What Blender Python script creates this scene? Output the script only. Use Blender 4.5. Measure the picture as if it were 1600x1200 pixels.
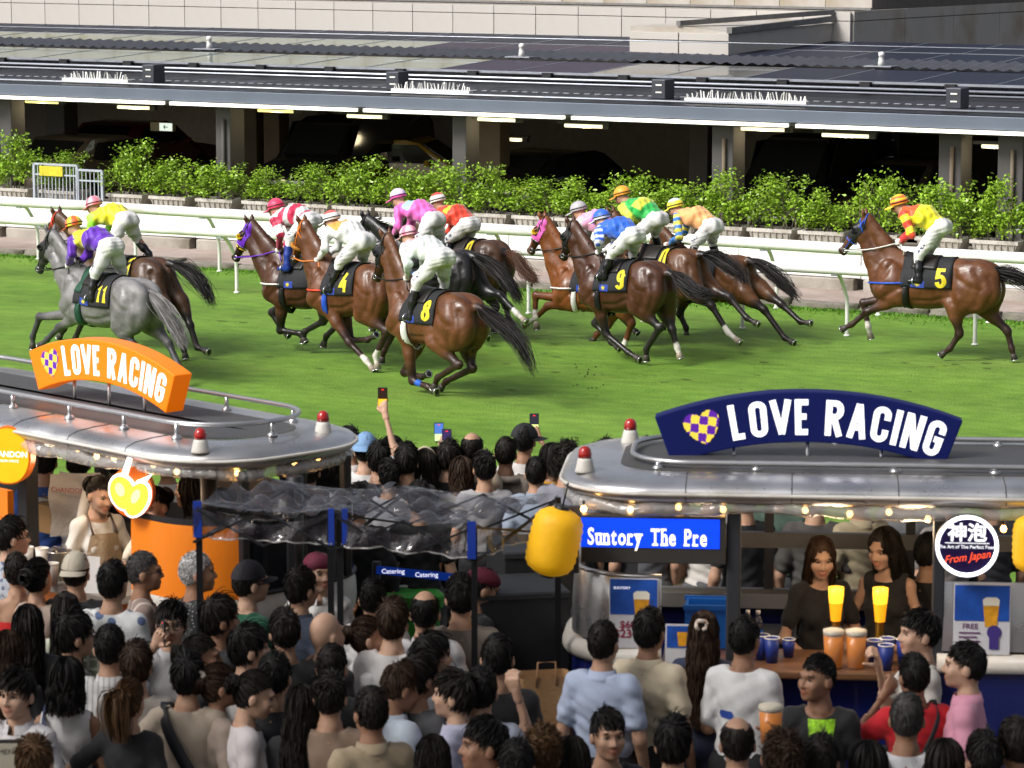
import bpy, math, random
import numpy as np
from math import sin, cos, pi, radians, atan, atan2, sqrt, hypot
from mathutils import Vector, Matrix
from mathutils.bvhtree import BVHTree

for o in list(bpy.data.objects):
    bpy.data.objects.remove(o, do_unlink=True)
SC = bpy.context.scene
COL = SC.collection
random.seed(7)
RNG = np.random.default_rng(7)

# ------------------------------------------------------------------ camera
CAM_H, FPX, PITCH = 6.14, 5000.0, atan(740 / 5000)
cd = bpy.data.cameras.new('camera')
cd.sensor_width, cd.lens = 36.0, FPX / 1600 * 36
cd.clip_start, cd.clip_end = 0.5, 2000
cd.dof.use_dof, cd.dof.focus_distance, cd.dof.aperture_fstop = True, 44.0, 7.0
cam = bpy.data.objects.new('camera', cd)
COL.objects.link(cam)
cam.location = (0, 0, CAM_H)
cam.rotation_euler = (pi / 2 - PITCH, 0, 0)
SC.camera = cam

# ------------------------------------------------------------------ light
SUN_TRAVEL = Vector((1.0, 0.62, -1.05)).normalized()     # floodlights stand up to the left, on the grandstand side
w = bpy.data.worlds.new('World')
SC.world = w
w.use_nodes = True
nt = w.node_tree
nt.nodes.clear()
sky = nt.nodes.new('ShaderNodeTexSky')
sky.sky_type = 'NISHITA'
sky.sun_disc = False
sky.sun_elevation = math.asin(-SUN_TRAVEL.z)
sky.sun_rotation = atan2(-SUN_TRAVEL.x, -SUN_TRAVEL.y)
sky.air_density, sky.dust_density, sky.ozone_density = 0.7, 5.0, 0.5
bg = nt.nodes.new('ShaderNodeBackground')
bg.inputs['Strength'].default_value = 0.15
wo = nt.nodes.new('ShaderNodeOutputWorld')
hs = nt.nodes.new('ShaderNodeHueSaturation')              # city glow: a paler night sky
hs.inputs['Saturation'].default_value = 0.45
nt.links.new(sky.outputs[0], hs.inputs['Color'])
nt.links.new(hs.outputs[0], bg.inputs[0])
nt.links.new(bg.outputs[0], wo.inputs[0])
sd = bpy.data.lights.new('sun', 'SUN')
sd.energy, sd.angle, sd.color = 3.0, radians(21.0), (1.0, 0.985, 0.955)
sun = bpy.data.objects.new('sun', sd)
COL.objects.link(sun)
sun.rotation_euler = SUN_TRAVEL.to_track_quat('-Z', 'Y').to_euler()

SC.view_settings.view_transform = 'Standard'
SC.view_settings.look = 'None'
SC.view_settings.exposure, SC.view_settings.gamma = 0.12, 1.0
SC.view_settings.use_curve_mapping = False
SC.render.engine = 'CYCLES'
SC.cycles.use_denoising = True
SC.cycles.max_bounces = 6
SC.cycles.diffuse_bounces = 3
SC.cycles.glossy_bounces = 3
SC.cycles.transmission_bounces = 5
SC.cycles.transparent_max_bounces = 12
SC.cycles.caustics_reflective = SC.cycles.caustics_refractive = False
SC.cycles.sample_clamp_indirect = 6.0

# ------------------------------------------------------------------ where a pixel of the 1600 x 1200 photograph lies in the place
_c, _s = cos(PITCH), sin(PITCH)
def ray(px, py):
    u, v = (px - 800) / FPX, (600 - py) / FPX
    return Vector((u, _c + v * _s, -_s + v * _c))
def at_z(px, py, z=0.0):
    r = ray(px, py)
    return Vector((0, 0, CAM_H)) + r * ((z - CAM_H) / r.z)
def at_y(px, py, y):
    r = ray(px, py)
    return Vector((0, 0, CAM_H)) + r * (y / r.y)
def on_plane(px, py, p, n):
    r = ray(px, py)
    o = Vector((0, 0, CAM_H))
    return o + r * ((p - o).dot(n) / r.dot(n))
def px_of(p):
    d = Vector(p) - Vector((0, 0, CAM_H))
    f = d.y * _c - d.z * _s
    u = d.y * _s + d.z * _c
    return 800 + FPX * d.x / f, 600 - FPX * u / f
def ppm(p):
    d = Vector(p) - Vector((0, 0, CAM_H))
    return FPX / (d.y * _c - d.z * _s)
# ------------------------------------------------------------------ objects
def tag(o, label=None, cat=None, group=None, kind=None):
    if label: o['label'] = label
    if cat: o['category'] = cat
    if group: o['group'] = group
    if kind: o['kind'] = kind
    return o
def thing(name, label, cat, loc=(0, 0, 0), rotz=0.0, group=None):
    o = bpy.data.objects.new(name, None)
    o.empty_display_size = 0.2
    COL.objects.link(o)
    o.location = loc
    o.rotation_euler = (0, 0, rotz)
    return tag(o, label, cat, group)
def mesh_from(name, v, f, m=None, smooth=False):
    me = bpy.data.meshes.new(name)
    v = np.asarray(v, dtype=np.float32).reshape(-1, 3)
    if isinstance(f, np.ndarray) and f.ndim == 2:
        n, k = f.shape
        me.vertices.add(len(v)); me.vertices.foreach_set('co', v.ravel())
        me.loops.add(n * k); me.loops.foreach_set('vertex_index', f.astype(np.int32).ravel())
        me.polygons.add(n)
        me.polygons.foreach_set('loop_start', np.arange(0, n * k, k, dtype=np.int32))
        me.polygons.foreach_set('loop_total', np.full(n, k, dtype=np.int32))
        me.update(calc_edges=True)
    else:
        me.from_pydata([tuple(map(float, p)) for p in v], [], [tuple(map(int, q)) for q in f])
        me.update()
    if m is not None:
        for mm in (m if isinstance(m, (list, tuple)) else [m]):
            me.materials.append(mm)
    if smooth:
        me.polygons.foreach_set('use_smooth', np.ones(len(me.polygons), dtype=bool))
    return me
def link(name, me, parent=None, m=None, bevel=0, loc=None, rot=None, kind=None, mat4=None):
    o = bpy.data.objects.new(name, me)
    COL.objects.link(o)
    if parent is not None: o.parent = parent
    if mat4 is not None: o.matrix_local = mat4
    if loc is not None: o.location = loc
    if rot is not None: o.rotation_euler = rot
    if m is not None:                                   # own colour on shared mesh data
        if not me.materials: me.materials.append(m)
        o.material_slots[0].link = 'OBJECT'
        o.material_slots[0].material = m
    if bevel:
        b = o.modifiers.new('bevel', 'BEVEL')
        b.width, b.segments, b.limit_method, b.angle_limit = bevel, 2, 'ANGLE', radians(50)
    if kind: o['kind'] = kind
    return o
def set_attr(me, name, cols):
    a = me.attributes.new(name, 'FLOAT_COLOR', 'POINT')
    c = np.ones((len(me.vertices), 4), dtype=np.float32)
    c[:, :3] = cols
    a.data.foreach_set('color', c.ravel())

class MB:
    """a mesh collected from boxes, tubes, lathes and sheets"""
    def __init__(s): s.v, s.f, s.sm = [], [], []
    def add(s, v, f, smooth=False):
        n = len(s.v)
        s.v += [tuple(p) for p in v]
        s.f += [tuple(i + n for i in q) for q in f]
        s.sm += [smooth] * len(f)
        return s
    def box(s, c, d, rz=0.0, M=None):
        hx, hy, hz = d[0] / 2, d[1] / 2, d[2] / 2
        pts = [Vector((x * hx, y * hy, z * hz)) for z in (-1, 1) for y in (-1, 1) for x in (-1, 1)]
        R = M if M is not None else Matrix.Rotation(rz, 3, 'Z')
        pts = [R @ p + Vector(c) for p in pts]
        return s.add(pts, [(0, 2, 3, 1), (4, 5, 7, 6), (0, 1, 5, 4), (1, 3, 7, 5), (3, 2, 6, 7), (2, 0, 4, 6)])
    def span(s, a, b): return s.box(((a[0] + b[0]) / 2, (a[1] + b[1]) / 2, (a[2] + b[2]) / 2), (abs(b[0] - a[0]), abs(b[1] - a[1]), abs(b[2] - a[2])))
    def beam(s, a, b, w, h, up=(0, 0, 1)):
        a, b = Vector(a), Vector(b)
        x = (b - a); L = x.length; x.normalize()
        z = Vector(up); y = z.cross(x)
        if y.length < 1e-4: y = Vector((0, 1, 0)).cross(x)
        y.normalize(); z = x.cross(y)
        M = Matrix((x, y, z)).transposed()
        return s.box((a + b) / 2, (L, w, h), M=M)
    def tube(s, path, r, n=8, closed=False, caps=True):
        P = [Vector(p) for p in path]
        rs = r if isinstance(r, (list, tuple)) else [r] * len(P)
        rings, prev = [], None
        for i, p in enumerate(P):
            if closed: t = P[(i + 1) % len(P)] - P[i - 1]
            else: t = P[min(i + 1, len(P) - 1)] - P[max(i - 1, 0)]
            t.normalize()
            u = prev if prev is not None else (Vector((0, 0, 1)) if abs(t.z) < .9 else Vector((1, 0, 0)))
            u = (u - t * u.dot(t)).normalized(); prev = u
            w_ = t.cross(u)
            rings.append([p + (u * cos(a) + w_ * sin(a)) * rs[i] for a in (2 * pi * k / n for k in range(n))])
        v = [q for R_ in rings for q in R_]
        f = []
        m = len(P)
        for i in range(m if closed else m - 1):
            j = (i + 1) % m
            for k in range(n):
                l = (k + 1) % n
                f.append((i * n + k, i * n + l, j * n + l, j * n + k))
        s.add(v, f, True)
        if caps and not closed:
            b = len(s.v) - len(v)
            s.f += [tuple(b + k for k in reversed(range(n))), tuple(b + (m - 1) * n + k for k in range(n))]
            s.sm += [False, False]
        return s
    def lathe(s, prof, n=16, c=(0, 0, 0), M=None, smooth=True, cap=True):
        v, f = [], []
        for (r, z) in prof:
            for k in range(n):
                a = 2 * pi * k / n
                v.append(Vector((r * cos(a), r * sin(a), z)))
        if M is not None: v = [M @ p for p in v]
        v = [p + Vector(c) for p in v]
        for i in range(len(prof) - 1):
            for k in range(n):
                l = (k + 1) % n
                f.append((i * n + k, i * n + l, (i + 1) * n + l, (i + 1) * n + k))
        s.add(v, f, smooth)
        b = len(s.v) - len(v)
        if cap and prof[0][0] > 1e-4: s.f.append(tuple(b + k for k in reversed(range(n)))); s.sm.append(False)
        if cap and prof[-1][0] > 1e-4: s.f.append(tuple(b + (len(prof) - 1) * n + k for k in range(n))); s.sm.append(False)
        return s
    def prism(s, poly, axis_o, ux, uy, uz, t):
        """polygon (x, y) in the frame o, ux, uy, given thickness t along uz"""
        o, ux, uy, uz = Vector(axis_o), Vector(ux), Vector(uy), Vector(uz)
        n = len(poly)
        v = [o + ux * x + uy * y for x, y in poly] + [o + ux * x + uy * y + uz * t for x, y in poly]
        return s.add(v, [tuple(reversed(range(n))), tuple(range(n, 2 * n))] + [(i, (i + 1) % n, n + (i + 1) % n, n + i) for i in range(n)])
    def grid(s, P, smooth=True, closed=False):
        m, n = len(P), len(P[0])
        f = [(i * n + j, i * n + (j + 1) % n, (i + 1) * n + (j + 1) % n, (i + 1) * n + j) for i in range(m - 1) for j in range(n if closed else n - 1)]
        return s.add([p for r in P for p in r], f, smooth)
    def mesh(s, name, m=None):
        me = mesh_from(name, s.v, s.f, m)
        me.polygons.foreach_set('use_smooth', np.array(s.sm, dtype=bool))
        return me
    def build(s, name, m, parent=None, bevel=0, **k):
        return link(name, s.mesh(name, m), parent, bevel=bevel, **k)

# ------------------------------------------------------------------ materials
def srgb(r, g, b):
    return tuple((c / 255 / 12.92 if c / 255 <= .04045 else ((c / 255 + .055) / 1.055) ** 2.4) for c in (r, g, b))
_MC = {}
def pm(name, col=(.5, .5, .5), rough=.5, metal=0.0, var=.12, scale=6.0, bump=0.0, bscale=60.0, attr=None, spec=.5, coat=0.0,
       sheen=0.0, emit=None, estr=0.0, alpha=1.0, trans=0.0, ior=1.45, stretch=None, dirt=None, dscale=2.0, sub=0.0, rvar=0.0):
    if name in _MC: return _MC[name]
    m = bpy.data.materials.new(name)
    _MC[name] = m
    m.use_nodes = True
    N, L = m.node_tree.nodes, m.node_tree.links
    p = N['Principled BSDF']
    p.inputs['Roughness'].default_value = rough
    p.inputs['Metallic'].default_value = metal
    p.inputs['Specular IOR Level'].default_value = spec
    p.inputs['Coat Weight'].default_value = coat
    p.inputs['Sheen Weight'].default_value = sheen
    p.inputs['Alpha'].default_value = alpha
    p.inputs['Transmission Weight'].default_value = trans
    p.inputs['IOR'].default_value = ior
    if sub:
        p.inputs['Subsurface Weight'].default_value = sub
        p.inputs['Subsurface Radius'].default_value = (.012, .005, .003)
    tc = N.new('ShaderNodeTexCoord')
    co = tc.outputs['Object']
    if stretch:
        mp = N.new('ShaderNodeMapping'); mp.inputs['Scale'].default_value = stretch
        L.new(co, mp.inputs['Vector']); co = mp.outputs[0]
    if attr:
        a = N.new('ShaderNodeAttribute'); a.attribute_name = attr
        base = a.outputs['Color']
    else:
        rgb = N.new('ShaderNodeRGB'); rgb.outputs[0].default_value = (*col, 1)
        base = rgb.outputs[0]
    if dirt:
        nd = N.new('ShaderNodeTexNoise'); nd.inputs['Scale'].default_value = dscale; nd.inputs['Detail'].default_value = 6
        L.new(co, nd.inputs['Vector'])
        rp = N.new('ShaderNodeMapRange'); rp.inputs[1].default_value = .48; rp.inputs[2].default_value = .72
        L.new(nd.outputs['Fac'], rp.inputs[0])
        mx = N.new('ShaderNodeMix'); mx.data_type = 'RGBA'
        mx.inputs['B'].default_value = (*dirt, 1)
        L.new(rp.outputs[0], mx.inputs['Factor']); L.new(base, mx.inputs['A'])
        base = mx.outputs['Result']
    if var:
        n1 = N.new('ShaderNodeTexNoise'); n1.inputs['Scale'].default_value = scale; n1.inputs['Detail'].default_value = 5
        L.new(co, n1.inputs['Vector'])
        mr = N.new('ShaderNodeMapRange'); mr.inputs[1].default_value = .25; mr.inputs[2].default_value = .75
        mr.inputs[3].default_value = 1 - var; mr.inputs[4].default_value = 1 + var
        L.new(n1.outputs['Fac'], mr.inputs[0])
        vm = N.new('ShaderNodeVectorMath'); vm.operation = 'SCALE'
        L.new(base, vm.inputs[0]); L.new(mr.outputs[0], vm.inputs['Scale'])
        base = vm.outputs[0]
        if rvar:
            m2 = N.new('ShaderNodeMapRange'); m2.inputs[1].default_value = .3; m2.inputs[2].default_value = .7
            m2.inputs[3].default_value = max(0, rough - rvar); m2.inputs[4].default_value = rough + rvar
            L.new(n1.outputs['Fac'], m2.inputs[0]); L.new(m2.outputs[0], p.inputs['Roughness'])
    L.new(base, p.inputs['Base Color'])
    if emit:
        p.inputs['Emission Color'].default_value = (*emit, 1)
        p.inputs['Emission Strength'].default_value = estr
    if bump:
        n2 = N.new('ShaderNodeTexNoise'); n2.inputs['Scale'].default_value = bscale; n2.inputs['Detail'].default_value = 4
        L.new(co, n2.inputs['Vector'])
        b = N.new('ShaderNodeBump'); b.inputs['Strength'].default_value = bump; b.inputs['Distance'].default_value = .02
        L.new(n2.outputs['Fac'], b.inputs['Height']); L.new(b.outputs[0], p.inputs['Normal'])
    return m

# ------------------------------------------------------------------ organic bodies: blended solids on a grid, then a net of quads round them
class Solid:
    def __init__(s, h, k=.03): s.h, s.k, s.p = h, k, []
    def cap(s, a, b, ra, rb=None, g=0, k=None, flat=None):
        """tapered capsule; flat = (axis, factor) makes its section an ellipse, factor > 1 thinner along that axis"""
        s.p.append(('c', np.array(a, float), np.array(b, float), ra, ra if rb is None else rb, g, s.k if k is None else k, flat)); return s
    def ell(s, c, r, R=None, g=0, k=None):
        s.p.append(('e', np.array(c, float), np.array(r, float), None if R is None else np.array(R, float), None, g, s.k if k is None else k, None)); return s
    def chain(s, pts, rs, g=0, k=None, flat=None):
        for i in range(len(pts) - 1): s.cap(pts[i], pts[i + 1], rs[i], rs[i + 1], g, k, flat)
        return s
    def bounds(s, q):
        if q[0] == 'c':
            r = max(q[3], q[4]); return np.minimum(q[1], q[2]) - r, np.maximum(q[1], q[2]) + r
        r = q[2] if q[3] is None else np.full(3, q[2].max())
        return q[1] - r, q[1] + r
    def dist(s, q, X, Y, Z):
        if q[0] == 'c':
            a, b = q[1].copy(), q[2].copy()
            x, y, z = X, Y, Z
            if q[7]:
                ax, fa = q[7]
                m = a[ax]
                if ax == 0: x = m + (X - m) * fa
                elif ax == 1: y = m + (Y - m) * fa
                else: z = m + (Z - m) * fa
                b[ax] = m + (b[ax] - m) * fa
            d = b - a; L2 = max(d @ d, 1e-9)
            t = np.clip(((x - a[0]) * d[0] + (y - a[1]) * d[1] + (z - a[2]) * d[2]) / L2, 0, 1)
            return np.sqrt((x - a[0] - t * d[0]) ** 2 + (y - a[1] - t * d[1]) ** 2 + (z - a[2] - t * d[2]) ** 2) - (q[3] + (q[4] - q[3]) * t)
        x, y, z = X - q[1][0], Y - q[1][1], Z - q[1][2]
        if q[3] is not None:
            R = q[3]
            x, y, z = R[0, 0] * x + R[1, 0] * y + R[2, 0] * z, R[0, 1] * x + R[1, 1] * y + R[2, 1] * z, R[0, 2] * x + R[1, 2] * y + R[2, 2] * z
        r = q[2]
        k0 = np.sqrt((x / r[0]) ** 2 + (y / r[1]) ** 2 + (z / r[2]) ** 2)
        k1 = np.sqrt((x / r[0] ** 2) ** 2 + (y / r[1] ** 2) ** 2 + (z / r[2] ** 2) ** 2)
        return k0 * (k0 - 1) / np.maximum(k1, 1e-6)
    def net(s, grow=0.0, lump=None):
        h = s.h
        lo = np.min([s.bounds(q)[0] for q in s.p], axis=0) - grow - 3 * h
        hi = np.max([s.bounds(q)[1] for q in s.p], axis=0) + grow + 3 * h
        n = np.ceil((hi - lo) / h).astype(int) + 1
        F = np.full(n, 0.5, dtype=np.float32); raw = np.full(n, 0.5, dtype=np.float32); G = np.zeros(n, dtype=np.int16)
        ax = [lo[i] + h * np.arange(n[i]) for i in range(3)]
        for q in s.p:
            b0, b1 = s.bounds(q)
            pad = abs(q[6]) + grow + 2.5 * h + (0.06 if q[7] else 0)
            i0 = np.maximum(((b0 - pad - lo) / h).astype(int), 0); i1 = np.minimum(((b1 + pad - lo) / h).astype(int) + 2, n)
            sl = tuple(slice(i0[i], i1[i]) for i in range(3))
            d = s.dist(q, ax[0][sl[0]][:, None, None], ax[1][sl[1]][None, :, None], ax[2][sl[2]][None, None, :]).astype(np.float32) - grow
            f = F[sl]; k = q[6]
            hh = np.maximum(k - np.abs(f - d), 0) / k
            near = d < raw[sl]
            G[sl] = np.where(near, q[5], G[sl]); raw[sl] = np.minimum(raw[sl], d)
            F[sl] = np.minimum(f, d) - hh * hh * k * .25
        if lump is not None:
            F = F + lump(ax[0][:, None, None], ax[1][None, :, None], ax[2][None, None, :]).astype(np.float32)
        v, f = nets(F)
        gi = np.clip(np.round(v).astype(int), 0, n - 1)
        return lo + v * h, f, G[gi[:, 0], gi[:, 1], gi[:, 2]]

def nets(F):
    I = F < 0
    n = np.array(F.shape)
    cnt = np.zeros(n - 1, dtype=np.int8)
    C = [(i, j, k) for i in (0, 1) for j in (0, 1) for k in (0, 1)]
    for (i, j, k) in C:
        cnt += I[i:n[0] - 1 + i, j:n[1] - 1 + j, k:n[2] - 1 + k]
    A = np.argwhere((cnt > 0) & (cnt < 8))
    idx = np.full(n - 1, -1, dtype=np.int64)
    idx[A[:, 0], A[:, 1], A[:, 2]] = np.arange(len(A))
    val = np.stack([F[A[:, 0] + i, A[:, 1] + j, A[:, 2] + k] for (i, j, k) in C], 1)
    acc = np.zeros((len(A), 3)); num = np.zeros(len(A))
    for a in range(8):
        for b in range(a + 1, 8):
            ca, cb = np.array(C[a]), np.array(C[b])
            if np.abs(ca - cb).sum() != 1: continue
            fa, fb = val[:, a], val[:, b]
            m = (fa < 0) != (fb < 0)
            t = np.where(m, fa / np.where(np.abs(fa - fb) < 1e-9, 1, fa - fb), 0)
            acc += m[:, None] * (ca + t[:, None] * (cb - ca)); num += m
    V = A + acc / num[:, None]
    Q = []
    for axs in range(3):
        u, w_ = (axs + 1) % 3, (axs + 2) % 3
        s0 = [slice(None)] * 3; s1 = [slice(None)] * 3
        s0[axs] = slice(0, -1); s1[axs] = slice(1, None)
        a, b = I[tuple(s0)], I[tuple(s1)]
        E = np.argwhere(a != b)
        E = E[(E[:, u] > 0) & (E[:, w_] > 0) & (E[:, u] < n[u] - 1) & (E[:, w_] < n[w_] - 1)]
        eu = np.zeros(3, int); eu[u] = 1
        ew = np.zeros(3, int); ew[w_] = 1
        q = np.stack([idx[tuple((E - eu - ew).T)], idx[tuple((E - ew).T)], idx[tuple(E.T)], idx[tuple((E - eu).T)]], 1)
        out = a[tuple(E.T)]
        q[~out] = q[~out][:, ::-1]
        Q.append(q)
    Q = np.concatenate(Q)
    return V, Q[(Q >= 0).all(1)]
def smooth_v(v, f, it=2, lam=.5):
    e = np.concatenate([f[:, [0, 1]], f[:, [1, 2]], f[:, [2, 3]], f[:, [3, 0]]])
    for _ in range(it):
        s = np.zeros_like(v); c = np.zeros(len(v))
        np.add.at(s, e[:, 0], v[e[:, 1]]); np.add.at(c, e[:, 0], 1)
        v = v + lam * (s / np.maximum(c, 1)[:, None] - v)
    return v
def keep_faces(v, f, keep, *extra):
    """the faces whose vertices are all kept"""
    f = f[keep[f].all(1)]
    used = np.unique(f)
    new = np.full(len(v), -1); new[used] = np.arange(len(used))
    return (v[used], new[f]) + tuple(x[used] for x in extra)

# ------------------------------------------------------------------ ribbons: hair, tails, manes
def ribbons(paths, w0, w1, rng, jit=0.0):
    """paths: (N, S, 3) array -> strips; widths taper w0 -> w1"""
    N, S, _ = paths.shape
    t = np.gradient(paths, axis=1)
    t /= np.maximum(np.linalg.norm(t, axis=2, keepdims=True), 1e-6)
    rnd = rng.normal(size=(N, 1, 3))
    side = np.cross(t, rnd); side /= np.maximum(np.linalg.norm(side, axis=2, keepdims=True), 1e-6)
    wd = np.linspace(w0, w1, S)[None, :, None] * .5
    v = np.stack([paths - side * wd, paths + side * wd], 2).reshape(-1, 3)
    base = (np.arange(N) * S * 2)[:, None] + (np.arange(S - 1) * 2)[None]
    q = np.stack([base, base + 1, base + 3, base + 2], 2).reshape(-1, 4)
    return v, q
def interp_path(P, n):
    P = np.asarray(P, float)
    # catmull-rom through the points
    Q = np.vstack([2 * P[0] - P[1], P, 2 * P[-1] - P[-2]])
    out = []
    for u in np.linspace(0, len(P) - 1 - 1e-6, n):
        i = int(u); t = u - i
        p0, p1, p2, p3 = Q[i:i + 4]
        out.append(.5 * (2 * p1 + (p2 - p0) * t + (2 * p0 - 5 * p1 + 4 * p2 - p3) * t * t + (3 * p1 - p0 - 3 * p2 + p3) * t ** 3))
    return np.array(out)

# ------------------------------------------------------------------ bold condensed lettering as strokes (x right, y up, cap height 1)
def _arc(cx, cy, rx, ry, a0, a1, n=8):
    return [(cx + rx * cos(radians(a0 + (a1 - a0) * i / n)), cy + ry * sin(radians(a0 + (a1 - a0) * i / n))) for i in range(n + 1)]
def _ring(w, h, r): return _arc(w - r, h - r, r, r, 0, 90, 5) + _arc(r, h - r, r, r, 90, 180, 5) + _arc(r, r, r, r, 180, 270, 5) + _arc(w - r, r, r, r, 270, 360, 5)
GLY = {   # (advance, strokes) on the stroke centre line; box 0..w x 0..1 before the half stroke is added
 'L': (.30, [[(0, 1.1), (0, 0)], [(-.1, 0), (.32, 0)]]), 'O': (.36, ['O']), 'V': (.42, [[(-.03, 1.1), (.21, -.06)], [(.45, 1.1), (.21, -.06)]]),
 'E': (.30, [[(0, 1.1), (0, -.1)], [(0, 1), (.32, 1)], [(0, .52), (.27, .52)], [(0, 0), (.32, 0)]]),
 'R': (.38, [[(0, 1.1), (0, -.1)], [(-.1, 1), (.2, 1)] + _arc(.2, .77, .16, .23, 90, -90, 8) + [(-.1, .54)], [(.17, .5), (.38, -.1)]]),
 'A': (.44, [[(0, -.1), (.22, 1.06)], [(.44, -.1), (.22, 1.06)], [(.1, .27), (.34, .27)]]),
 'C': (.36, [[(.36, .66)] + _arc(.18, .82, .18, .18, 0, 180, 8) + _arc(.18, .18, .18, .18, 180, 360, 8) + [(.36, .34)]]),
 'I': (.0, [[(0, 1.1), (0, -.1)]]), 'N': (.40, [[(0, -.1), (0, 1.1)], [(.03, 1.05), (.37, -.05)], [(.40, 1.1), (.40, -.1)]]),
 'G': (.36, [[(.36, .68)] + _arc(.18, .82, .18, .18, 0, 180, 8) + _arc(.18, .18, .18, .18, 180, 360, 8) + [(.36, .47), (.17, .47)]]),
 '0': (.36, ['O']), '1': (.12, [[(0, .78), (.12, 1.0), (.12, -.1)]]),
 '3': (.36, [[(0, .78)] + _arc(.18, .77, .18, .23, 180, -90, 10) + _arc(.18, .27, .18, .27, 90, -180, 10)]),
 '4': (.40, [[(.42, .28), (-.05, .28), (.26, 1.06)], [(.29, .62), (.29, -.1)]]),
 '5': (.36, [[(.38, 1), (.04, 1), (.02, .55)] + _arc(.18, .3, .18, .3, 100, -170, 12)]),
 '7': (.36, [[(-.1, 1), (.36, 1), (.14, -.1)]]), '8': (.36, [_arc(.18, .77, .16, .23, -90, 270, 14), _arc(.18, .27, .19, .27, 90, 450, 14)]),
 '9': (.36, [_arc(.18, .72, .18, .28, 0, 360, 14), [(.36, .72), (.36, .3)] + _arc(.18, .18, .18, .18, 0, -170, 8)]),
}
def ribbon_poly(path, t, closed=False):
    """mitred quads along a 2-D path"""
    P = [np.array(p, float) for p in path]
    P = [p for i, p in enumerate(P) if i == 0 or np.abs(p - P[i - 1]).max() > 1e-4]
    n = len(P); L, R = [], []
    for i in range(n):
        a = P[i - 1] if (i > 0 or closed) else None
        b = P[(i + 1) % n] if (i < n - 1 or closed) else None
        d1 = (P[i] - a) if a is not None else None
        d2 = (b - P[i]) if b is not None else None
        d1 = d1 / max(np.linalg.norm(d1), 1e-6) if d1 is not None else None
        d2 = d2 / max(np.linalg.norm(d2), 1e-6) if d2 is not None else None
        if d1 is None: d1 = d2
        if d2 is None: d2 = d1
        n1 = np.array((-d1[1], d1[0])); n2 = np.array((-d2[1], d2[0]))
        m = n1 + n2; m = m / max(np.linalg.norm(m), 1e-6)
        k = min(1 / max(m @ n1, .45), 1.8)
        L.append(P[i] + m * t / 2 * k); R.append(P[i] - m * t / 2 * k)
    q = []
    for i in range(n if closed else n - 1):
        j = (i + 1) % n
        q.append((L[i], R[i], R[j], L[j]))
    return q
def letters(text, t=.2, gap=.16, space=.3):
    """-> list of (quad corners) per letter, total width; height 0..1"""
    x, out = 0.0, []
    for ch in text:
        if ch == ' ': x += space; continue
        adv, st = GLY[ch]
        lay = 0
        for s_ in st:
            if s_ == 'O': s_, cl = _ring(.36, 1, .17), True
            else: cl = len(s_) > 10 and hypot(s_[0][0] - s_[-1][0], s_[0][1] - s_[-1][1]) < 1e-6
            if cl and s_[0] == s_[-1]: s_ = s_[:-1]
            for q in ribbon_poly(s_, t, cl):
                out.append([(x + t / 2 + p[0], (p[1] + t / 2) / (1 + t), lay) for p in q])
            lay += 1
        x += adv + t + gap
    return out, x - gap
def text_mesh(body, size, name='lettering', bold=.0, xs=1.0, align='CENTER', shear=0.0):
    cu = bpy.data.curves.new(name, 'FONT')
    cu.body, cu.size, cu.align_x, cu.align_y = body, size, align, 'CENTER'
    cu.offset, cu.shear = bold * size, shear
    cu.resolution_u = 3
    o = bpy.data.objects.new(name, cu)
    COL.objects.link(o)
    bpy.context.view_layer.update()
    me = bpy.data.meshes.new_from_object(o.evaluated_get(bpy.context.evaluated_depsgraph_get()))
    bpy.data.objects.remove(o, do_unlink=True)
    me.transform(Matrix.Diagonal((xs, 1, 1, 1)))
    me.materials.clear()
    return me
# ------------------------------------------------------------------ frame of the track: u along the rail to the right, v away from the grandstand
ALPHA = radians(29.6)
TO = Vector((0.2406, 47.7307, 0))
TA, TN = Vector((cos(ALPHA), -sin(ALPHA), 0)), Vector((sin(ALPHA), cos(ALPHA), 0))
def T(u, v, z=0.0): return TO + TA * u + TN * v + Vector((0, 0, z))
def uv(px, py, z=0.0):
    p = at_z(px, py, z) - TO
    return p.dot(TA), p.dot(TN)
def u_of(px, v, z):
    k = (px - 800) / FPX
    p = T(0, v)
    return (k * (p.y * _c + (CAM_H - z) * _s) - p.x) / (TA.x - k * TA.y * _c)
def troot(name, label, cat, u=0, v=0, z=0, group=None): return thing(name, label, cat, T(u, v, z), -ALPHA, group)
TM = Matrix.Translation(TO) @ Matrix.Rotation(-ALPHA, 4, 'Z')
def tstruct(name, mb, m):
    o = mb.build(name, m); o.matrix_world = TM; o['kind'] = 'structure'; return o

M_WHITE = pm('white_plastic', (.85, .845, .82), .32, var=.05, scale=1.5, dirt=(.52, .49, .42), dscale=1.1)
M_CONC = pm('concrete', (.36, .33, .29), .85, var=.22, scale=3, bump=.5, bscale=30, dirt=(.16, .14, .11), dscale=1.6)
M_KERB = pm('mossy_kerb', (.30, .27, .23), .9, var=.3, scale=5, bump=.6, bscale=30, dirt=(.07, .07, .04), dscale=3)
M_STEEL = pm('galvanised_steel', (.42, .45, .50), .38, .75, var=.15, scale=4)
M_BLACK = pm('black_plastic', (.012, .012, .014), .45, var=.2, scale=9)
M_DARK = pm('dark_paint', (.03, .031, .036), .5, var=.25, scale=3)

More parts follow.
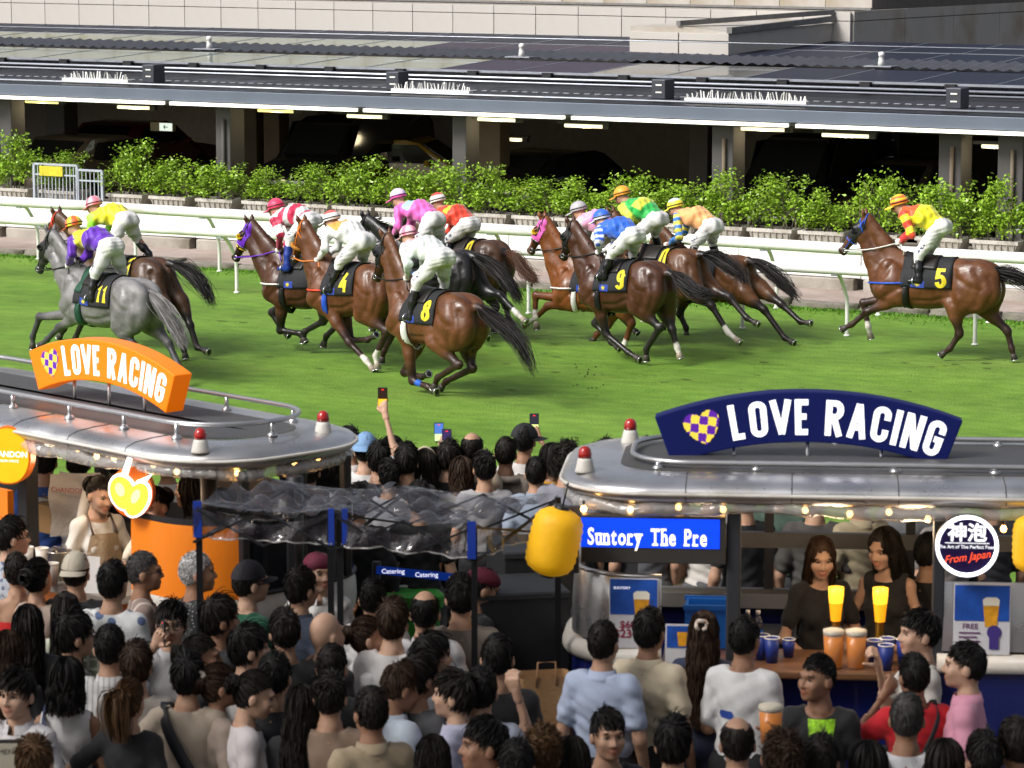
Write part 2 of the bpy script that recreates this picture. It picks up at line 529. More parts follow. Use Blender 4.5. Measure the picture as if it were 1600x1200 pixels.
def turf_material():
    m = bpy.data.materials.new('turf')
    m.use_nodes = True
    N, L = m.node_tree.nodes, m.node_tree.links
    p = N['Principled BSDF']
    p.inputs['Roughness'].default_value = .7
    p.inputs['Specular IOR Level'].default_value = .25
    tc = N.new('ShaderNodeTexCoord')
    def noise(scale, stretch=None, det=6, rough=.6):
        src = tc.outputs['Object']
        if stretch:
            mp = N.new('ShaderNodeMapping'); mp.inputs['Scale'].default_value = stretch
            L.new(src, mp.inputs['Vector']); src = mp.outputs[0]
        n = N.new('ShaderNodeTexNoise'); n.inputs['Scale'].default_value = scale; n.inputs['Detail'].default_value = det
        n.inputs['Roughness'].default_value = rough
        L.new(src, n.inputs['Vector']); return n.outputs['Fac']
    def ramp(fac, stops):
        r = N.new('ShaderNodeValToRGB')
        e = r.color_ramp.elements
        e[0].position, e[0].color = stops[0][0], (*stops[0][1], 1)
        e[1].position, e[1].color = stops[-1][0], (*stops[-1][1], 1)
        for q, c in stops[1:-1]:
            k = e.new(q); k.color = (*c, 1)
        L.new(fac, r.inputs[0]); return r.outputs[0]
    def mix(a, b, fac, mode='MIX'):
        x = N.new('ShaderNodeMix'); x.data_type = 'RGBA'; x.blend_type = mode
        L.new(a, x.inputs['A']); L.new(b, x.inputs['B'])
        if isinstance(fac, float): x.inputs['Factor'].default_value = fac
        else: L.new(fac, x.inputs['Factor'])
        return x.outputs['Result']
    big = ramp(noise(.35, (.5, 1.6, 1)), [(.3, (.116, .236, .024)), (.5, (.142, .272, .030)), (.72, (.180, .298, .042))])
    mid = ramp(noise(3.2, (.7, 1.3, 1)), [(.34, (.74, .79, .74)), (.66, (1.18, 1.13, 1.18))])
    c = mix(big, mid, 1.0, 'MULTIPLY')
    fine = ramp(noise(42, None, 3, .75), [(.3, (.55, .6, .52)), (.5, (1, 1, 1)), (.72, (1.45, 1.38, 1.4))])
    c = mix(c, fine, .8, 'MULTIPLY')
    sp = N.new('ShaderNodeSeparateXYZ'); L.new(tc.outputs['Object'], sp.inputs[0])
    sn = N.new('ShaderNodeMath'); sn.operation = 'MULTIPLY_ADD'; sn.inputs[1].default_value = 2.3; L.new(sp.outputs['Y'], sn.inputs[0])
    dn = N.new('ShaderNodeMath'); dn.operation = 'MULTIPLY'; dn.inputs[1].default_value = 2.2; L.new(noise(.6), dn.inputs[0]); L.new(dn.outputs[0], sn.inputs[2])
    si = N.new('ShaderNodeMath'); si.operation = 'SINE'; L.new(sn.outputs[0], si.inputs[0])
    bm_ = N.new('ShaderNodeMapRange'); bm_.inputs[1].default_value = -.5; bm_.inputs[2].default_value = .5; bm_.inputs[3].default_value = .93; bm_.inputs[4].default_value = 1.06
    L.new(si.outputs[0], bm_.inputs[0])                      # faint shadow bands put into the turf colour
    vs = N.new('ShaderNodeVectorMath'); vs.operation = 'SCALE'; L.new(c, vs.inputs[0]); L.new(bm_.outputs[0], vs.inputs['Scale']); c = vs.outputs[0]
    worn = N.new('ShaderNodeMapRange'); worn.inputs[1].default_value = .66; worn.inputs[2].default_value = .76
    L.new(noise(1.7, (.7, 1.3, 1), 8, .7), worn.inputs[0])
    straw = N.new('ShaderNodeRGB'); straw.outputs[0].default_value = (.20, .21, .055, 1)
    wf = N.new('ShaderNodeMath'); wf.operation = 'MULTIPLY'; wf.inputs[1].default_value = .55
    L.new(worn.outputs[0], wf.inputs[0])
    c = mix(c, straw.outputs[0], wf.outputs[0])
    L.new(c, p.inputs['Base Color'])
    b = N.new('ShaderNodeBump'); b.inputs['Strength'].default_value = .6; b.inputs['Distance'].default_value = .04
    L.new(noise(30, None, 4, .7), b.inputs['Height']); L.new(b.outputs[0], p.inputs['Normal'])
    return m
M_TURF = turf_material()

# ------------------------------------------------------------------ ground
tstruct('ground', MB().span((-900, -900, -.30), (900, 900, -.05)), pm('yard_ground', (.02, .02, .02), .9, var=.3, scale=.5))
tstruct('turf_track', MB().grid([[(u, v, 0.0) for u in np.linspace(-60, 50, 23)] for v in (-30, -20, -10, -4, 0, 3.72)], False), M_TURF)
tstruct('sand_path', MB().grid([[(u, v, .004) for u in (-60, 50)] for v in (3.9, 5.0, 6.5)], False),
        pm('path_sand', (.36, .29, .255), .95, var=.14, scale=2.5, bump=.5, bscale=40, dirt=(.25, .19, .15), dscale=.9))
tstruct('planter_plinth', MB().span((-60, 6.62, -.02), (50, 9.3, .50)), M_CONC)
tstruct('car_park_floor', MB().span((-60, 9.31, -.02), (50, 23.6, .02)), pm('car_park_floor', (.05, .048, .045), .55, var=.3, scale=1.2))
TERR = .46
terr = MB().span((-40, 5, -.02), (40, 26.8, TERR)).build('terrace_paving', pm('terrace_paving', (.14, .13, .12), .8, var=.25, scale=1.5, bump=.3, bscale=25))
terr['kind'] = 'structure'

# unseen see-through roof slab added overhead to dim the near crowd
st = MB().span((-60, -30, 12.0), (60, 13.6, 12.1)).build('crowd_shade_slab', pm('shade_slab_film', (.6, .58, .55), .8, var=.1, alpha=.36))
st['kind'] = 'structure'

# kerb of single blocks between turf and path
kerb = tstruct('kerb', MB().span((-60, 3.74, -.02), (50, 3.88, .05)), M_KERB)
kb = MB().span((-.56, -.09, 0), (.56, .09, .13)).mesh('kerb_block', M_KERB)
rr = random.Random(3)
for i in range(24):
    link('kerb_block', kb, kerb, bevel=.02, loc=(-14.2 + i * 1.16, 3.80 + rr.uniform(-.012, .012), .004 + rr.uniform(-.03, .01)), rot=(rr.uniform(-.02, .02), 0, rr.uniform(-.012, .012)))

# short blades standing out of the turf, too many to count
def turf_blades(n=16000):
    g = np.random.default_rng(11)
    u = g.uniform(-17, 11, n); v = 3.72 - np.abs(g.normal(0, .10, n)) * np.where(g.random(n) < .25, 4, 1)
    h = g.uniform(.02, .06, n)
    a = g.uniform(0, 2 * pi, n)
    wv = g.uniform(.006, .014, n)
    lean = g.normal(0, .6, (n, 2))
    b0 = np.stack([u - wv * np.cos(a), v - wv * np.sin(a), np.zeros(n)], 1)
    b1 = np.stack([u + wv * np.cos(a), v + wv * np.sin(a), np.zeros(n)], 1)
    t = np.stack([u + lean[:, 0] * h, v + lean[:, 1] * h, h], 1)
    V = np.stack([b0, b1, t], 1).reshape(-1, 3)
    o = link('turf_blades', mesh_from('turf_blades', V, np.arange(3 * n).reshape(-1, 3), pm('turf_blade', (.12, .27, .025), .55, var=.45, scale=9, spec=.3)))
    o.matrix_world = TM
    tag(o, 'longer turf blades left along the foot of the kerb', 'grass', kind='stuff')
turf_blades()
# hoof marks torn into the turf
g = np.random.default_rng(21)
mb = MB()
for i in range(90):
    u, v = g.uniform(-13, 9), g.uniform(-6.0, .6)
    r = g.uniform(.02, .06); a0 = g.uniform(0, 6)
    mb.add([(u + 1.5 * r * cos(a) * (k_ := g.uniform(.6, 1.2)), v + r * sin(a) * k_, .006 + i * .00002) for a in np.linspace(0, 2 * pi, 9, endpoint=False)], [tuple(range(9))])
hm = mb.build('hoof_marks', pm('torn_turf', (.10, .155, .026), .95, var=.5, scale=3))
hm.matrix_world = TM
tag(hm, 'torn hoof marks scattered over the turf', 'hoof marks', kind='stuff')
# clods kicked up behind the field
g = np.random.default_rng(5)
mb = MB()
for i in range(34):
    px, py = 918 + g.normal(0, 17), 592 + g.normal(0, 17)
    p = at_y(px, py, 41.0 + g.uniform(-.4, .4))
    if p.z < .01: p.z = .015
    r = g.uniform(.004, .013)
    mb.lathe([(0, -r), (r * .9, -r * .3), (r, r * .4), (0, r)], 5, p)
tag(mb.build('flying_turf_clods', pm('wet_soil', (.05, .035, .02), .9)), 'spray of dark soil clods kicked up over the turf', 'clods', kind='stuff')

# ------------------------------------------------------------------ white running rails
def rail(name, label, v_base, v_top, z_top, r, posts, u0=-24, u1=16):
    t = troot(name, label, 'rail', 0, v_base, 0)
    mb = MB()
    dv = v_top - v_base
    prof = [(r * 1.0 * cos(a), r * .95 * sin(a)) for a in np.linspace(0, 2 * pi, 16, endpoint=False)]
    nseg = 20
    P = []
    for i in range(nseg + 1):
        u = u0 + (u1 - u0) * i / nseg
        sag = .006 * sin(i * 2.1)
        P.append([(u, dv + y, z_top + z + sag) for y, z in prof])
    mb.grid(P, closed=True)
    mb.build('top_rail', M_WHITE, t)
    for pu in posts:
        pts = [(pu, 0, -.1), (pu, 0, .42), (pu, dv * .12, .62), (pu, dv * .55, z_top - .14), (pu, dv * .98, z_top - r * .5)]
        pb = MB().tube([Vector(q) for q in interp_path(pts, 12)], .030, 10)
        pb.lathe([(.05, 0), (.05, .015), (.03, .03)], 10, (pu, 0, .002))
        po = pb.build('rail_post', M_WHITE, t)
        MB().box((pu, dv * .98, z_top - r * .9), (.10, .10, .05)).build('clamp', M_STEEL, po, bevel=.008)
    return t
ub = lambda px: u_of(px, 1.0, 0)
rail('running_rail', 'white tubular running rail nearest the horses, posts standing in the turf', 1.0, .55, 1.02, .074,
     [ub(-230), ub(90), ub(370), ub(610), ub(826), ub(1006), ub(1160), ub(1323), ub(1523), ub(1730)])
ua = lambda px: u_of(px, 3.45, 0)
rail('kerb_rail', 'white tubular rail farther back along the mossy kerb', 3.45, 2.95, 1.06, .092,
     [ua(-150), ua(60), ua(212), ua(343), ua(500), ua(640), ua(790), ua(930), ua(1075), ua(1213), ua(1372), ua(1545), ua(1720)])

# ------------------------------------------------------------------ low white barrier on concrete footings behind the path
bar = troot('barrier_wall', 'low white board barrier on concrete footings behind the sand path', 'barrier', 0, 6.3, 0)
bl = 2.2
brd = MB().span((-bl / 2 + .006, -.03, .20), (bl / 2 - .006, .03, .62)).mesh('board', M_WHITE)
ftg = MB().span((-bl / 2 + .07, -.10, -.02), (bl / 2 - .09, .10, .19)).mesh('footing', M_CONC)
cap = MB().span((-bl / 2 + .004, .05, .64), (bl / 2 - .004, .17, .74)).mesh('cap_rail', M_WHITE)
for i in range(14):
    u = -18.2 + i * bl
    link('board', brd, bar, bevel=.012, loc=(u, rr.uniform(-.01, .01), rr.uniform(-.015, .015)), rot=(0, rr.uniform(-.006, .006), 0))
    link('footing', ftg, bar, bevel=.02, loc=(u + rr.uniform(-.02, .02), 0, 0))
    link('cap_rail', cap, bar, bevel=.02, loc=(u, 0, rr.uniform(-.02, .02)))

# ------------------------------------------------------------------ planters with clipped ficus
M_LEAF = pm('ficus_leaf', (.24, .40, .028), .34, var=.55, scale=3.5, spec=.5)
M_STEM = pm('ficus_stem', (.20, .17, .13), .85, var=.3, scale=12)
M_PLANT = pm('planter_concrete', (.55, .52, .47), .85, var=.15, scale=3, bump=.3, dirt=(.30, .27, .22), dscale=2.5)
M_SOIL = pm('potting_soil', (.05, .04, .03), 1.0)
def ficus_mesh(seed, w=1.12, h=1.0, dep=.62, n=2000):
    g = np.random.default_rng(seed)
    nb = 40                                           # twig tips the leaves gather round
    tips = np.stack([g.uniform(-w / 2, w / 2, nb), g.uniform(-dep / 2, dep / 2, nb), g.uniform(.30, 1.0, nb) * h], 1)
    tips[:, 2] *= 1 - .52 * np.abs(tips[:, 0] / (w / 2)) ** 2.6 * g.uniform(.5, 1, nb)
    tips[:6, 2] = h * g.uniform(1.0, 1.24, 6); tips[:6, 0] *= .7
    k = g.integers(0, nb, n)
    p = tips[k] + g.normal(0, 1, (n, 3)) * np.array([.085, .085, .10])
    p[:, 2] -= g.random(n) * .12
    L = g.uniform(.055, .105, n); W = L * .55
    d = g.normal(0, 1, (n, 3)) + np.array([0, -.25, -.45]); d /= np.linalg.norm(d, axis=1)[:, None]
    s_ = np.cross(d, g.normal(0, 1, (n, 3))); s_ /= np.linalg.norm(s_, axis=1)[:, None]
    nn = np.cross(d, s_) * .18
    V = np.stack([p, p + d * (L * .45)[:, None] - s_ * (W * .5)[:, None] + nn * L[:, None], p + d * L[:, None], p + d * (L * .45)[:, None] + s_ * (W * .5)[:, None] + nn * L[:, None]], 1).reshape(-1, 3)
    leaf = mesh_from('foliage', V, np.arange(4 * n).reshape(-1, 4), M_LEAF)
    mb = MB()
    for i in range(9):
        x0 = g.uniform(-w * .36, w * .36); y0 = g.uniform(-.1, .1)
        j = g.integers(0, nb)
        q = tips[j]
        pts = [(x0, y0, -.04), (x0 + .04 * g.normal(), y0, .25 * h), (x0 * .6 + q[0] * .4, y0 * .5 + q[1] * .5, .5 * h), tuple(q)]
        mb.tube(interp_path(pts, 7), [.016, .014, .012, .010, .008, .006, .004], 5)
        for b in range(3):
            j2 = g.integers(0, nb); q2 = tips[j2]
            if abs(q2[0] - x0) < .4: mb.tube(interp_path([pts[1], tuple((np.array(pts[1]) + q2) / 2 + g.normal(0, .04, 3)), tuple(q2)], 5), [.009, .008, .006, .005, .003], 4)
    return leaf, mb.mesh('stems', M_STEM)
FIC = [ficus_mesh(20 + i) for i in range(5)]
def planter_mesh():
    mb = MB()
    L, W, Hh = .80, .46, .26
    def ring(l, w, z): return [(-l / 2, -w / 2, z), (l / 2, -w / 2, z), (l / 2, w / 2, z), (-l / 2, w / 2, z)]
    R = [ring(L - .16, W - .10, 0), ring(L, W, Hh - .06), ring(L + .05, W + .05, Hh - .06), ring(L + .05, W + .05, Hh), ring(L - .05, W - .05, Hh), ring(L - .06, W - .06, Hh - .05)]
    mb.grid(R, False, closed=True)
    mb.f.append((3, 2, 1, 0)); mb.sm.append(False)
    return mb.mesh('trough', M_PLANT)
PLM = planter_mesh()
RIBM = MB()
for k in range(7): RIBM.beam((-.335 + k * .112, -.213, .03), (-.345 + k * .115, -.245, .20), .022, .012, up=(0, -1, 0))
RIBM = RIBM.mesh('trough_rib', pm('rib_shade', (.33, .31, .27), .9))
SOILM = MB().span((-.36, -.18, .15), (.36, .18, .22)).mesh('soil', M_SOIL)
VP, ZP = 8.15, .50
# (pixel across, width factor, height factor, a word of its own)
SHRUB = [(-40, 1.0, 1.0), (28, 1.1, .98), (100, .75, .80), (205, .95, .92), (272, .98, .66), (345, 1.05, .70), (418, .85, .50), (492, 1.0, .72), (560, 1.0, .80), (628, .95, .64), (700, 1.05, .78), (770, 1.0, .74),
         (842, 1.05, .72), (910, .92, .62), (985, 1.1, .78), (1062, 1.0, .72), (1135, 1.0, .78), (1212, 1.05, .86), (1292, .82, .66), (1374, 1.05, .86), (1476, 1.05, .98), (1562, .95, .90), (1650, 1.0, 1.0)]
WHERE = ['beyond the left edge of the rail', 'at the far left edge', 'just left of the gate notice', 'right of the gate', 'above the yellow jockey', 'between the yellow and the striped jockeys', 'left of the striped jockey', 'above the striped jockey', 'right of the striped jockey', 'left of the bright pink jockey', 'above the red jockey', 'right of the red jockey', 'above the brown tail', 'left of the silver cap', 'above the green jockey', 'between the green and orange jockeys', 'right of the orange jockey', 'second right of the orange jockey', 'left of the number 5 horse', 'above the head of the number 5 horse', 'right of the number 5 jockey', 'above the rump of the number 5 horse', 'beyond the right edge of the rail']
HZ = [.9, .86, .66, .86, .66, .66, .54, .70, .74, .62, .74, .68, .64, .58, .74, .68, .76, .84, .62, .84, .94, .86, .95]
for i, (px, wf, hf) in enumerate(SHRUB):
    u = u_of(px, VP, ZP + .6)
    p = thing('trough_planter', 'pale concrete trough with a ficus, ' + WHERE[i], 'planter', T(u, VP, ZP), -ALPHA + rr.uniform(-.02, .02), 'concrete troughs in the planter row')
    link('trough', PLM, p); link('trough_rib', RIBM, p, kind='stuff'); link('soil', SOILM, p)
    s_ = thing('ficus_shrub', 'leafy green ficus shrub in a trough, ' + WHERE[i], 'shrub', T(u, VP, ZP + .25), -ALPHA, 'ficus shrubs along the car park')
    lf, stm = FIC[(i * 3 + 1) % 5]
    sx = wf * rr.choice((1, -1)); hz_ = HZ[i] / 1.13 * rr.uniform(.9, 1.12); sx *= .92
    a = link('foliage', lf, s_); a.scale = (sx, 1, hz_)
    b = link('stems', stm, s_); b.scale = (sx, 1, hz_)

# grey metal gate with a yellow notice among the planters
gx0, gx1 = u_of(66, 8.0, 1.2), u_of(172, 8.0, 1.2)
gt = troot('barred_gate', 'grey metal barred gate with a small yellow notice between two troughs', 'gate', (gx0 + gx1) / 2, 7.75, .5)
M_GATE = pm('grey_gate_paint', (.42, .46, .52), .5, .2, var=.1)
wg = (gx1 - gx0) / 2
for s0, s1, hh in ((-wg, .22, .78), (.24, wg, .70)):
    leaf = MB().beam((s0, 0, .02), (s0, 0, hh), .05, .05).beam((s1, 0, .02), (s1, 0, hh), .05, .05).beam((s0, 0, hh), (s1, 0, hh), .05, .04).beam((s0, 0, .1), (s1, 0, .1), .04, .04).beam((s0, 0, hh - .2), (s1, 0, hh - .2), .035, .03).build('gate_frame', M_GATE, gt)
    nb = int((s1 - s0) / .085)
    for k in range(1, nb):
        x = s0 + (s1 - s0) * k / nb
        MB().beam((x, 0, .1), (x, 0, hh), .016, .016).build('bar', M_GATE, leaf)
MB().span((-wg + .16, -.05, .56), (-.10, -.035, .75)).build('notice', pm('yellow_notice', (.62, .52, .03), .5, var=.2, scale=15), gt)
# bent tube hoops of cycle stands at the right
for px in (1180, 1590):
    u = u_of(px, 8.9, .8)
    h_ = troot('tube_hoop', 'bent white tube barrier hoop by the troughs ' + ('near the lone horse at the right edge' if px > 1500 else 'left of the number 5 horse'), 'hoop', u, 8.75, .5)
    MB().tube(interp_path([(-.05, 0, 0), (-.05, 0, .28), (.02, 0, .36), (.5, 0, .36), (.95, 0, .36), (1.02, 0, .28), (1.02, 0, 0)], 26), .025, 8).build('hoop_tube', M_WHITE, h_)

# ------------------------------------------------------------------ open car park under a low roof
ZC, VC = 2.45, 9.05                                          # underside of the roof edge
cp = troot('car_park_canopy', 'long low car park roof with grey metal fascia carrying rows of solar panels', 'canopy', 0, 0, 0)
M_FASC = pm('fascia_metal', (.125, .15, .195), .5, .35, var=.1, scale=1.2)
M_ROOF = pm('roof_sheet', (.022, .022, .026), .5, .3, var=.35, scale=1.5, rvar=.12)
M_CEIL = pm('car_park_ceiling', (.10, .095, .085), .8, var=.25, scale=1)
U0, U1 = -44, 18
MB().span((U0, VC, ZC + .05), (U1, VC + .12, ZC + .27)).build('fascia', M_FASC, cp, bevel=.01)
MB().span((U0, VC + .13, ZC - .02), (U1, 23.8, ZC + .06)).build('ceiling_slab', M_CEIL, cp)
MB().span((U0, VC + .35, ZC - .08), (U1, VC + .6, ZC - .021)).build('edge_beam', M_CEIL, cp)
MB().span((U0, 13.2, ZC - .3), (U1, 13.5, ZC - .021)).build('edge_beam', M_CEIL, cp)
led = MB()
M_LED = pm('led_strip', (.9, .9, .85), .4, emit=(1.0, .96, .82), estr=1.5)
u = U0
while u < U1:
    led.span((u + .05, VC - .045, ZC - .03), (u + 4.3, VC + .05, ZC + .03)); u += 4.42
led.build('light_strip', M_LED, cp)
# deck: apron strip, two banks of panels on rails, ridge of pressed sheet
ZR = ZC + .28
def zdeck(v): return ZR + (v - VC) * .028
R = [[(u, v, zdeck(v) - d) for u in (U0, U1)] for v, d in ((VC, 0), (11.4, 0), (11.41, .0), (23.9, 0))]
MB().grid(R, False).build('roof_sheet', M_ROOF, cp)
rg = MB()
for u in np.arange(-34, 14, .22): rg.span((u, 10.55, zdeck(10.9) + .002), (u + .12, 10.62, zdeck(10.9) + .012))
rg.build('roof_seam', M_STEEL, cp)
for v, r, dz in ((VC + .20, .022, .05), (VC + .55, .014, .03), (11.55, .022, .10), (11.95, .016, .07), (12.2, .03, .12)):
    MB().tube([(U0, v, zdeck(v) + dz), (U1, v, zdeck(v) + dz)], r, 6).build('cable_pipe', M_STEEL, cp)
def panel_material(name, col, rough):
    m = pm(name, col, rough, .0, var=.25, scale=2, spec=.9, coat=.6)
    return m
PANM = [pm('solar_glass_blue', (.020, .024, .040), .5, var=.25, spec=.12), pm('solar_glass_violet', (.045, .036, .058), .5, var=.25, spec=.2),
        panel_material('solar_glass_grey', (.085, .085, .08), .3), panel_material('solar_glass_green', (.055, .105, .06), .28)]
pw, pl = 1.66, 2.25
pan = MB().span((-pw / 2 + .015, -pl / 2, -.018), (pw / 2 - .015, pl / 2, .018)).mesh('solar_panel')
frm = MB().span((-pw / 2, -pl / 2 - .02, -.022), (-pw / 2 + .012, pl / 2 + .02, .026)).span((pw / 2 - .012, -pl / 2 - .02, -.022), (pw / 2, pl / 2 + .02, .026)).span((-pw / 2, -pl / 2 - .02, -.022), (pw / 2, -pl / 2 - .005, .024)).mesh('panel_frame', M_STEEL)
clp = MB().box((0, 0, 0), (.20, .12, .09)).mesh('clamp', M_BLACK)
for row, (v, z0) in enumerate(((13.7, .22), (17.6, .26), (20.4, .26))):
    for i in range(27):
        u = -31.5 + i * pw
        if row == 0: mi = 3 if -25 < u < -9.6 else (1 if -9.6 <= u < -6.5 else (2 if u < -2.6 else 0))
        elif row == 1: mi = 3 if u < -13 else (1 if u < -6 else 0)
        else: mi = 0
        z = zdeck(v) + z0
        o = link('solar_panel', pan, cp, m=PANM[mi], loc=(u, v, z), rot=(radians(2.5), 0, 0))
        link('panel_frame', frm, o)
        if row == 0:
            link('clamp', clp, cp, loc=(u, v - pl / 2 - .06, z - .08))
ridge = MB()
pts = []
for u in np.arange(-36, 16, .14): pts.append((u, .05 if int(round(u / .14)) % 2 else 0.0))
ridge.grid([[(u, 15.2, zdeck(15.2) + .25 + d) for u, d in pts], [(u, 16.2, zdeck(16.2) + .33 + d) for u, d in pts]], False)
ridge.build('ridge_sheet', pm('ridge_metal', (.10, .105, .12), .45, .5, var=.2), cp)
tag_wire = MB().tube([(U0, 16.9, zdeck(16.9) + .55), (U1, 16.9, zdeck(16.9) + .55)], .012, 5).build('lightning_wire', M_STEEL, cp)
for px, py in ((327, 76), (815, 92), (1377, 106)):
    u = u_of(px, 15.3, zdeck(15.3) + .3)
    t = troot('roof_vent', 'small white vent stub on the car park roof, ' + {327: 'above the left half of the hedge', 815: 'in the middle of the roof', 1377: 'before the dark side wall'}[px], 'vent', u, 15.3, zdeck(15.3) + .28)
    MB().span((-.28, -.2, 0), (.28, .2, .02)).build('flashing', M_STEEL, t)
    MB().lathe([(.07, .02), (.055, .12), (.05, .2), (.06, .205), (.06, .26), (.03, .28), (0, .285)], 12).build('vent_pipe', M_WHITE, t)
for px in (240, 621, 1036, 1496):
    v = 9.75
    u = u_of(px, v, zdeck(v) + .2)
    t = troot('floodlight_box', 'dark grey box lamp housing on the roof edge, ' + {240: 'leftmost of the four', 621: 'second from the left', 1036: 'third from the left', 1496: 'above the number 5 horse'}[px], 'light box', u, v, zdeck(v) + .02)
    MB().span((-.14, -.19, .03), (.14, .19, .38)).build('housing', pm('lamp_housing', (.05, .055, .07), .45, .3), t, bevel=.015)
    MB().span((-.20, -.24, 0), (.24, .24, .03)).build('base_plate', M_DARK, t)
    for z in (.14, .27): MB().span((-.05, -.20, z), (.07, -.191, z + .025)).build('label_plate', M_WHITE, t)
for px0, px1 in ((100, 203), (614, 736), (1072, 1262)):
    v = 9.55
    u0, u1 = u_of(px0, v, zdeck(v) + .1), u_of(px1, v, zdeck(v) + .1)
    t = troot('spike_strip', 'strip of white bird spikes along the roof edge, ' + {100: 'left end of the roof', 614: 'middle of the roof', 1072: 'longest one, right of the middle'}[px0], 'spikes', (u0 + u1) / 2, v, zdeck(v) + .01)
    L_ = (u1 - u0)
    MB().span((-L_ / 2, -.07, 0), (L_ / 2, .07, .09)).build('strip_base', M_WHITE, t)
    n = int(L_ / .055)
    sp = MB()
    for k in range(n):
        x = -L_ / 2 + L_ * (k + .5) / n
        e = .5 + .5 * min(1, 3.2 * (1 - abs(2 * (k + .5) / n - 1)))
        sp.beam((x, 0, .08), (x + rr.uniform(-.05, .05), rr.uniform(-.06, .06), .08 + .15 * e * rr.uniform(.7, 1.1)), .022, .006)
    sp.build('spike', M_WHITE, t, kind='stuff')

# columns, tubes of light, back wall
M_COL = pm('column_paint', (.075, .072, .07), .75, var=.15, scale=2)
M_COLW = pm('column_cream', (.15, .12, .085), .75, var=.15, scale=2)
for i, (px, v, wd, mm, dpt) in enumerate(((20, 9.75, .30, M_COL, .45), (97, 14.5, .50, M_COL, .5), (360, 9.75, .34, M_COL, .5), (398, 15.5, .35, M_COLW, .4), (432, 15.0, .40, M_COLW, .4), (508, 20, .25, M_COLW, .3), (572, 20, .25, M_COLW, .3), (728, 9.75, .30, M_COL, .5),
                                          (770, 12.4, .55, M_COLW, .4), (1098, 14.0, .40, M_COL, .4), (1138, 9.75, .42, M_COL, .5), (1492, 9.9, .42, M_COL, .5), (1586, 9.75, .46, M_COL, .5), (-60, 9.75, .4, M_COL, .5))):
    u = u_of(px, v, 1.5)
    t = troot('car_park_column', ('cream' if mm is M_COLW else 'grey') + ' square column ' + ('at the front edge' if v < 10 else 'deeper inside') + ' of the car park, ' + ('left of the gate', 'behind the gate', 'above the striped jockey', 'just right of the front column over the striped jockey', 'with a twin to its left', 'slim one far inside', 'slim one nearest the yellow car', 'above the red jockey', 'wide one above the brown tail', 'left of the piped column', 'with a drain pipe on its face', 'above the number 5 horse', 'at the right edge', 'beyond the left edge')[i], 'column', u, v, 0)
    MB().span((-wd / 2, -dpt / 2, .02), (wd / 2, dpt / 2, ZC - .025)).build('shaft', mm, t, bevel=.02)
    if i in (2, 10, 11, 12): MB().tube([(wd * .12, -dpt / 2 - .05, .02), (wd * .12, -dpt / 2 - .05, ZC - .3)], .035, 8).build('drain_pipe', M_COLW if i > 2 else M_COL, t)
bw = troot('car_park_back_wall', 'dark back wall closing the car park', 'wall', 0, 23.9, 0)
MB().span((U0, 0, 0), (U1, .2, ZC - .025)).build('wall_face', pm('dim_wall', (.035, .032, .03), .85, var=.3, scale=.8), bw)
M_TUBE = pm('tube_glass', (.9, .9, .8), .4, emit=(1.0, .80, .22), estr=1.7)
M_TUBEW = pm('tube_glass_pale', (.9, .9, .85), .4, emit=(1.0, .88, .52), estr=1.5)
for i, (px, py, v, wl) in enumerate(((67, 159, 10.3, .86), (210, 168, 11.5, .80), (432, 173, 10.3, .84), (571, 182, 11.5, .80), (777, 187, 10.3, .82), (913, 197, 11.5, .80), (1192, 202, 10.3, .88), (1322, 212, 11.5, .90), (1552, 229, 11.8, .4), (165, 224, 20, .5), (806, 218, 16, .35))):
    if i < 9: v = max(9.75, uv(px, py, 2.31)[1])     # hung 14 cm below the roof
    u = u_of(px, v, 2.3); pz = T(u, v)
    r = ray(px, py); zz = CAM_H + r.z * (pz.y / r.y)
    t = troot('tube_light', 'lit ' + ('yellow' if i in (0, 2) else 'pale') + ' tube light under the roof, ' + ('far left, above the gate', 'second from the left', 'right of the front column', 'over the yellow car', 'right of the middle column', 'over the pink hooded horse', 'just right of the piped column', 'second right of the piped column', 'short one at the right', 'dim one deep on the left', 'dim one deep in the middle')[i], 'tube light', u, v, zz)
    MB().tube([(-wl / 2, 0, 0), (wl / 2, 0, 0)], .034, 8).build('tube', M_TUBE if i in (0, 2) else M_TUBEW, t)
    MB().span((-wl / 2 - .14, -.06, .036), (wl / 2 + .14, .06, .09)).build('batten', M_CEIL, t)
    ld = bpy.data.lights.new('tube_lamp', 'POINT'); ld.energy, ld.color, ld.shadow_soft_size = 13, (1.0, .82, .5), .15
    lo = bpy.data.objects.new('tube_lamp', ld); COL.objects.link(lo); lo.parent = t; lo.location = (0, .05, -.12)
    MB().span((wl / 2, -.05, -.04), (wl / 2 + .12, .05, .035)).build('end_cap', M_CEIL, t)
# lit way-out sign
v = 13.0; u = u_of(255, v, 2.0); pz = T(u, v); zz = CAM_H + ray(255, 198).z * (pz.y / ray(255, 198).y)
t = troot('exit_sign', 'small lit white exit sign box hanging in the dark car park', 'exit sign', u, v, zz)
MB().span((-.30, -.05, -.09), (.27, .05, .09)).build('sign_box', pm('sign_housing', (.35, .33, .22), .6), t)
MB().span((-.06, -.06, -.08), (.26, -.051, .08)).build('sign_face', pm('exit_face', (.8, .85, .8), .4, emit=(.75, .85, .78), estr=.9), t)
gm = pm('exit_green', (.02, .3, .12), .5)
MB().beam((.05, -.065, 0), (.16, -.065, 0), .02, .004, up=(0, 1, 0)).beam((.05, -.066, 0), (.09, -.066, .04), .02, .004, up=(0, 1, 0)).beam((.05, -.067, 0), (.09, -.067, -.04), .02, .004, up=(0, 1, 0)).build('arrow', gm, t)

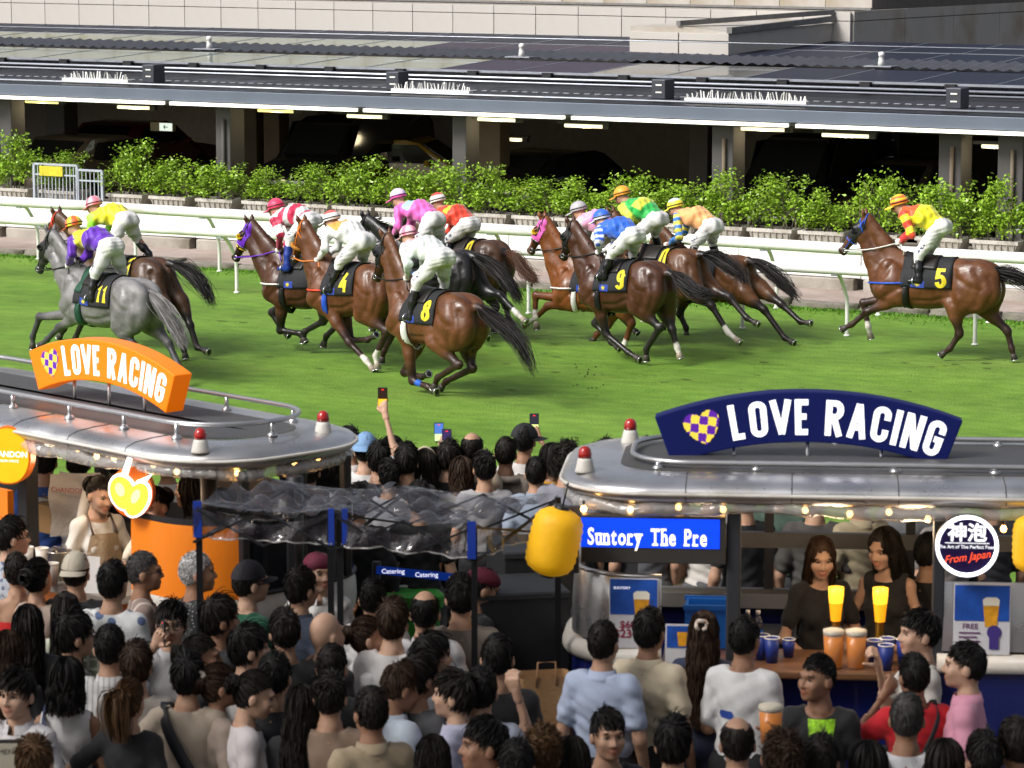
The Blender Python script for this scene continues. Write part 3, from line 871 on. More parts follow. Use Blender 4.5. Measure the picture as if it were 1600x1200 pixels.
# parked cars in the gloom
def car(name, label, u, v, paint, van=False, rz=pi / 2):
    t = thing(name, label, 'car', T(u, v, .02), -ALPHA + rz)
    hb = .95 if not van else 1.2
    if van: prof = [(-2.3, .35), (2.2, .35), (2.3, .7), (2.1, 1.0), (1.5, 1.15), (.9, 1.85), (.6, 1.95), (-2.1, 1.95), (-2.3, 1.7)]
    else: prof = [(-2.15, .32), (2.1, .32), (2.2, .6), (2.05, .78), (1.05, .92), (.35, 1.38), (.05, 1.45), (-1.1, 1.43), (-1.75, 1.02), (-2.12, .95), (-2.2, .6)]
    b = MB(); R = []
    for y, k in ((-.86, .0), (-.80, .035), (.80, .035), (.86, 0)):
        R.append([(x * (1 - (.02 if abs(y) > .85 else 0)), y * (1 - .14 * max(0, (z - .95)) / .5), z) for x, z in prof])
    b.grid(R, True, closed=True)
    n = len(prof)
    b.f += [tuple(range(n)), tuple(range(4 * n - 1, 3 * n - 1, -1))]; b.sm += [False, False]
    b.build('body', paint, t)
    gl = pm('car_glass', (.01, .011, .012), .08, var=0, spec=.8)
    zt, z0 = (1.85, 1.22) if van else (1.36, .98)
    for sgn in (-1, 1):
        MB().prism([(-1.2, z0), (.75 if not van else 1.2, z0), (.3 if not van else .85, zt), (-.95, zt)], (0, sgn * .80, 0), (1, 0, 0), (0, 0, 1), (0, sgn, 0), .03).build('side_window', gl, t)
    MB().beam((1.02 if not van else 1.42, 0, .96 if not van else 1.25), (.4 if not van else .95, 0, 1.36 if not van else 1.8), 1.3, .03).build('windscreen', gl, t)
    MB().beam((-1.68 if not van else -2.27, 0, 1.05), (-1.2 if not van else -2.12, 0, 1.38 if not van else 1.85), 1.25, .03).build('rear_window', gl, t)
    for x in (-1.35, 1.35):
        for sgn in (-1, 1):
            wb = MB().lathe([(.14, -.10), (.30, -.10), (.32, -.06), (.32, .06), (.30, .10), (.14, .10)], 18, (x, sgn * .78, .32), M=Matrix.Rotation(pi / 2, 3, 'X')).build('wheel', M_BLACK, t)
            MB().lathe([(0, -.115), (.17, -.105), (.17, .105), (0, .115)], 12, (x, sgn * .78, .32), M=Matrix.Rotation(pi / 2, 3, 'X')).build('rim', M_STEEL, wb)
    for sgn in (-1, 1):
        MB().box((2.1, sgn * .62, .68), (.14, .3, .12)).build('headlight', pm('lamp_lens', (.5, .5, .48), .1), t, bevel=.02)
        MB().box((-2.15, sgn * .66, .8), (.1, .2, .14)).build('tail_light', pm('tail_lens', (.25, .01, .01), .2), t, bevel=.02)
        MB().box((.55, sgn * .98, 1.0), (.1, .18, .12)).build('mirror', paint, t, bevel=.03)
P_BLK = pm('black_car_paint', (.008, .008, .010), .12, var=0, coat=1.0)
P_RED = pm('red_car_paint', (.16, .008, .008), .2, var=0, coat=1.0)
P_YEL = pm('yellow_car_paint', (.42, .27, .01), .2, var=0, coat=.8)
P_TAN = pm('tan_car_paint', (.16, .13, .10), .3, .3, var=0, coat=.8)
car('parked_car', 'dark red saloon car parked deep in the car park on the left', u_of(215, 17, 1), 17.0, P_RED, rz=pi * .52)
car('parked_car', 'bronze car behind the barred gate', u_of(135, 12.5, 1), 12.8, P_TAN, rz=pi * .5)
car('parked_car', 'black van left of the yellow car', u_of(545, 14, 1), 14.0, P_BLK, True, rz=-pi * .5)
car('parked_car', 'yellow car half hidden by the hedge', u_of(655, 15.5, 1), 15.2, P_YEL, rz=pi * .1)
car('parked_car', 'black saloon car behind the middle hedge', u_of(880, 14, 1), 14.0, P_BLK, rz=pi * .45)
car('parked_car', 'tall black van behind the right hedge', u_of(1270, 13.5, 1), 13.6, P_BLK, True, rz=-pi * .5)
car('parked_car', 'grey brown saloon car by the right-hand column', u_of(1400, 14.5, 1), 14.8, P_TAN, rz=-pi * .5)

# ------------------------------------------------------------------ clad building beyond the roof
b0, b1 = at_z(0, 56, 2.95), at_z(1328, 96, 2.95)
bd = (b1 - b0); bd.z = 0; BL = bd.length; bang = atan2(bd.y, bd.x)
bd.normalize(); bn = Vector((-bd.y, bd.x, 0))                 # bn points away
bl_ = thing('clad_building', 'beige panel clad building with stepped walls behind the car park roof', 'building', (b1.x, b1.y, 0), bang)
M_CLAD = pm('cladding', (.45, .43, .40), .6, var=.07, scale=.8, dirt=(.40, .37, .32), dscale=.5)
M_CLADU = pm('cladding_weathered', (.44, .415, .38), .65, var=.1, scale=.8, dirt=(.27, .22, .15), dscale=.8)
M_COPE = pm('cope_metal', (.16, .155, .15), .6, var=.2)
def zh(py, px=700): # height on the wall plane for a pixel
    p = on_plane(px, py, b1, bn); return p.z
zj, zt = zh(19.5), zh(6.5)
z0 = 2.4
MB().span((-BL - 14, .05, 0), (0, 5, z0)).span((-BL - 14, .05, z0), (-.02, 14.0, zt - .02)).build('wall', pm('joint_dark', (.27, .25, .225), .9), bl_)
PWID = 1.16
pa = MB().span((-PWID / 2 + .008, 0, z0), (PWID / 2 - .008, .05, zj - .008)).mesh('panel', M_CLAD)
pb_ = MB().span((-PWID / 2 + .008, 0, zj + .008), (PWID / 2 - .008, .05, zt)).mesh('panel', M_CLAD)
pcx = MB().span((-PWID / 2 + .006, 1.6, zt), (PWID / 2 - .006, 1.65, zt + 2.2)).mesh('panel', M_CLADU)
nW = int((BL + 2) / PWID)
for i in range(nW):
    x = -PWID / 2 - i * PWID
    link('panel', pa, bl_, bevel=.006, loc=(x, rr.uniform(-.004, .004), 0))
    link('panel', pb_, bl_, bevel=.006, loc=(x, rr.uniform(-.004, .004), 0))
    link('panel', pcx, bl_, bevel=.006, loc=(x - .35, rr.uniform(-.004, .004), 0))
MB().span((-BL - 14, 1.66, zt - .5), (-.35, 12, zt + 2.2)).build('upper_storey', pm('joint_dark2', (.12, .11, .10), .9), bl_)
MB().span((-BL - 14, 1.5, zt), (-.33, 1.6, zt + .05)).build('ledge', M_COPE, bl_)
# end wall going back on the right
e = 14.0
for k in range(6):
    y0, y1 = .1 + k * e / 6, .1 + (k + 1) * e / 6 - .02
    MB().span((-.02, y0, z0), (.03, y1, zj - .01)).build('panel', M_CLADU, bl_)
    MB().span((-.02, y0, zj + .01), (.035, y1, zt + .02)).build('panel', M_CLADU, bl_)
MB().span((-6, e + .12, zt), (.02, e + .3, zt + .35)).build('rear_parapet', M_CLAD, bl_)
# lean-to box in front of the wall
yf = -4.3
_pp = b1 + bn * yf
xl, xr_ = (on_plane(985, 70, _pp, bn) - b1).dot(bd), (on_plane(1140, 70, _pp, bn) - b1).dot(bd)
zb = on_plane(1062, 41, _pp, bn).z
bx = MB()
f = [(xl, 2.4), (xr_, 2.4), (xr_, zb - .1), ((xl + xr_) / 2, zb), (xl, zb - .02)]
bx.add([(x, yf, z) for x, z in f] + [(x, -.01, z + .06) for x, z in f], [(4, 3, 2, 1, 0), (1, 2, 7, 6), (0, 5, 9, 4), (2, 3, 8, 7), (3, 4, 9, 8)])
bx.build('roof_box', M_CLADU, bl_)
for x0, x1 in ((xl, (xl + xr_) / 2 - .01), ((xl + xr_) / 2 + .01, xr_)):
    for z1, z2 in ((2.45, 2.45 + (zb - 2.45) * .45), (2.47 + (zb - 2.45) * .45, zb - .30), (zb - .28, zb - .13)):
        MB().span((x0 + .005, yf - .04, z1), (x1 - .005, yf - .003, z2)).build('panel', M_CLAD, bl_, bevel=.006)
MB().beam((xr_ + .02, yf - .05, zb - .06), (xr_ + .02, -.02, zb + .06), .12, .12).build('coping', M_COPE, bl_)
MB().beam(((xl + xr_) / 2, yf - .05, zb + .06), ((xl + xr_) / 2 + 1.2, -.02, zb + .20), .12, .10).build('coping', M_COPE, bl_)
# near-black flakes added to cover the bright sky where the night is dark
ft = np.random.default_rng(9)
hv = []
nleaf = 26000
cx = np.stack([ft.uniform(8, 34, nleaf), ft.uniform(98, 112, nleaf), np.abs(ft.normal(0, 4.0, nleaf))], 1)
dd = ft.normal(0, .35, (nleaf, 3, 3))
o = link('night_backdrop', mesh_from('night_backdrop', (cx[:, None, :] + dd).reshape(-1, 3), np.arange(3 * nleaf).reshape(-1, 3), pm('night_black', (.004, .006, .003), .9)))
tag(o, 'near-black backdrop added for the night darkness beyond the end of the building', 'backdrop', kind='stuff')
# ------------------------------------------------------------------ race horses and jockeys; joints given where the photograph shows them, laid out in each horse's own upright plane
class Pose:
    """the upright plane through a horse: pixels -> local (forward, up)"""
    def __init__(s, gx, gy, head):
        s.h = radians(head)
        s.o = at_z(gx, gy, 0)
        s.fwd = Vector((-cos(s.h), sin(s.h), 0)); s.left = Vector((-sin(s.h), -cos(s.h), 0))
    def __call__(s, p, lat=0.0):
        q = on_plane(p[0], p[1], s.o + s.left * lat, s.left) - s.o
        return np.array([q.dot(s.fwd), lat, q.z])
    def root(s, name, label, cat, group=None, z=0.0):
        return thing(name, label, cat, (s.o.x, s.o.y, z), pi - s.h, group)      # local x runs forward, y to the horse's left

M_COAT = {k: pm('horse_coat_' + k, rough=.43, var=.34, scale=6, attr='coat', spec=.46, coat=c, bump=.30, bscale=18, rvar=.2) for k, c in (('bay', .06), ('dark', .10), ('grey', .0))}
M_HOOF = pm('hoof_horn', (.05, .042, .036), .5, var=.3, scale=20)
M_SHOE = pm('racing_plate', (.55, .55, .55), .25, .9)
M_HAIRB = pm('black_horse_hair', (.011, .009, .009), .58, var=.4, scale=14, spec=.35)
M_HAIRC = pm('brown_horse_hair', (.075, .030, .014), .55, var=.4, scale=14, spec=.35)
M_HAIRG = pm('grey_horse_hair', (.17, .16, .16), .5, var=.6, scale=5)
M_EYE = pm('wet_eye', (.01, .007, .005), .08, var=0, spec=.9)
M_LEATH = pm('black_tack', (.010, .010, .011), .42, var=.2)
M_CLOTH = pm('number_cloth', (.012, .013, .016), .75, var=.2, scale=12, bump=.2, bscale=60)
M_NUM = pm('number_yellow', (.75, .60, .02), .6, var=.08)
M_CLOTHB = pm('cloth_blue_patch', (.02, .05, .32), .6)
def tack(n, c, r=.5): return pm('tack_' + n, c, r, var=.12, scale=20)
TK = {'red': tack('red', (.62, .05, .02)), 'blue': tack('blue', (.02, .09, .55)), 'white': tack('white', (.72, .72, .70)), 'orange': tack('orange', (.75, .20, .02)), 'yellow': tack('yellow', (.75, .50, .02)),
      'purple': tack('purple', (.13, .02, .45)), 'pink': tack('pink', (.75, .12, .45)), 'black': M_LEATH, 'green': tack('green', (.012, .06, .035)), 'sheep': pm('sheepskin_orange', (.55, .23, .03), .95, bump=.9, bscale=90, var=.3)}

COATS = {  # base, legs, muzzle
    'grey': ((.165, .158, .16), (.055, .052, .055), (.05, .048, .05)), 'bay': ((.098, .040, .015), (.016, .011, .010), (.03, .016, .011)), 'darkbay': ((.058, .021, .010), (.012, .009, .009), (.02, .012, .010)),
    'brown': ((.060, .028, .014), (.014, .010, .010), (.02, .012, .010)), 'black': ((.012, .011, .013), (.008, .008, .009), (.010, .009, .010)), 'chestnut': ((.165, .052, .013), (.11, .036, .012), (.10, .045, .025)),
    'redbay': ((.104, .038, .0145), (.028, .012, .009), (.05, .022, .014))}

def horse(name_label, P, K, coat, tail_mat, num=None, seed=0, hood=None, blink=None, bridle='black', nose=None, girth='black', breast=None, socks=(), boots=(), mane='short', cloth=None, patch=True, kind='bay', wrap=None, numpos=None):
    """K: keypoints in pixels"""
    L = lambda k, lat=0.0: P(K[k], lat)
    W, R = L('W'), L('R')
    sx = float(np.clip((W[0] - R[0]) / .92, .82, 1.12))
    def tr(x, y, z):                                  # template -> this horse
        t = (x + .5) / .92
        return np.array([R[0] + (x + .5) * sx, y, R[2] + (W[2] - R[2]) * t + (z - 1.55)])
    S = Solid(.018, .05)
    E = lambda x, y, z, rx, ry, rz, g=1, k=None, ang=0.0: S.ell(tr(x, y, z), (rx * sx, ry, rz), None if not ang else np.array([[cos(ang), 0, -sin(ang)], [0, 1, 0], [sin(ang), 0, cos(ang)]]), g, k)
    E(.10, 0, 1.15, .60, .285, .345); E(-.25, 0, 1.20, .46, .26, .29); E(.50, 0, 1.13, .27, .235, .31)
    E(.38, 0, 1.42, .30, .075, .15, k=.1); E(-.08, 0, 1.39, .52, .15, .135); E(-.38, 0, 1.43, .26, .16, .11)
    for sg in (1, -1):
        E(-.52, sg * .11, 1.335, .34, .155, .205); E(-.62, sg * .13, 1.13, .22, .145, .31); E(-.78, sg * .095, 1.16, .11, .10, .25)
        E(.47, sg * .165, 1.17, .17, .10, .33, ang=-.35); E(.34, sg * .19, 1.02, .15, .09, .17)
        E(-.40, sg * .15, 1.06, .13, .10, .20, k=.05)
    # neck and head
    poll, mz = L('poll'), L('muzzle')
    d = mz - poll; ln = np.linalg.norm(d); d /= ln
    hl = float(np.clip(ln, .50, .62)); mz = poll + d * hl
    up = np.array([-d[2], 0, d[0]]);  up = up if up[0] > 0 or up[2] > 0 else -up     # towards the forehead
    if up @ np.array([.5, 0, .5]) < 0: up = -up
    c0, c1 = tr(.42, 0, 1.36), tr(.60, 0, 1.10)
    thr = poll + d * .20 - up * .07
    nk = lambda a, b, t: a + (b - a) * t
    S.cap(c0, nk(c0, poll, .5) + up * .0, .17, .115, 2, .09, (1, 1.5)); S.cap(nk(c0, poll, .5), poll - d * .01, .115, .082, 2, .06, (1, 1.35))
    S.cap(c1, nk(c1, thr, .5), .215, .14, 2, .10, (1, 1.35)); S.cap(nk(c1, thr, .5), thr, .14, .095, 2, .06, (1, 1.3))
    S.cap(poll + d * .03, poll + d * hl * .55, .088, .074, 3, .04, (1, 1.05)); S.cap(poll + d * hl * .5, mz - d * .05, .070, .050, 3, .04)
    jw = poll + d * hl * .36 - up * .055
    for sg in (1, -1):
        S.ell(jw + np.array([0, sg * .045, 0]), (.115, .050, .105), g=3, k=.04)
        S.ell(poll + d * hl * .30 + up * .045 + np.array([0, sg * .07, 0]), (.045, .025, .03), g=3, k=.03)
        S.ell(mz - d * .035 + up * .02 + np.array([0, sg * .033, 0]), (.04, .025, .038), g=4, k=.03)
    S.ell(mz - d * .03 - up * .03, (.05, .045, .045), g=4, k=.03)
    for sg in (1, -1):
        e0 = poll + up * .05 + np.array([0, sg * .05, 0]); e1 = e0 + (up * .75 - d * .75) * .13 + np.array([0, sg * .03, 0])
        S.chain([e0, (e0 + e1) / 2 + np.array([0, sg * .006, 0]), e1], [.028, .03, .010], g=6, k=.02)
    # legs
    hoofs = []
    def fore(k, sg, i):
        lat = sg * .16
        kn, ft, toe = L(k + 'k', sg * .13), L(k + 'f', sg * .12), L(k + 't', sg * .12)
        el = tr(.36, lat, .96); pt = tr(.58, lat * .95, 1.05)
        S.cap(tr(.45, lat, 1.2), pt, .13, .12, 1, .08); S.cap(pt, el, .115, .105, 1, .07)
        S.cap(el, nk(el, kn, .45), .105, .082, 1, .06, (1, 1.15)); S.cap(nk(el, kn, .45), kn, .078, .052, 5, .04)
        S.ell(kn, (.058, .052, .06), g=5, k=.03)
        S.cap(kn, ft, .046, .039, 5, .03); S.ell(ft, (.046, .042, .046), g=5, k=.025)
        h = ft + (toe - ft) * .58
        S.cap(ft, h, .037, .036, 5, .02)
        hoofs.append((h, toe, i, ft, kn))
    def hind(k, sg, i):
        lat = sg * .15
        hk, ft, toe = L(k + 'k', sg * .13), L(k + 'f', sg * .12), L(k + 't', sg * .12)
        st = L(k + 's', sg * .17) if (k + 's') in K else nk(tr(-.45, lat, 1.0), hk, .12)
        hip = tr(-.52, lat, 1.20)
        S.cap(hip, st, .18, .125, 1, .10, (1, 1.2)); S.cap(tr(-.72, lat * .9, 1.12), nk(st, hk, .35), .15, .09, 1, .10, (1, 1.2))
        S.cap(st, nk(st, hk, .5), .115, .082, 1, .06, (1, 1.15)); S.cap(nk(st, hk, .5), hk, .078, .050, 5, .04)
        b = hk - ft; b = b / max(np.linalg.norm(b), .01)
        S.cap(hk, hk + b * .055, .048, .036, 5, .03); S.ell(hk, (.058, .050, .058), g=5, k=.03)
        S.cap(hk, ft, .048, .040, 5, .03); S.ell(ft, (.047, .043, .047), g=5, k=.025)
        h = ft + (toe - ft) * .58
        S.cap(ft, h, .038, .037, 5, .02)
        hoofs.append((h, toe, i, ft, hk))
    fore('fn', 1, 0); fore('ff', -1, 1); hind('hn', 1, 2); hind('hf', -1, 3)
    # tail dock
    tl = [P(q, 0) for q in K['tail']]
    S.cap(tl[0] + np.array([.06, 0, 0]), tl[0] + (tl[1] - tl[0]) * .45, .06, .035, 1, .05)
    v, f, g = S.net()
    v = smooth_v(v, f, 2, .45)
    # muscle: grooves pressed into the flank, swellings between them
    X = (v[:, 0] - R[0]) / sx - .5
    Zt = v[:, 2] - (R[2] + (W[2] - R[2]) * (X + .5) / .92) + 1.55
    side = np.clip((np.abs(v[:, 1]) - .06) / .08, 0, 1) * np.isin(g, (1, 2))
    dsp = np.zeros(len(v))
    def groove(pl, dep, wd):
        dm = np.full(len(v), 9.0)
        for (xa, za), (xb, zb) in zip(pl[:-1], pl[1:]):
            dx, dz = xb - xa, zb - za
            t_ = np.clip(((X - xa) * dx + (Zt - za) * dz) / (dx * dx + dz * dz), 0, 1)
            dm = np.minimum(dm, np.hypot(X - xa - t_ * dx, Zt - za - t_ * dz))
        dsp[:] -= 1.25 * dep * np.exp(-(dm / wd) ** 2) * side
    groove([(.31, 1.40), (.24, 1.18), (.25, .92)], .022, .040); groove([(.47, 1.44), (.62, 1.14)], .014, .035); groove([(.52, .98), (.36, 1.10), (.28, 1.12)], .014, .03)
    groove([(-.33, 1.38), (-.27, 1.16), (-.31, .96)], .024, .055); groove([(-.60, 1.42), (-.69, 1.18), (-.60, .94)], .013, .045); groove([(-.76, 1.34), (-.83, 1.12), (-.74, .92)], .012, .04)
    groove([(-.40, 1.28), (-.55, 1.18), (-.66, 1.16)], .012, .04); groove([(.18, .94), (-.05, .95), (-.26, 1.02)], .012, .03); groove([(.62, 1.34), (.78, 1.46)], .010, .04)
    for q in range(5): groove([(.14 - q * .09, 1.26), (.07 - q * .09, 1.02)], .004, .02)
    groove([(-.37, 1.40), (-.40, 1.36)], -.012, .05); groove([(-.42, 1.0), (-.46, .92)], -.014, .06); groove([(-.62, 1.28), (-.64, 1.2)], -.008, .07); groove([(.36, 1.06), (.42, 1.16)], -.012, .06); groove([(.54, 1.2), (.58, 1.08)], -.012, .05)
    nz_ = np.zeros_like(v); fn_ = np.cross(v[f[:, 2]] - v[f[:, 0]], v[f[:, 3]] - v[f[:, 1]])
    for c_ in range(4): np.add.at(nz_, f[:, c_], fn_)
    nz_ /= np.maximum(np.linalg.norm(nz_, axis=1), 1e-9)[:, None]
    v = v + nz_ * dsp[:, None]
    base, legs, muz = (np.array(c) for c in COATS[coat])
    col = np.tile(base, (len(v), 1))
    rng = np.random.default_rng(seed + 100)
    def blendto(c, wgt): col[:] = col + (np.asarray(c) - col) * np.clip(wgt, 0, 1)[:, None]
    # dark points grow down the limb
    for (h, toe, i, ft, jt) in hoofs:
        dj = np.linalg.norm(v - jt, axis=1)
        a, b = jt, ft
        t = np.clip(((v - a) @ (b - a)) / max((b - a) @ (b - a), 1e-4), 0, 1)
        ds = np.linalg.norm(v - (a + t[:, None] * (b - a)), axis=1)
        blendto(legs, np.where(g == 5, np.clip((.30 - dj) / .18, 0, 1), 0)); blendto(legs, np.where(g == 5, (ds < .085) * 1.0, 0))
        t2 = np.clip(((v - ft) @ (h - ft)) / max((h - ft) @ (h - ft), 1e-4), 0, 1)
        d2 = np.linalg.norm(v - (ft + t2[:, None] * (h - ft)), axis=1)
        blendto(legs, np.where(g == 5, (d2 < .085) * 1.0, 0))
        if i in socks:
            s0 = ft + (jt - ft) * .25
            t3 = np.clip(((v - s0) @ (h - s0)) / max((h - s0) @ (h - s0), 1e-4), 0, 1)
            d3 = np.linalg.norm(v - (s0 + t3[:, None] * (h - s0)), axis=1)
            blendto((.62, .58, .53), np.where((g == 5) & (d3 < .07) & (t3 > .02), 1.0, 0))
        for bi, bc in boots:
            if bi == i: blendto(bc, np.where((g == 5) & (ds < .075) & (t > .28 if bc[2] > .2 else t > .1) & (t < .62 if bc[2] > .2 else t < .9), 1.0, 0))
    dk = np.linalg.norm(v - (tl[0] + np.clip(((v - tl[0]) @ (tl[1] - tl[0])) / max((tl[1] - tl[0]) @ (tl[1] - tl[0]), 1e-4), 0, 1)[:, None] * (tl[1] - tl[0])), axis=1)
    blendto(legs if coat != 'grey' else base * .6, np.clip((.10 - dk) / .04, 0, 1))
    blendto(muz, np.where(g == 4, 1.0, 0)); blendto(muz, np.where(g == 3, np.clip((.22 - np.linalg.norm(v - mz, axis=1)) / .12, 0, 1), 0))
    if coat == 'grey':
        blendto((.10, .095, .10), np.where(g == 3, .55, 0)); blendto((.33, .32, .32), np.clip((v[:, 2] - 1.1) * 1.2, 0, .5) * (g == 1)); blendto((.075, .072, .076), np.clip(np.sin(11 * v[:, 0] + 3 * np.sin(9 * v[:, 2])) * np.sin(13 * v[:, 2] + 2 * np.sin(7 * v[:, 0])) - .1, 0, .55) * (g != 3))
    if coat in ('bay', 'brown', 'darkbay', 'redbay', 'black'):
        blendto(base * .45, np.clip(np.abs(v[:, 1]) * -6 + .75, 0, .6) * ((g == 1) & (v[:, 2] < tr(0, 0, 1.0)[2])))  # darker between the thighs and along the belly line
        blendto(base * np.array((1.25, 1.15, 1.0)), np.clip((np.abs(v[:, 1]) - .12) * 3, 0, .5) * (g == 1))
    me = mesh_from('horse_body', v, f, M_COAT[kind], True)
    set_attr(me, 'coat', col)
    root = P.root('race_horse', name_label, 'horse')
    root['group'] = 'race horses galloping along the turf'
    link('body', me, root)
    # hooves with plates
    for (h, toe, i, ft, jt) in hoofs:
        ax = Vector(toe - h); ln = max(ax.length, .03); ax.normalize()
        M = ax.to_track_quat('Z', 'X').to_matrix()
        ln = min(max(ln, .075), .10)
        hf = MB().lathe([(.034, -.015), (.041, .0), (.054, ln), (.0, ln)], 12, h, M=M).build('hoof', pm('hoof_pale', (.30, .25, .20), .55, var=.25) if i in socks else M_HOOF, root)
        MB().lathe([(.036, ln), (.056, ln - .004), (.056, ln + .008), (.036, ln + .008)], 14, h, M=M, cap=False).build('horse_shoe', M_SHOE, hf)
    # eyes
    for sg in (1, -1):
        e = poll + d * hl * .30 + up * .038 + np.array([0, sg * .088, 0])
        MB().lathe([(0, -.02), (.016, -.012), (.02, 0), (.016, .012), (0, .02)], 10, e).build('eye', M_EYE, root)
    # tail
    tp = interp_path(tl, 9)
    n = 430
    sp = np.linspace(.02, 1, 9)
    off = rng.normal(0, 1, (n, 3)) * np.array([.6, .8, .8])
    wave = np.sin(sp[None, :, None] * rng.uniform(3, 7, (n, 1, 1)) + rng.uniform(0, 6, (n, 1, 1))) * rng.normal(0, .028, (n, 1, 3))
    fan = (.014 + .046 * np.sin(np.clip(sp * 2.6, 0, 2.4)))[None, :, None]
    lenk = rng.uniform(.48, 1.06, (n, 1, 1))
    idx = np.clip(sp[None, :, None] * lenk * 8, 0, 7.999)
    i0 = idx.astype(int)[..., 0]; ft_ = idx[..., 0] - i0
    pth = tp[i0] + (tp[np.minimum(i0 + 1, 8)] - tp[i0]) * ft_[..., None] + off[:, None, :] * fan + wave * sp[None, :, None]
    over = np.maximum(lenk - 1, 0); pth[:, -1] += (tp[8] - tp[7]) * over[:, 0] * 2
    v_, q_ = ribbons(pth, .011, .004, rng)
    link('tail', mesh_from('tail', v_, q_, tail_mat, True), root)
    # mane along the crest
    m0, m1 = tr(.40, 0, 1.56), poll + up * .06
    nm = 130
    t = rng.random(nm)
    crest0 = c0 + np.array([.0, 0, .155]); crest0 = tr(.42, 0, 1.53)
    bow = np.array([-.02, 0, .035])
    rt = crest0 + (m1 - crest0) * t[:, None] + bow * np.sin(t * pi)[:, None]
    back = -(m1 - crest0) / np.linalg.norm(m1 - crest0)
    lg = (.10 if mane == 'short' else .17) * rng.uniform(.6, 1.2, nm)
    upn = np.array([back[2], 0, -back[0]]); upn = upn if upn[2] > 0 else -upn
    dirs = back * .8 + upn * (.35 if mane == 'short' else .75) + rng.normal(0, .28, (nm, 3))
    sgm = np.linspace(0, 1, 4)[None, :, None]
    pth = rt[:, None, :] + dirs[:, None, :] * lg[:, None, None] * sgm + np.array([0, .03, -.05])[None, None] * sgm ** 2 * rng.choice([-1, 1], nm)[:, None, None] * np.array([0, 1, 0]) + np.array([0, 0, -.05]) * sgm ** 2
    v_, q_ = ribbons(pth, .022, .008, rng)
    link('mane', mesh_from('mane', v_, q_, tail_mat if coat != 'grey' else M_HAIRB, True), root)
    # head gear: bands follow the head's section
    def band(c, axis, r, w_, mat_, nm_='bridle_strap', ry=None):
        axis = Vector(axis).normalized()
        u = Vector((0, 1, 0)); x = u.cross(axis).normalized()
        pts = [Vector(c) + u * (ry or r) * cos(a) + x * r * sin(a) for a in np.linspace(0, 2 * pi, 18, endpoint=False)]
        return MB().tube(pts, w_, 6, closed=True).build(nm_, mat_, root)
    bm = TK[bridle]
    band(poll + d * hl * .62 - up * .01, d, .082, .009, TK[nose] if nose and nose != 'sheep' else bm, 'noseband', .074)
    if nose == 'sheep': band(poll + d * hl * .60 + up * .005, d, .092, .028, TK['sheep'], 'sheepskin_noseband', .085)
    band(poll + d * hl * .20 - up * .02, d * .7 + up * .5, .128, .009, bm, 'throat_strap', .10)
    band(poll + d * .02 + up * .0, d * .4 + up * .9, .10, .009, bm, 'brow_band', .095)
    for sg in (1, -1):
        y = np.array([0, sg * .092, 0]); y2 = np.array([0, sg * .07, 0])
        MB().tube([poll + d * .02 + y + up * .02, poll + d * hl * .38 + y * 1.06 - up * .0, poll + d * hl * .80 + y2 - up * .02], .008, 6).build('cheek_strap', bm, root)
        MB().tube([Vector(mz - d * .075 + y2 * .95 - up * .03 + (d * cos(a) + up * sin(a)) * .028) for a in np.linspace(0, 2 * pi, 12, endpoint=False)], .006, 5, closed=True).build('bit_ring', M_SHOE, root)
    if hood or blink:
        sh = (lambda nm_, m_, lo, hi, gr, ug: None)
        G = Solid(.016, .04)
        G.p = [q for q in S.p if q[5] in (3,)]
        gv, gf, gg = G.net(grow=.012)
        al = (gv - poll) @ d; au = (gv - poll) @ up
        if hood: kp = (al > -.09) & (al < hl * .56) & ~((np.abs(al - hl * .30) < .05) & (np.abs(au - .03) < .04) & (np.abs(gv[:, 1]) > .05)) & (au > -.10)
        else: kp = (al > hl * .10) & (al < hl * .58) & (np.abs(gv[:, 1]) > .025) & (au > -.07)
        gv, gf = keep_faces(gv, gf, kp)
        link('hood' if hood else 'blinker_hood', mesh_from('hood', gv, gf, TK[hood or blink], True), root)
        for sg in (1, -1):
            cc = poll + d * hl * .36 + up * .035 + np.array([0, sg * .105, 0])
            Mx = (Vector(-d) * .9 + Vector((0, sg * .5, 0))).to_track_quat('Z', 'Y').to_matrix()
            MB().lathe([(.005, -.05), (.032, -.04), (.045, -.01), (.048, .02), (.040, .02), (.030, -.02)], 12, cc, M=Mx).build('blinker_cup', TK['yellow'] if hood else M_LEATH, root)
        if hood: band(poll + d * hl * .56 - up * .01, d, .090, .006, TK['white'], 'hood_edge', .082)
    # body straps, laid on the coat
    bv = BVHTree.FromPolygons([Vector(p) for p in v], [tuple(q) for q in f.tolist()])
    def skin(x, ang, out=.012, zc=1.18):
        """point on the barrel at forward x (template), ang from straight up, positive to the left"""
        c = tr(x, 0, zc)
        dv = Vector((0, sin(ang), cos(ang)))
        hit = bv.ray_cast(Vector(c) + dv * 1.2, -dv, 2.0)
        p_, n_ = hit[0], hit[1]
        if p_ is None: return Vector(c) + dv * .33
        rm = 1 / sqrt((sin(ang) / .315) ** 2 + (cos(ang) / .40) ** 2) + .02
        if abs(ang) > 1.5 and (p_ - Vector(c)).length > rm: p_ = Vector(c) + dv * rm
        return p_ + dv * out
    def wraps(x0, x1, a0, a1, nm_, mt, out=.012, nx=8, na=24, drop=None, thick=False):
        Pg = []
        for j in range(na + 1):
            a = a0 + (a1 - a0) * j / na
            xa, xb = (x0, x1) if drop is None else (x0 + drop[0] * abs(sin(a)), x1 + drop[1] * abs(sin(a)))
            Pg.append([skin(xa + (xb - xa) * i / nx, a, out) for i in range(nx + 1)])
        o = MB().grid(Pg).build(nm_, mt, root)
        sm = o.modifiers.new('solidify', 'SOLIDIFY'); sm.thickness = .008; sm.offset = 1
        return o
    cm = cloth or M_CLOTH
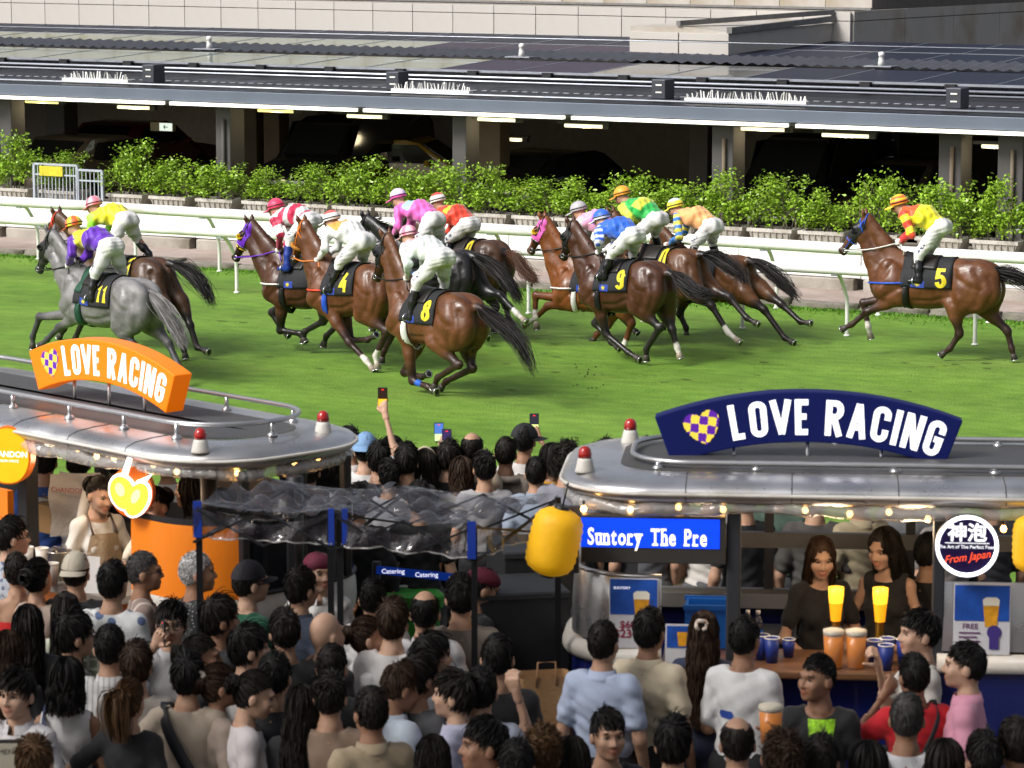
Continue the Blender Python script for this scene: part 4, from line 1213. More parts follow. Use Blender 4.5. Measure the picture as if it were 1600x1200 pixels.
    wraps(-.30, .34, -1.75, 1.75, 'number_cloth', cm, .014, 14, 32)
    wraps(.20, .34, -1.2, 1.2, 'cloth_front', pm('cloth_trim_' + girth, COLS[girth], .6), .026, 3, 20) if girth in ('green',) else None
    wraps(.24, .31, 1.7, pi + (pi - 1.7), 'girth', TK[girth if girth in TK else 'black'], .012, 2, 22)
    if num is not None:
        _, wd = letters(num, t=.22, gap=.14)
        hN = .34 if len(num) == 1 else .27
        nx_, na_ = numpos or (-.17, 1.12)
        kx = hN * .72
        for di, chn in enumerate(num):
            q, w1 = letters(chn, t=.22, gap=.14)
            dx = di * (w1 + .14)
            for sg in (1, -1):
                mb = MB()
                for ci, quad in enumerate(q):
                    a, b, c, e = [np.array(p[:2]) + np.array((dx, 0)) for p in quad]
                    lay = .0255 + .0006 * (ci % 7)
                    def pt(s_, t_): return (a * (1 - s_) + e * s_) * (1 - t_) + (b * (1 - s_) + c * s_) * t_
                    for i in range(3):
                        for j in range(3):
                            vv = []
                            for (x, y) in (pt(i / 3, j / 3), pt((i + 1) / 3, j / 3), pt((i + 1) / 3, (j + 1) / 3), pt(i / 3, (j + 1) / 3)):
                                vv.append(skin(nx_ - sg * (x - wd / 2) * kx, sg * (na_ + (.5 - y) * hN / .36), lay))
                            mb.add(vv, [(0, 1, 2, 3)], True)
                mb.build('number', M_NUM, root)
    if patch:
        mb = MB(); mb2 = MB()
        for sg in (1, -1):
            for i in range(4):
                for j in range(3):
                    mb.add([skin(.12 + (i + a) * .045 - .09, sg * (1.42 + (j + b) * .10), .026) for a, b in ((0, 0), (1, 0), (1, 1), (0, 1))], [(0, 1, 2, 3)], True)
            for k in range(8):
                a0 = 2 * pi * k / 8
                mb2.add([skin(.12 + r_ * cos(a0 + da), sg * (1.57 + r_ * 2.6 * sin(a0 + da)), .029) for r_, da in ((.0, 0), (.02, -.35), (.045, 0), (.02, .35))], [(0, 1, 2, 3)])
        mb.build('cloth_badge', M_CLOTHB, root); mb2.build('badge_star', M_NUM, root)
    if breast:
        pts = []
        for a in np.linspace(-2.0, 2.0, 23):
            c = tr(.30, 0, 1.16); dv = Vector((cos(a * .78), sin(a * .78), -.05 + .12 * abs(a) / 2)).normalized()
            hit = bv.ray_cast(Vector(c) + dv * 1.1, -dv, 1.6)
            if hit[0] is not None: pts.append(hit[0] + dv * .012)
        if len(pts) > 4: MB().tube(pts, .013, 6).build('breast_girth', TK[breast], root)
    # saddle: small racing pad under the rider
    wraps(-.10, .22, -.85, .85, 'saddle', pm('saddle_leather', (.02, .017, .016), .35, var=.2), .034, 8, 14)
    root['_skin'] = 0
    del root['_skin']
    return dict(root=root, tr=tr, skin=skin, poll=poll, mz=mz, d=d, up=up, P=P, sx=sx)

COLS = {'green': (.012, .06, .035)}
# ------------------------------------------------------------------ jockeys
def sk(n, c): return pm('silk_' + n, c, .55, var=.10, scale=9, sheen=.2)
M_SKIN = {i: pm('skin_%s' % n, c, .5, var=.10, scale=14, spec=.4, sub=.12) for i, (n, c) in enumerate((('fair', (.50, .30, .205)), ('warm', (.40, .225, .145)), ('tan', (.26, .135, .08)), ('brown', (.13, .062, .036))))}
M_SILK = pm('jockey_silk', rough=.5, var=.07, scale=8, attr='silk', sheen=.25, bump=.35, bscale=22)
M_BREECH = pm('white_breeches', (.70, .69, .68), .62, var=.06, scale=7, bump=.4, bscale=20)
M_BOOT = pm('black_boot', (.010, .010, .012), .25, var=.2, spec=.6)
M_CAPS = pm('cap_silk', rough=.45, var=.06, attr='silk', sheen=.2, bump=.2, bscale=18)
M_GOG = pm('goggle_lens', (.02, .02, .025), .08, var=0, spec=.9)
M_GLYPH = pm('breeches_print', (.02, .03, .09), .6)
M_IRON = pm('stirrup_iron', (.6, .6, .6), .25, .9)

def jockey(label, H, J, silk, sleeve, capc, seed=0, stripes=None, capstripe=None, back=None, glove=(.7, .7, .68), slv_stripe=None, rein='black', bootcol=None):
    P = H['P']
    rng = np.random.default_rng(seed + 500)
    Q = lambda k, lat=0.0: P(J[k], lat)
    helm, sh, hip = Q('helm'), Q('sh'), Q('hip')
    root = P.root('jockey', label, 'person')
    root['group'] = 'jockeys riding in the race'
    kn = [Q('knee', s_ * .22) for s_ in (1, -1)]
    ft = [Q('foot', s_ * .29) for s_ in (1, -1)]
    # the off side mirrors the near side in the rider's own frame
    kn[1] = kn[0] * np.array([1, -1, 1]); ft[1] = ft[0] * np.array([1, -1, 1])
    hd = [Q('hand', s_ * .07) for s_ in (1, -1)]; hd[1] = hd[0] * np.array([1, -1, 1]) + np.array([.05, 0, .0])
    ax = sh - hip; tl = np.linalg.norm(ax); ax /= tl
    el = []
    for i, s_ in enumerate((1, -1)):
        s0 = sh + np.array([0, s_ * .17, 0]); m = (s0 + hd[i]) / 2
        gap = max(.06, .56 ** 2 - np.linalg.norm(s0 - hd[i]) ** 2); e = Q('elbow', s_ * .24) if 'elbow' in J and s_ == 1 else m + np.array([-.35, s_ * .25, -.35]) * min(.30, sqrt(gap) * .5)
        el.append(e)
    calf = []
    B = Solid(.016, .035); CL = Solid(.016, .04); BR = Solid(.016, .045); BT = Solid(.014, .02)
    nb = helm - np.array([0, 0, .06])
    B.cap(sh + ax * .02, nb, .055, .05, 2); B.ell(helm + np.array([.0, 0, -.03]), (.095, .075, .11), g=1, k=.03); B.ell(helm + np.array([.065, 0, -.075]), (.045, .05, .06), g=1, k=.03)
    B.cap(helm + np.array([.098, 0, -.055]), helm + np.array([.108, 0, -.085]), .010, .016, 1, .015)
    B.cap(sh, hip, .12, .10, 3, flat=None)
    mid = (sh + hip) / 2 + np.array([0, 0, .05]) * 1.0
    for i, s_ in enumerate((1, -1)):
        s0 = sh + np.array([0, s_ * .16, -.02])
        B.chain([s0, el[i], hd[i]], [.045, .04, .028], 4); CL.chain([s0, el[i]], [.068, .058], 4 + i, .04); CL.cap(el[i], hd[i] + (el[i] - hd[i]) * .18, .056, .040, 6 + i, .03)
        # hand closed on the rein: palm, four curled fingers, thumb on top
        B.ell(hd[i], (.045, .030, .04), g=5, k=.015)
        for fk in range(4):
            b0 = hd[i] + np.array([.03 - .002 * fk, s_ * .018, .022 - fk * .017]); B.chain([b0, b0 + np.array([.03, -s_ * .012, -.004]), b0 + np.array([.008, -s_ * .034, -.006])], [.010, .010, .009], 5, .008)
        B.chain([hd[i] + np.array([-.01, 0, .03]), hd[i] + np.array([.03, -s_ * .008, .042])], [.012, .010], 5, .01)
        BR.cap(hip + np.array([.02, s_ * .07, 0]), hip * .35 + kn[i] * .65 + np.array([0, 0, .0]), .112, .086, 1, .05)
        BR.cap(hip * .35 + kn[i] * .65, kn[i], .095, .070, 1, .04)
        bk = kn[i] + (ft[i] - kn[i]) * .35
        BR.cap(kn[i], bk, .068, .052, 1, .03)
        ank = ft[i] + np.array([-.03, 0, .07])
        B.chain([hip + np.array([0, s_ * .07, 0]), kn[i], ank], [.09, .055, .035], 3)
        BT.chain([kn[i] + (ft[i] - kn[i]) * .28, bk + (ank - bk) * .4, ank], [.060, .058, .042], 1, .02)
        BT.chain([ank, ft[i] + np.array([-.04, 0, .015]), ft[i] + np.array([.11, s_ * .0, .0])], [.045, .045, .034], 1, .025)
    BR.ell(hip + np.array([-.01, 0, -.0]), (.112, .142, .112), g=1, k=.04)
    for s_ in (1, -1): BR.ell(hip + np.array([-.055, s_ * .078, -.015]), (.090, .080, .105), g=1, k=.03)
    CL.cap(hip + ax * .06, mid, .128, .150, 1, .06, (1, .82)); CL.cap(mid, sh + ax * .00, .150, .115, 1, .06, (1, .72)); CL.ell(hip + ax * .10, (.13, .155, .115), g=1, k=.05)
    CL.cap(sh, sh + (nb - sh) * .3, .075, .058, 1, .03)
    ph = rng.uniform(0, 6, 6)
    fold = lambda X, Y, Z: .010 * np.sin(34 * X + 11 * Z + ph[0]) * np.sin(23 * Z - 9 * Y + ph[1]) + .006 * np.sin(61 * Y + 30 * X + ph[2])
    for nm_, so, mt, fn in (('body', B, None, None), ('silks', CL, M_SILK, fold), ('breeches', BR, M_BREECH, lambda X, Y, Z: .0055 * (1 - 2 * np.abs(np.sin(21 * Z + 17 * X + 5 * np.sin(9 * Z + ph[4]) + ph[3]))) + .0025 * np.sin(58 * X - 40 * Z)), ('boot', BT, M_BOOT if bootcol is None else pm('boot_' + str(bootcol), bootcol, .3), None)):
        v, f, g = so.net(lump=fn)
        v = smooth_v(v, f, 1, .4)
        if nm_ == 'boot':
            for s_ in (1, -1):
                vv, ff = keep_faces(v, f, v[:, 1] * s_ > 0)
                bo = link('boot', mesh_from('boot', vv, ff, mt, True), root)
                i = 0 if s_ > 0 else 1
                MB().tube([Vector(ft[i]) + Vector((.045 + .0 * cos(a), .065 * cos(a), -.055 + .06 * (1 + sin(a)))) for a in np.linspace(0, 2 * pi, 14, endpoint=False)], .008, 5, closed=True).build('stirrup', M_IRON, bo)
            continue
        me = mesh_from(nm_, v, f, mt or M_SKIN[seed % 2 + 0], True)
        if nm_ == 'silks':
            col = np.tile(np.array(silk), (len(v), 1))
            tt = ((v - hip) @ ax) / tl
            if stripes: col[(g == 1) & ((np.floor(tt * stripes[1] + .3) % 2) == 0)] = stripes[0]
            if back: col[(g == 1) & (tt > back[1]) & (tt < back[2]) & (v[:, 2] > (hip[2] + (sh[2] - hip[2]) * tt) + back[3])] = back[0]
            col[g >= 4] = sleeve
            if slv_stripe:
                for i in (0, 1):
                    s0 = sh + np.array([0, (1, -1)[i] * .16, -.02])
                    du = ((v - s0) @ (el[i] - s0)) / ((el[i] - s0) @ (el[i] - s0))
                    col[(g == 4 + i) & (np.floor(du * slv_stripe[1]) % 2 == 1)] = slv_stripe[0]
                    if len(slv_stripe) > 2: col[g == 6 + i] = slv_stripe[2]
            set_attr(me, 'silk', col)
        if nm_ == 'body':
            me.materials.append(pm('glove_%.2f' % glove[0], glove, .6))
            mi = (g[f].max(1) == 5).astype(np.int32) * 0
            hand = (g == 5)[f].any(1)
            me.polygons.foreach_set('material_index', np.where(hand, 1, 0).astype(np.int32))
        link(nm_, me, root)
    # helmet with silk cover, peak and goggles
    dirh = Vector((.96, 0, -.28 if sh[2] < helm[2] else -.1)).normalized()
    Mh = Matrix((dirh, Vector((0, 1, 0)), dirh.cross(Vector((0, 1, 0))))).transposed()
    hv, hf = [], []
    n1, n2 = 14, 22
    Pg = []
    for i in range(n1 + 1):
        th = (pi * .56) * i / n1
        Pg.append([Vector(helm) + Mh @ Vector((.132 * sin(th) * cos(a) - .006, .110 * sin(th) * sin(a), .118 * cos(th) + .012)) for a in np.linspace(0, 2 * pi, n2, endpoint=False)])
    me = MB().grid(Pg, True, closed=True).mesh('helmet', M_CAPS)
    vv = np.array([tuple(q.co) for q in me.vertices]); loc = (vv - helm) @ np.array(Mh)
    col = np.tile(np.array(capc), (len(vv), 1))
    if capstripe:
        if capstripe[1] == 'q': col[np.floor(np.arctan2(loc[:, 1], loc[:, 0]) / (pi / 4)) % 2 == 0] = capstripe[0]
        elif capstripe[1] == 'h': col[np.floor(loc[:, 2] / .035) % 2 == 0] = capstripe[0]
        elif capstripe[1] == 't': col[loc[:, 2] > .085] = capstripe[0]
        elif capstripe[1] == 'b': col[loc[:, 2] < .03] = capstripe[0]
    set_attr(me, 'silk', col)
    hm = link('helmet', me, root)
    pk = MB()
    Pg = [[Vector(helm) + Mh @ Vector((.126 * cos(a) * r_ - .006 + (r_ - 1) * .35, .106 * sin(a) * r_, -.006 - (r_ - 1) * .10 - .02 * sin(a) ** 2)) for a in np.linspace(-1.15, 1.15, 13)] for r_ in (1.0, 1.1, 1.22)]
    pm_ = pk.grid(Pg).mesh('peak', M_CAPS); set_attr(pm_, 'silk', np.tile(np.array(capstripe[0] if capstripe and capstripe[1] == 'b' else capc), (len(pm_.vertices), 1)))
    po = link('peak', pm_, hm); so = po.modifiers.new('solidify', 'SOLIDIFY'); so.thickness = .006
    MB().tube([Vector(helm) + Mh @ Vector((.137 * cos(a) - .006, .114 * sin(a), .022)) for a in np.linspace(0, 2 * pi, 20, endpoint=False)], .006, 5, closed=True).build('goggle_strap', M_LEATH, hm)
    MB().grid([[Vector(helm) + Mh @ Vector((.112 * cos(a) + .0, .09 * sin(a), z)) for a in np.linspace(-.9, .9, 9)] for z in (-.062, -.02)]).build('goggles', M_GOG, root)
    # printed name marks on the breeches
    gl = MB(); rg = random.Random(seed)
    bvB = BVHTree.FromPolygons(*(lambda t: ([Vector(p) for p in t[0]], [tuple(x) for x in t[1].tolist()]))(BR.net()[:2]))
    a0, a1 = hip * .45 + kn[0] * .55, hip * .05 + kn[0] * .95
    for k in range(3):
        c = a0 + (a1 - a0) * (k + .5) / 3
        dv = Vector((.15, 1, -.05)).normalized()
        tg = Vector(a1 - a0).normalized(); sd_ = tg.cross(dv).normalized()
        for b in range(5):
            o1 = (rg.uniform(-.03, .03), rg.uniform(-.022, .022)); an = rg.choice((0, pi / 2, pi / 4, 0))
            qd = []
            for x, y in ((-.018, -.0035), (.018, -.0035), (.018, .0035), (-.018, .0035)):
                X = o1[0] * .7 + x * cos(an) - y * sin(an); Y = o1[1] + x * sin(an) + y * cos(an)
                s0 = Vector(c) + sd_ * X + tg * Y
                h_ = bvB.ray_cast(s0 + dv * .5, -dv, .6)
                if h_[0] is None: break
                qd.append(h_[0] + dv * (.003 + b * .0004))
            if len(qd) == 4: gl.add(qd, [(0, 1, 2, 3)])
    if gl.v: gl.build('breeches_print', M_GLYPH, root)
    # reins run from the bit to the hands: part of the horse's tack, carried by the horse
    mz, d, up = H['mz'], H['d'], H['up']
    for i, s_ in enumerate((1, -1)):
        b0 = mz - d * .075 + np.array([0, s_ * .07, 0]) - up * .03
        m = (b0 + hd[i]) / 2 + np.array([0, s_ * .05, -.03])
        MB().tube(interp_path([b0, m, hd[i]], 8), .009, 6).build('rein', TK[rein], H['root'])
    MB().tube(interp_path([hd[0], hd[0] + np.array([-.08, .06, -.12]), hd[0] + np.array([-.02, -.06, -.18]), hd[1]], 10), .009, 6).build('rein_loop', TK[rein], H['root'])
    return root

YEL, PUR, RED, WHT, PNK, ORG, GRN, BLU = (.78, .68, .02), (.11, .015, .42), (.62, .03, .02), (.74, .74, .74), (.80, .14, .52), (.85, .30, .05), (.02, .42, .07), (.02, .12, .62)
def K(**k): return k
RACE = [
 # ---- grey 11
 dict(g=(160, 586, 45), label='grey horse with the number 11 cloth, dark legs and a black blinker hood', coat='grey', tail=M_HAIRG, num='11', kind='grey', blink='black', girth='green', boots=((0, (.05, .05, .055)), (1, (.05, .05, .055)), (3, (.05, .05, .055))),
  k=K(W=(130, 420), R=(209, 434), poll=(83, 368), muzzle=(59, 428), fnk=(92, 512), fnf=(74, 530), fnt=(62, 541), ffk=(62, 495), fff=(51, 526), fft=(51, 545),
      hns=(186, 507), hnk=(207, 538), hnf=(224, 562), hnt=(230, 578), hfs=(236, 506), hfk=(263, 536), hff=(284, 581), hft=(290, 592), tail=[(225, 451), (246, 472), (270, 503), (284, 528), (290, 541)]),
  j=dict(label='jockey in purple and yellow silks riding the grey horse', helm=(115, 352), sh=(128, 373), hip=(174, 384), knee=(149, 425), foot=(141, 468), hand=(107, 415), elbow=(112, 396),
         silk=PUR, sleeve=PUR, capc=(.75, .12, .03), capstripe=(YEL, 'q'), back=(YEL, .62, 1.2, -.2))),
 # ---- 7
 dict(g=(205, 549, 42), label='dark brown horse with the number 7 cloth behind the grey', coat='brown', tail=M_HAIRB, num='7', kind='dark', hood=None, bridle='red', nose='red', breast=None, numpos=(-.24, .78),
  k=K(W=(172, 400), R=(236, 401), poll=(92, 339), muzzle=(75, 382), fnk=(130, 500), fnf=(118, 528), fnt=(112, 540), ffk=(112, 490), fff=(100, 515), fft=(92, 528),
      hns=(255, 478), hnk=(268, 515), hnf=(287, 545), hnt=(290, 558), hfs=(282, 472), hfk=(297, 508), hff=(308, 543), hft=(326, 550), tail=[(268, 412), (290, 420), (312, 440), (323, 458), (331, 474)]),
  j=dict(label='jockey in yellow and lime silks with a pink cap on the number 7 horse', helm=(147, 320), sh=(157, 338), hip=(198, 343), knee=(176, 374), foot=(182, 409), hand=(142, 366),
         silk=(.82, .74, .02), sleeve=(.35, .80, .05), capc=(.80, .20, .28), capstripe=((.75, .45, .50), 'q'))),
 # ---- purple hood
 dict(g=(455, 548, 36), label='brown horse wearing a purple hood with yellow cups', coat='darkbay', tail=M_HAIRB, num=None, kind='dark', hood='purple', bridle='black', nose='yellow', breast='white',
  k=K(W=(447, 400), R=(520, 402), poll=(394, 352), muzzle=(367, 406), fnk=(438, 516), fnf=(468, 521), fnt=(477, 534), ffk=(425, 488), fff=(440, 515), fft=(450, 524),
      hns=(510, 478), hnk=(505, 502), hnf=(476, 518), hnt=(474, 535), hfs=(520, 475), hfk=(530, 505), hff=(510, 525), hft=(505, 540), tail=[(553, 415), (575, 420), (598, 435), (610, 450)]),
  j=dict(label='jockey in red and white hooped silks on the horse with the purple hood', helm=(431, 324), sh=(441, 339), hip=(485, 344), knee=(453, 372), foot=(446, 421), hand=(436, 391), elbow=(438, 366),
         silk=WHT, sleeve=(.45, .01, .06), capc=(.72, .04, .12), stripes=((.62, .02, .08), 5.5), slv_stripe=((.74, .74, .74), 1.9, (.45, .01, .06)), rein='purple', bootcol=(.015, .04, .25))),
 # ---- 4
 dict(g=(545, 574, 40), label='bay horse with the number 4 cloth and an orange sheepskin noseband', coat='redbay', tail=M_HAIRB, num='4', bridle='orange', nose='sheep', girth='blue', breast='red', socks=(0, 2), numpos=(-.14, 1.12),
  k=K(W=(517, 408), R=(585, 412), poll=(477, 352), muzzle=(459, 408), fnk=(546, 535), fnf=(572, 563), fnt=(585, 580), ffk=(548, 532), fff=(574, 531), fft=(588, 523),
      hns=(566, 490), hnk=(605, 517), hnf=(587, 556), hnt=(590, 577), hfs=(590, 488), hfk=(618, 515), hff=(600, 548), hft=(596, 566), tail=[(612, 426), (635, 440), (650, 470), (660, 500)]),
  j=dict(label='jockey in white silks with an orange back panel on the number 4 horse', helm=(518, 343), sh=(524, 359), hip=(567, 376), knee=(532, 408), foot=(514, 455), hand=(497, 406), elbow=(508, 388),
         silk=WHT, sleeve=WHT, capc=(.76, .76, .78), capstripe=((.70, .10, .08), 't'), back=((.80, .33, .06), .55, 1.3, .06), rein='orange')),
 # ---- black
 dict(g=(690, 532, 40), label='black horse with a flying mane between the number 8 horse and the rail', coat='black', tail=M_HAIRB, num=None, kind='dark', mane='long', socks=(3,),
  k=K(W=(648, 386), R=(716, 389), poll=(575, 344), muzzle=(549, 398), fnk=(610, 492), fnf=(600, 520), fnt=(595, 532), ffk=(600, 480), fff=(590, 505), fft=(582, 515),
      hns=(705, 470), hnk=(735, 502), hnf=(750, 520), hnt=(762, 528), hfs=(752, 455), hfk=(781, 461), hff=(808, 490), hft=(822, 503), tail=[(738, 398), (766, 412), (792, 437), (806, 458), (813, 472)]),
  j=dict(label='jockey in bright pink silks with pale blue shoulder panel on the black horse', helm=(622, 308), sh=(634, 327), hip=(678, 342), knee=(656, 372), foot=(650, 414), hand=(615, 366), elbow=(622, 354),
         silk=PNK, sleeve=PNK, capc=(.76, .58, .82), capstripe=((.80, .10, .42), 'b'), back=((.35, .66, .74), .58, .92, .05), glove=(.03, .01, .03))),
 # ---- red jockey, brown tail
 dict(g=(742, 515, 40), label='brown horse with a reddish brown tail carrying the jockey in red', coat='brown', tail=M_HAIRC, num='0', kind='dark', numpos=(-.20, .75),
  k=K(W=(708, 372), R=(766, 374), poll=(640, 342), muzzle=(614, 390), fnk=(670, 475), fnf=(662, 500), fnt=(655, 512), ffk=(660, 465), fff=(650, 488), fft=(642, 498),
      hns=(760, 452), hnk=(775, 480), hnf=(770, 506), hnt=(772, 516), hfs=(775, 450), hfk=(790, 476), hff=(795, 498), hft=(802, 508), tail=[(790, 394), (806, 404), (820, 424), (832, 434), (838, 440)]),
  j=dict(label='jockey in plain red silks with a white and red cap behind the pink jockey', helm=(684, 314), sh=(695, 333), hip=(733, 350), knee=(702, 374), foot=(698, 396), hand=(685, 370), elbow=(689, 353),
         silk=(.72, .05, .02), sleeve=(.72, .05, .02), capc=(.76, .72, .70), capstripe=((.70, .06, .04), 't'), back=(YEL, .60, .80, .07))),
 # ---- 8
 dict(g=(688, 617, 50), label='glossy bay horse with the number 8 cloth nearest the crowd', coat='redbay', tail=M_HAIRB, num='8', kind='bay', blink='black', girth='white', boots=((0, (.02, .12, .60)),),
  k=K(W=(645, 447), R=(717, 457), poll=(607, 374), muzzle=(583, 452), fnk=(645, 595), fnf=(668, 604), fnt=(682, 612), ffk=(632, 582), fff=(659, 589), fft=(669, 585),
      hns=(679, 532), hnk=(716, 570), hnf=(684, 590), hnt=(677, 608), hfs=(728, 536), hfk=(738, 576), hff=(697, 596), hft=(688, 607), tail=[(750, 480), (772, 497), (800, 520), (820, 550), (833, 580)]),
  j=dict(label='jockey in pale grey and pink silks on the number 8 horse', helm=(638, 367), sh=(646, 387), hip=(691, 401), knee=(652, 440), foot=(639, 498), hand=(636, 435), elbow=(637, 412),
         silk=(.66, .70, .68), sleeve=(.62, .70, .66), capc=(.80, .50, .56), capstripe=((.74, .20, .34), 'q'), back=((.78, .45, .50), .72, 1.3, .02))),
 # ---- chestnut, pink hood
 dict(g=(930, 535, 33), label='light chestnut horse wearing a pink hood with yellow cups', coat='chestnut', tail=M_HAIRC, num=None, hood='pink', girth='white', breast='white', socks=(0, 1, 2), bridle='black',
  k=K(W=(900, 408), R=(975, 405), poll=(853, 346), muzzle=(828, 395), fnk=(856, 478), fnf=(837, 497), fnt=(818, 509), ffk=(837, 461), fff=(836, 491), fft=(839, 515),
      hns=(970, 480), hnk=(987, 505), hnf=(976, 538), hnt=(966, 553), hfs=(955, 485), hfk=(950, 508), hff=(932, 523), hft=(926, 533), tail=[(1003, 422), (1025, 428), (1050, 440), (1070, 455)]),
  j=dict(label='jockey with a silver cap and pink and mauve silks on the chestnut horse', helm=(904, 328), sh=(914, 345), hip=(952, 356), knee=(925, 385), foot=(920, 425), hand=(890, 384),
         silk=(.80, .36, .56), sleeve=(.50, .45, .46), capc=(.42, .40, .42), back=((.42, .12, .60), .0, .5, .03))),
 # ---- blue jockey
 dict(g=(975, 564, 43), label='dark brown horse carrying the jockey in blue, black mane flying', coat='darkbay', tail=M_HAIRB, num='9', kind='dark', blink='black', socks=(3,), numpos=(-.18, 1.15),
  k=K(W=(942, 404), R=(1014, 407), poll=(897, 353), muzzle=(879, 405), fnk=(947, 522), fnf=(982, 551), fnt=(1000, 562), ffk=(930, 505), fff=(955, 535), fft=(968, 545),
      hns=(994, 478), hnk=(1031, 512), hnf=(1010, 546), hnt=(1010, 563), hfs=(1040, 484), hfk=(1050, 515), hff=(1058, 543), hft=(1063, 559), tail=[(1049, 427), (1068, 440), (1092, 457), (1113, 461)]),
  j=dict(label='jockey in royal blue silks with white sleeves in the middle of the right group', helm=(940, 341), sh=(949, 357), hip=(990, 367), knee=(957, 394), foot=(941, 434), hand=(936, 394), elbow=(936, 378),
         silk=BLU, sleeve=WHT, capc=BLU, capstripe=(WHT, 'b'), slv_stripe=(BLU, 4))),
 # ---- green jockey
 dict(g=(1035, 540, 38), label='bay horse carrying the jockey in green, one white hind foot stretched back', coat='bay', tail=M_HAIRB, num='0', kind='bay', socks=(2,), numpos=(-.22, .70),
  k=K(W=(1008, 384), R=(1070, 388), poll=(960, 338), muzzle=(938, 388), fnk=(965, 490), fnf=(985, 510), fnt=(995, 520), ffk=(955, 480), fff=(945, 500), fft=(938, 512),
      hns=(1086, 456), hnk=(1112, 478), hnf=(1138, 520), hnt=(1157, 536), hfs=(1105, 450), hfk=(1139, 464), hff=(1167, 497), hft=(1185, 507), tail=[(1097, 398), (1118, 401), (1138, 414), (1158, 428), (1166, 440)]),
  j=dict(label='jockey in green and yellow silks with an orange cap, highest of the right group', helm=(972, 304), sh=(984, 322), hip=(1027, 341), knee=(995, 365), foot=(990, 398), hand=(980, 352), elbow=(984, 342),
         silk=GRN, sleeve=(.55, .62, .05), capc=(.85, .34, .02), back=((.62, .66, .06), .35, .7, .07))),
 # ---- orange jockey
 dict(g=(1120, 526, 38), label='brown horse at the back of the right group with both hind legs stretched out', coat='bay', tail=M_HAIRB, num=None, kind='bay',
  k=K(W=(1078, 394), R=(1146, 398), poll=(1035, 362), muzzle=(1008, 405), fnk=(1062, 490), fnf=(1072, 512), fnt=(1073, 525), ffk=(1050, 480), fff=(1040, 500), fft=(1036, 512),
      hns=(1162, 460), hnk=(1194, 484), hnf=(1226, 528), hnt=(1241, 536), hfs=(1187, 450), hfk=(1221, 475), hff=(1251, 503), hft=(1267, 505), tail=[(1174, 407), (1198, 421), (1224, 444), (1237, 456), (1246, 465)]),
  j=dict(label='jockey in peach orange silks with blue star sleeves and a yellow cap', helm=(1055, 323), sh=(1068, 338), hip=(1113, 352), knee=(1086, 380), foot=(1080, 405), hand=(1043, 382), elbow=(1062, 370),
         silk=(.88, .42, .16), sleeve=(.02, .18, .56), capc=(.80, .74, .05), capstripe=((.55, .66, .70), 't'), slv_stripe=((.80, .74, .10), 5))),
 # ---- 5
 dict(g=(1452, 561, 24), label='lone bay horse at the right with the number 5 cloth and a blue bridle', coat='redbay', tail=M_HAIRB, num='5', kind='bay', blink='black', bridle='blue', breast='blue', socks=(1,), numpos=(-.17, 1.22),
  k=K(W=(1405, 396), R=(1520, 404), poll=(1356, 343), muzzle=(1314, 395), fnk=(1355, 487), fnf=(1331, 507), fnt=(1315, 515), ffk=(1349, 473), fff=(1357, 511), fft=(1361, 529),
      hns=(1490, 474), hnk=(1499, 522), hnf=(1484, 545), hnt=(1470, 555), hfs=(1535, 478), hfk=(1574, 517), hff=(1581, 545), hft=(1585, 561), tail=[(1548, 424), (1575, 428), (1600, 438), (1622, 460)]),
  j=dict(label='jockey in yellow silks with red sleeves and banded cap on the number 5 horse', helm=(1405, 318), sh=(1418, 334), hip=(1470, 353), knee=(1436, 397), foot=(1432, 440), hand=(1406, 379), elbow=(1424, 366),
         silk=(.80, .72, .02), sleeve=(.80, .72, .02), capc=(.85, .55, .02), capstripe=((.72, .14, .02), 'h'), back=((.70, .10, .02), .72, 1.2, .02), slv_stripe=((.65, .05, .02), 3, (.58, .02, .02)), rein='white')),
]
for i, r_ in enumerate(RACE):
    P_ = Pose(*r_['g'])
    kw = {k: v for k, v in r_.items() if k in ('num', 'hood', 'blink', 'bridle', 'nose', 'girth', 'breast', 'socks', 'boots', 'mane', 'kind', 'numpos')}
    hh = horse(r_['label'], P_, r_['k'], r_['coat'], r_['tail'], seed=i, **kw)
    jj = dict(r_['j']); lab = jj.pop('label')
    Jk = {k: jj.pop(k) for k in ('helm', 'sh', 'hip', 'knee', 'foot', 'hand', 'elbow') if k in jj}
    jockey(lab, hh, Jk, seed=i, **jj)
# ------------------------------------------------------------------ people: local x to the right, y forward, z up, 1.72 m tall
def rot_about(p, yaw, pitch, tilt=0.0):
    M = Matrix.Translation(p) @ Matrix.Rotation(-yaw, 4, 'Z') @ Matrix.Rotation(pitch, 4, 'X') @ Matrix.Rotation(tilt, 4, 'Y') @ Matrix.Translation(-Vector(p))
    return M
HEADP = Vector((0, -.02, 1.50))
M_BODY = {i: pm('skin_attr_%d' % i, rough=.5, var=.09, scale=16, attr='skin', spec=.4, sub=.10, bump=.06, bscale=120) for i in (0,)}
SKINS = {'fair': (.50, .31, .215), 'warm': (.40, .235, .155), 'tan': (.29, .155, .095), 'brown': (.15, .075, .045), 'deep': (.10, .05, .03)}

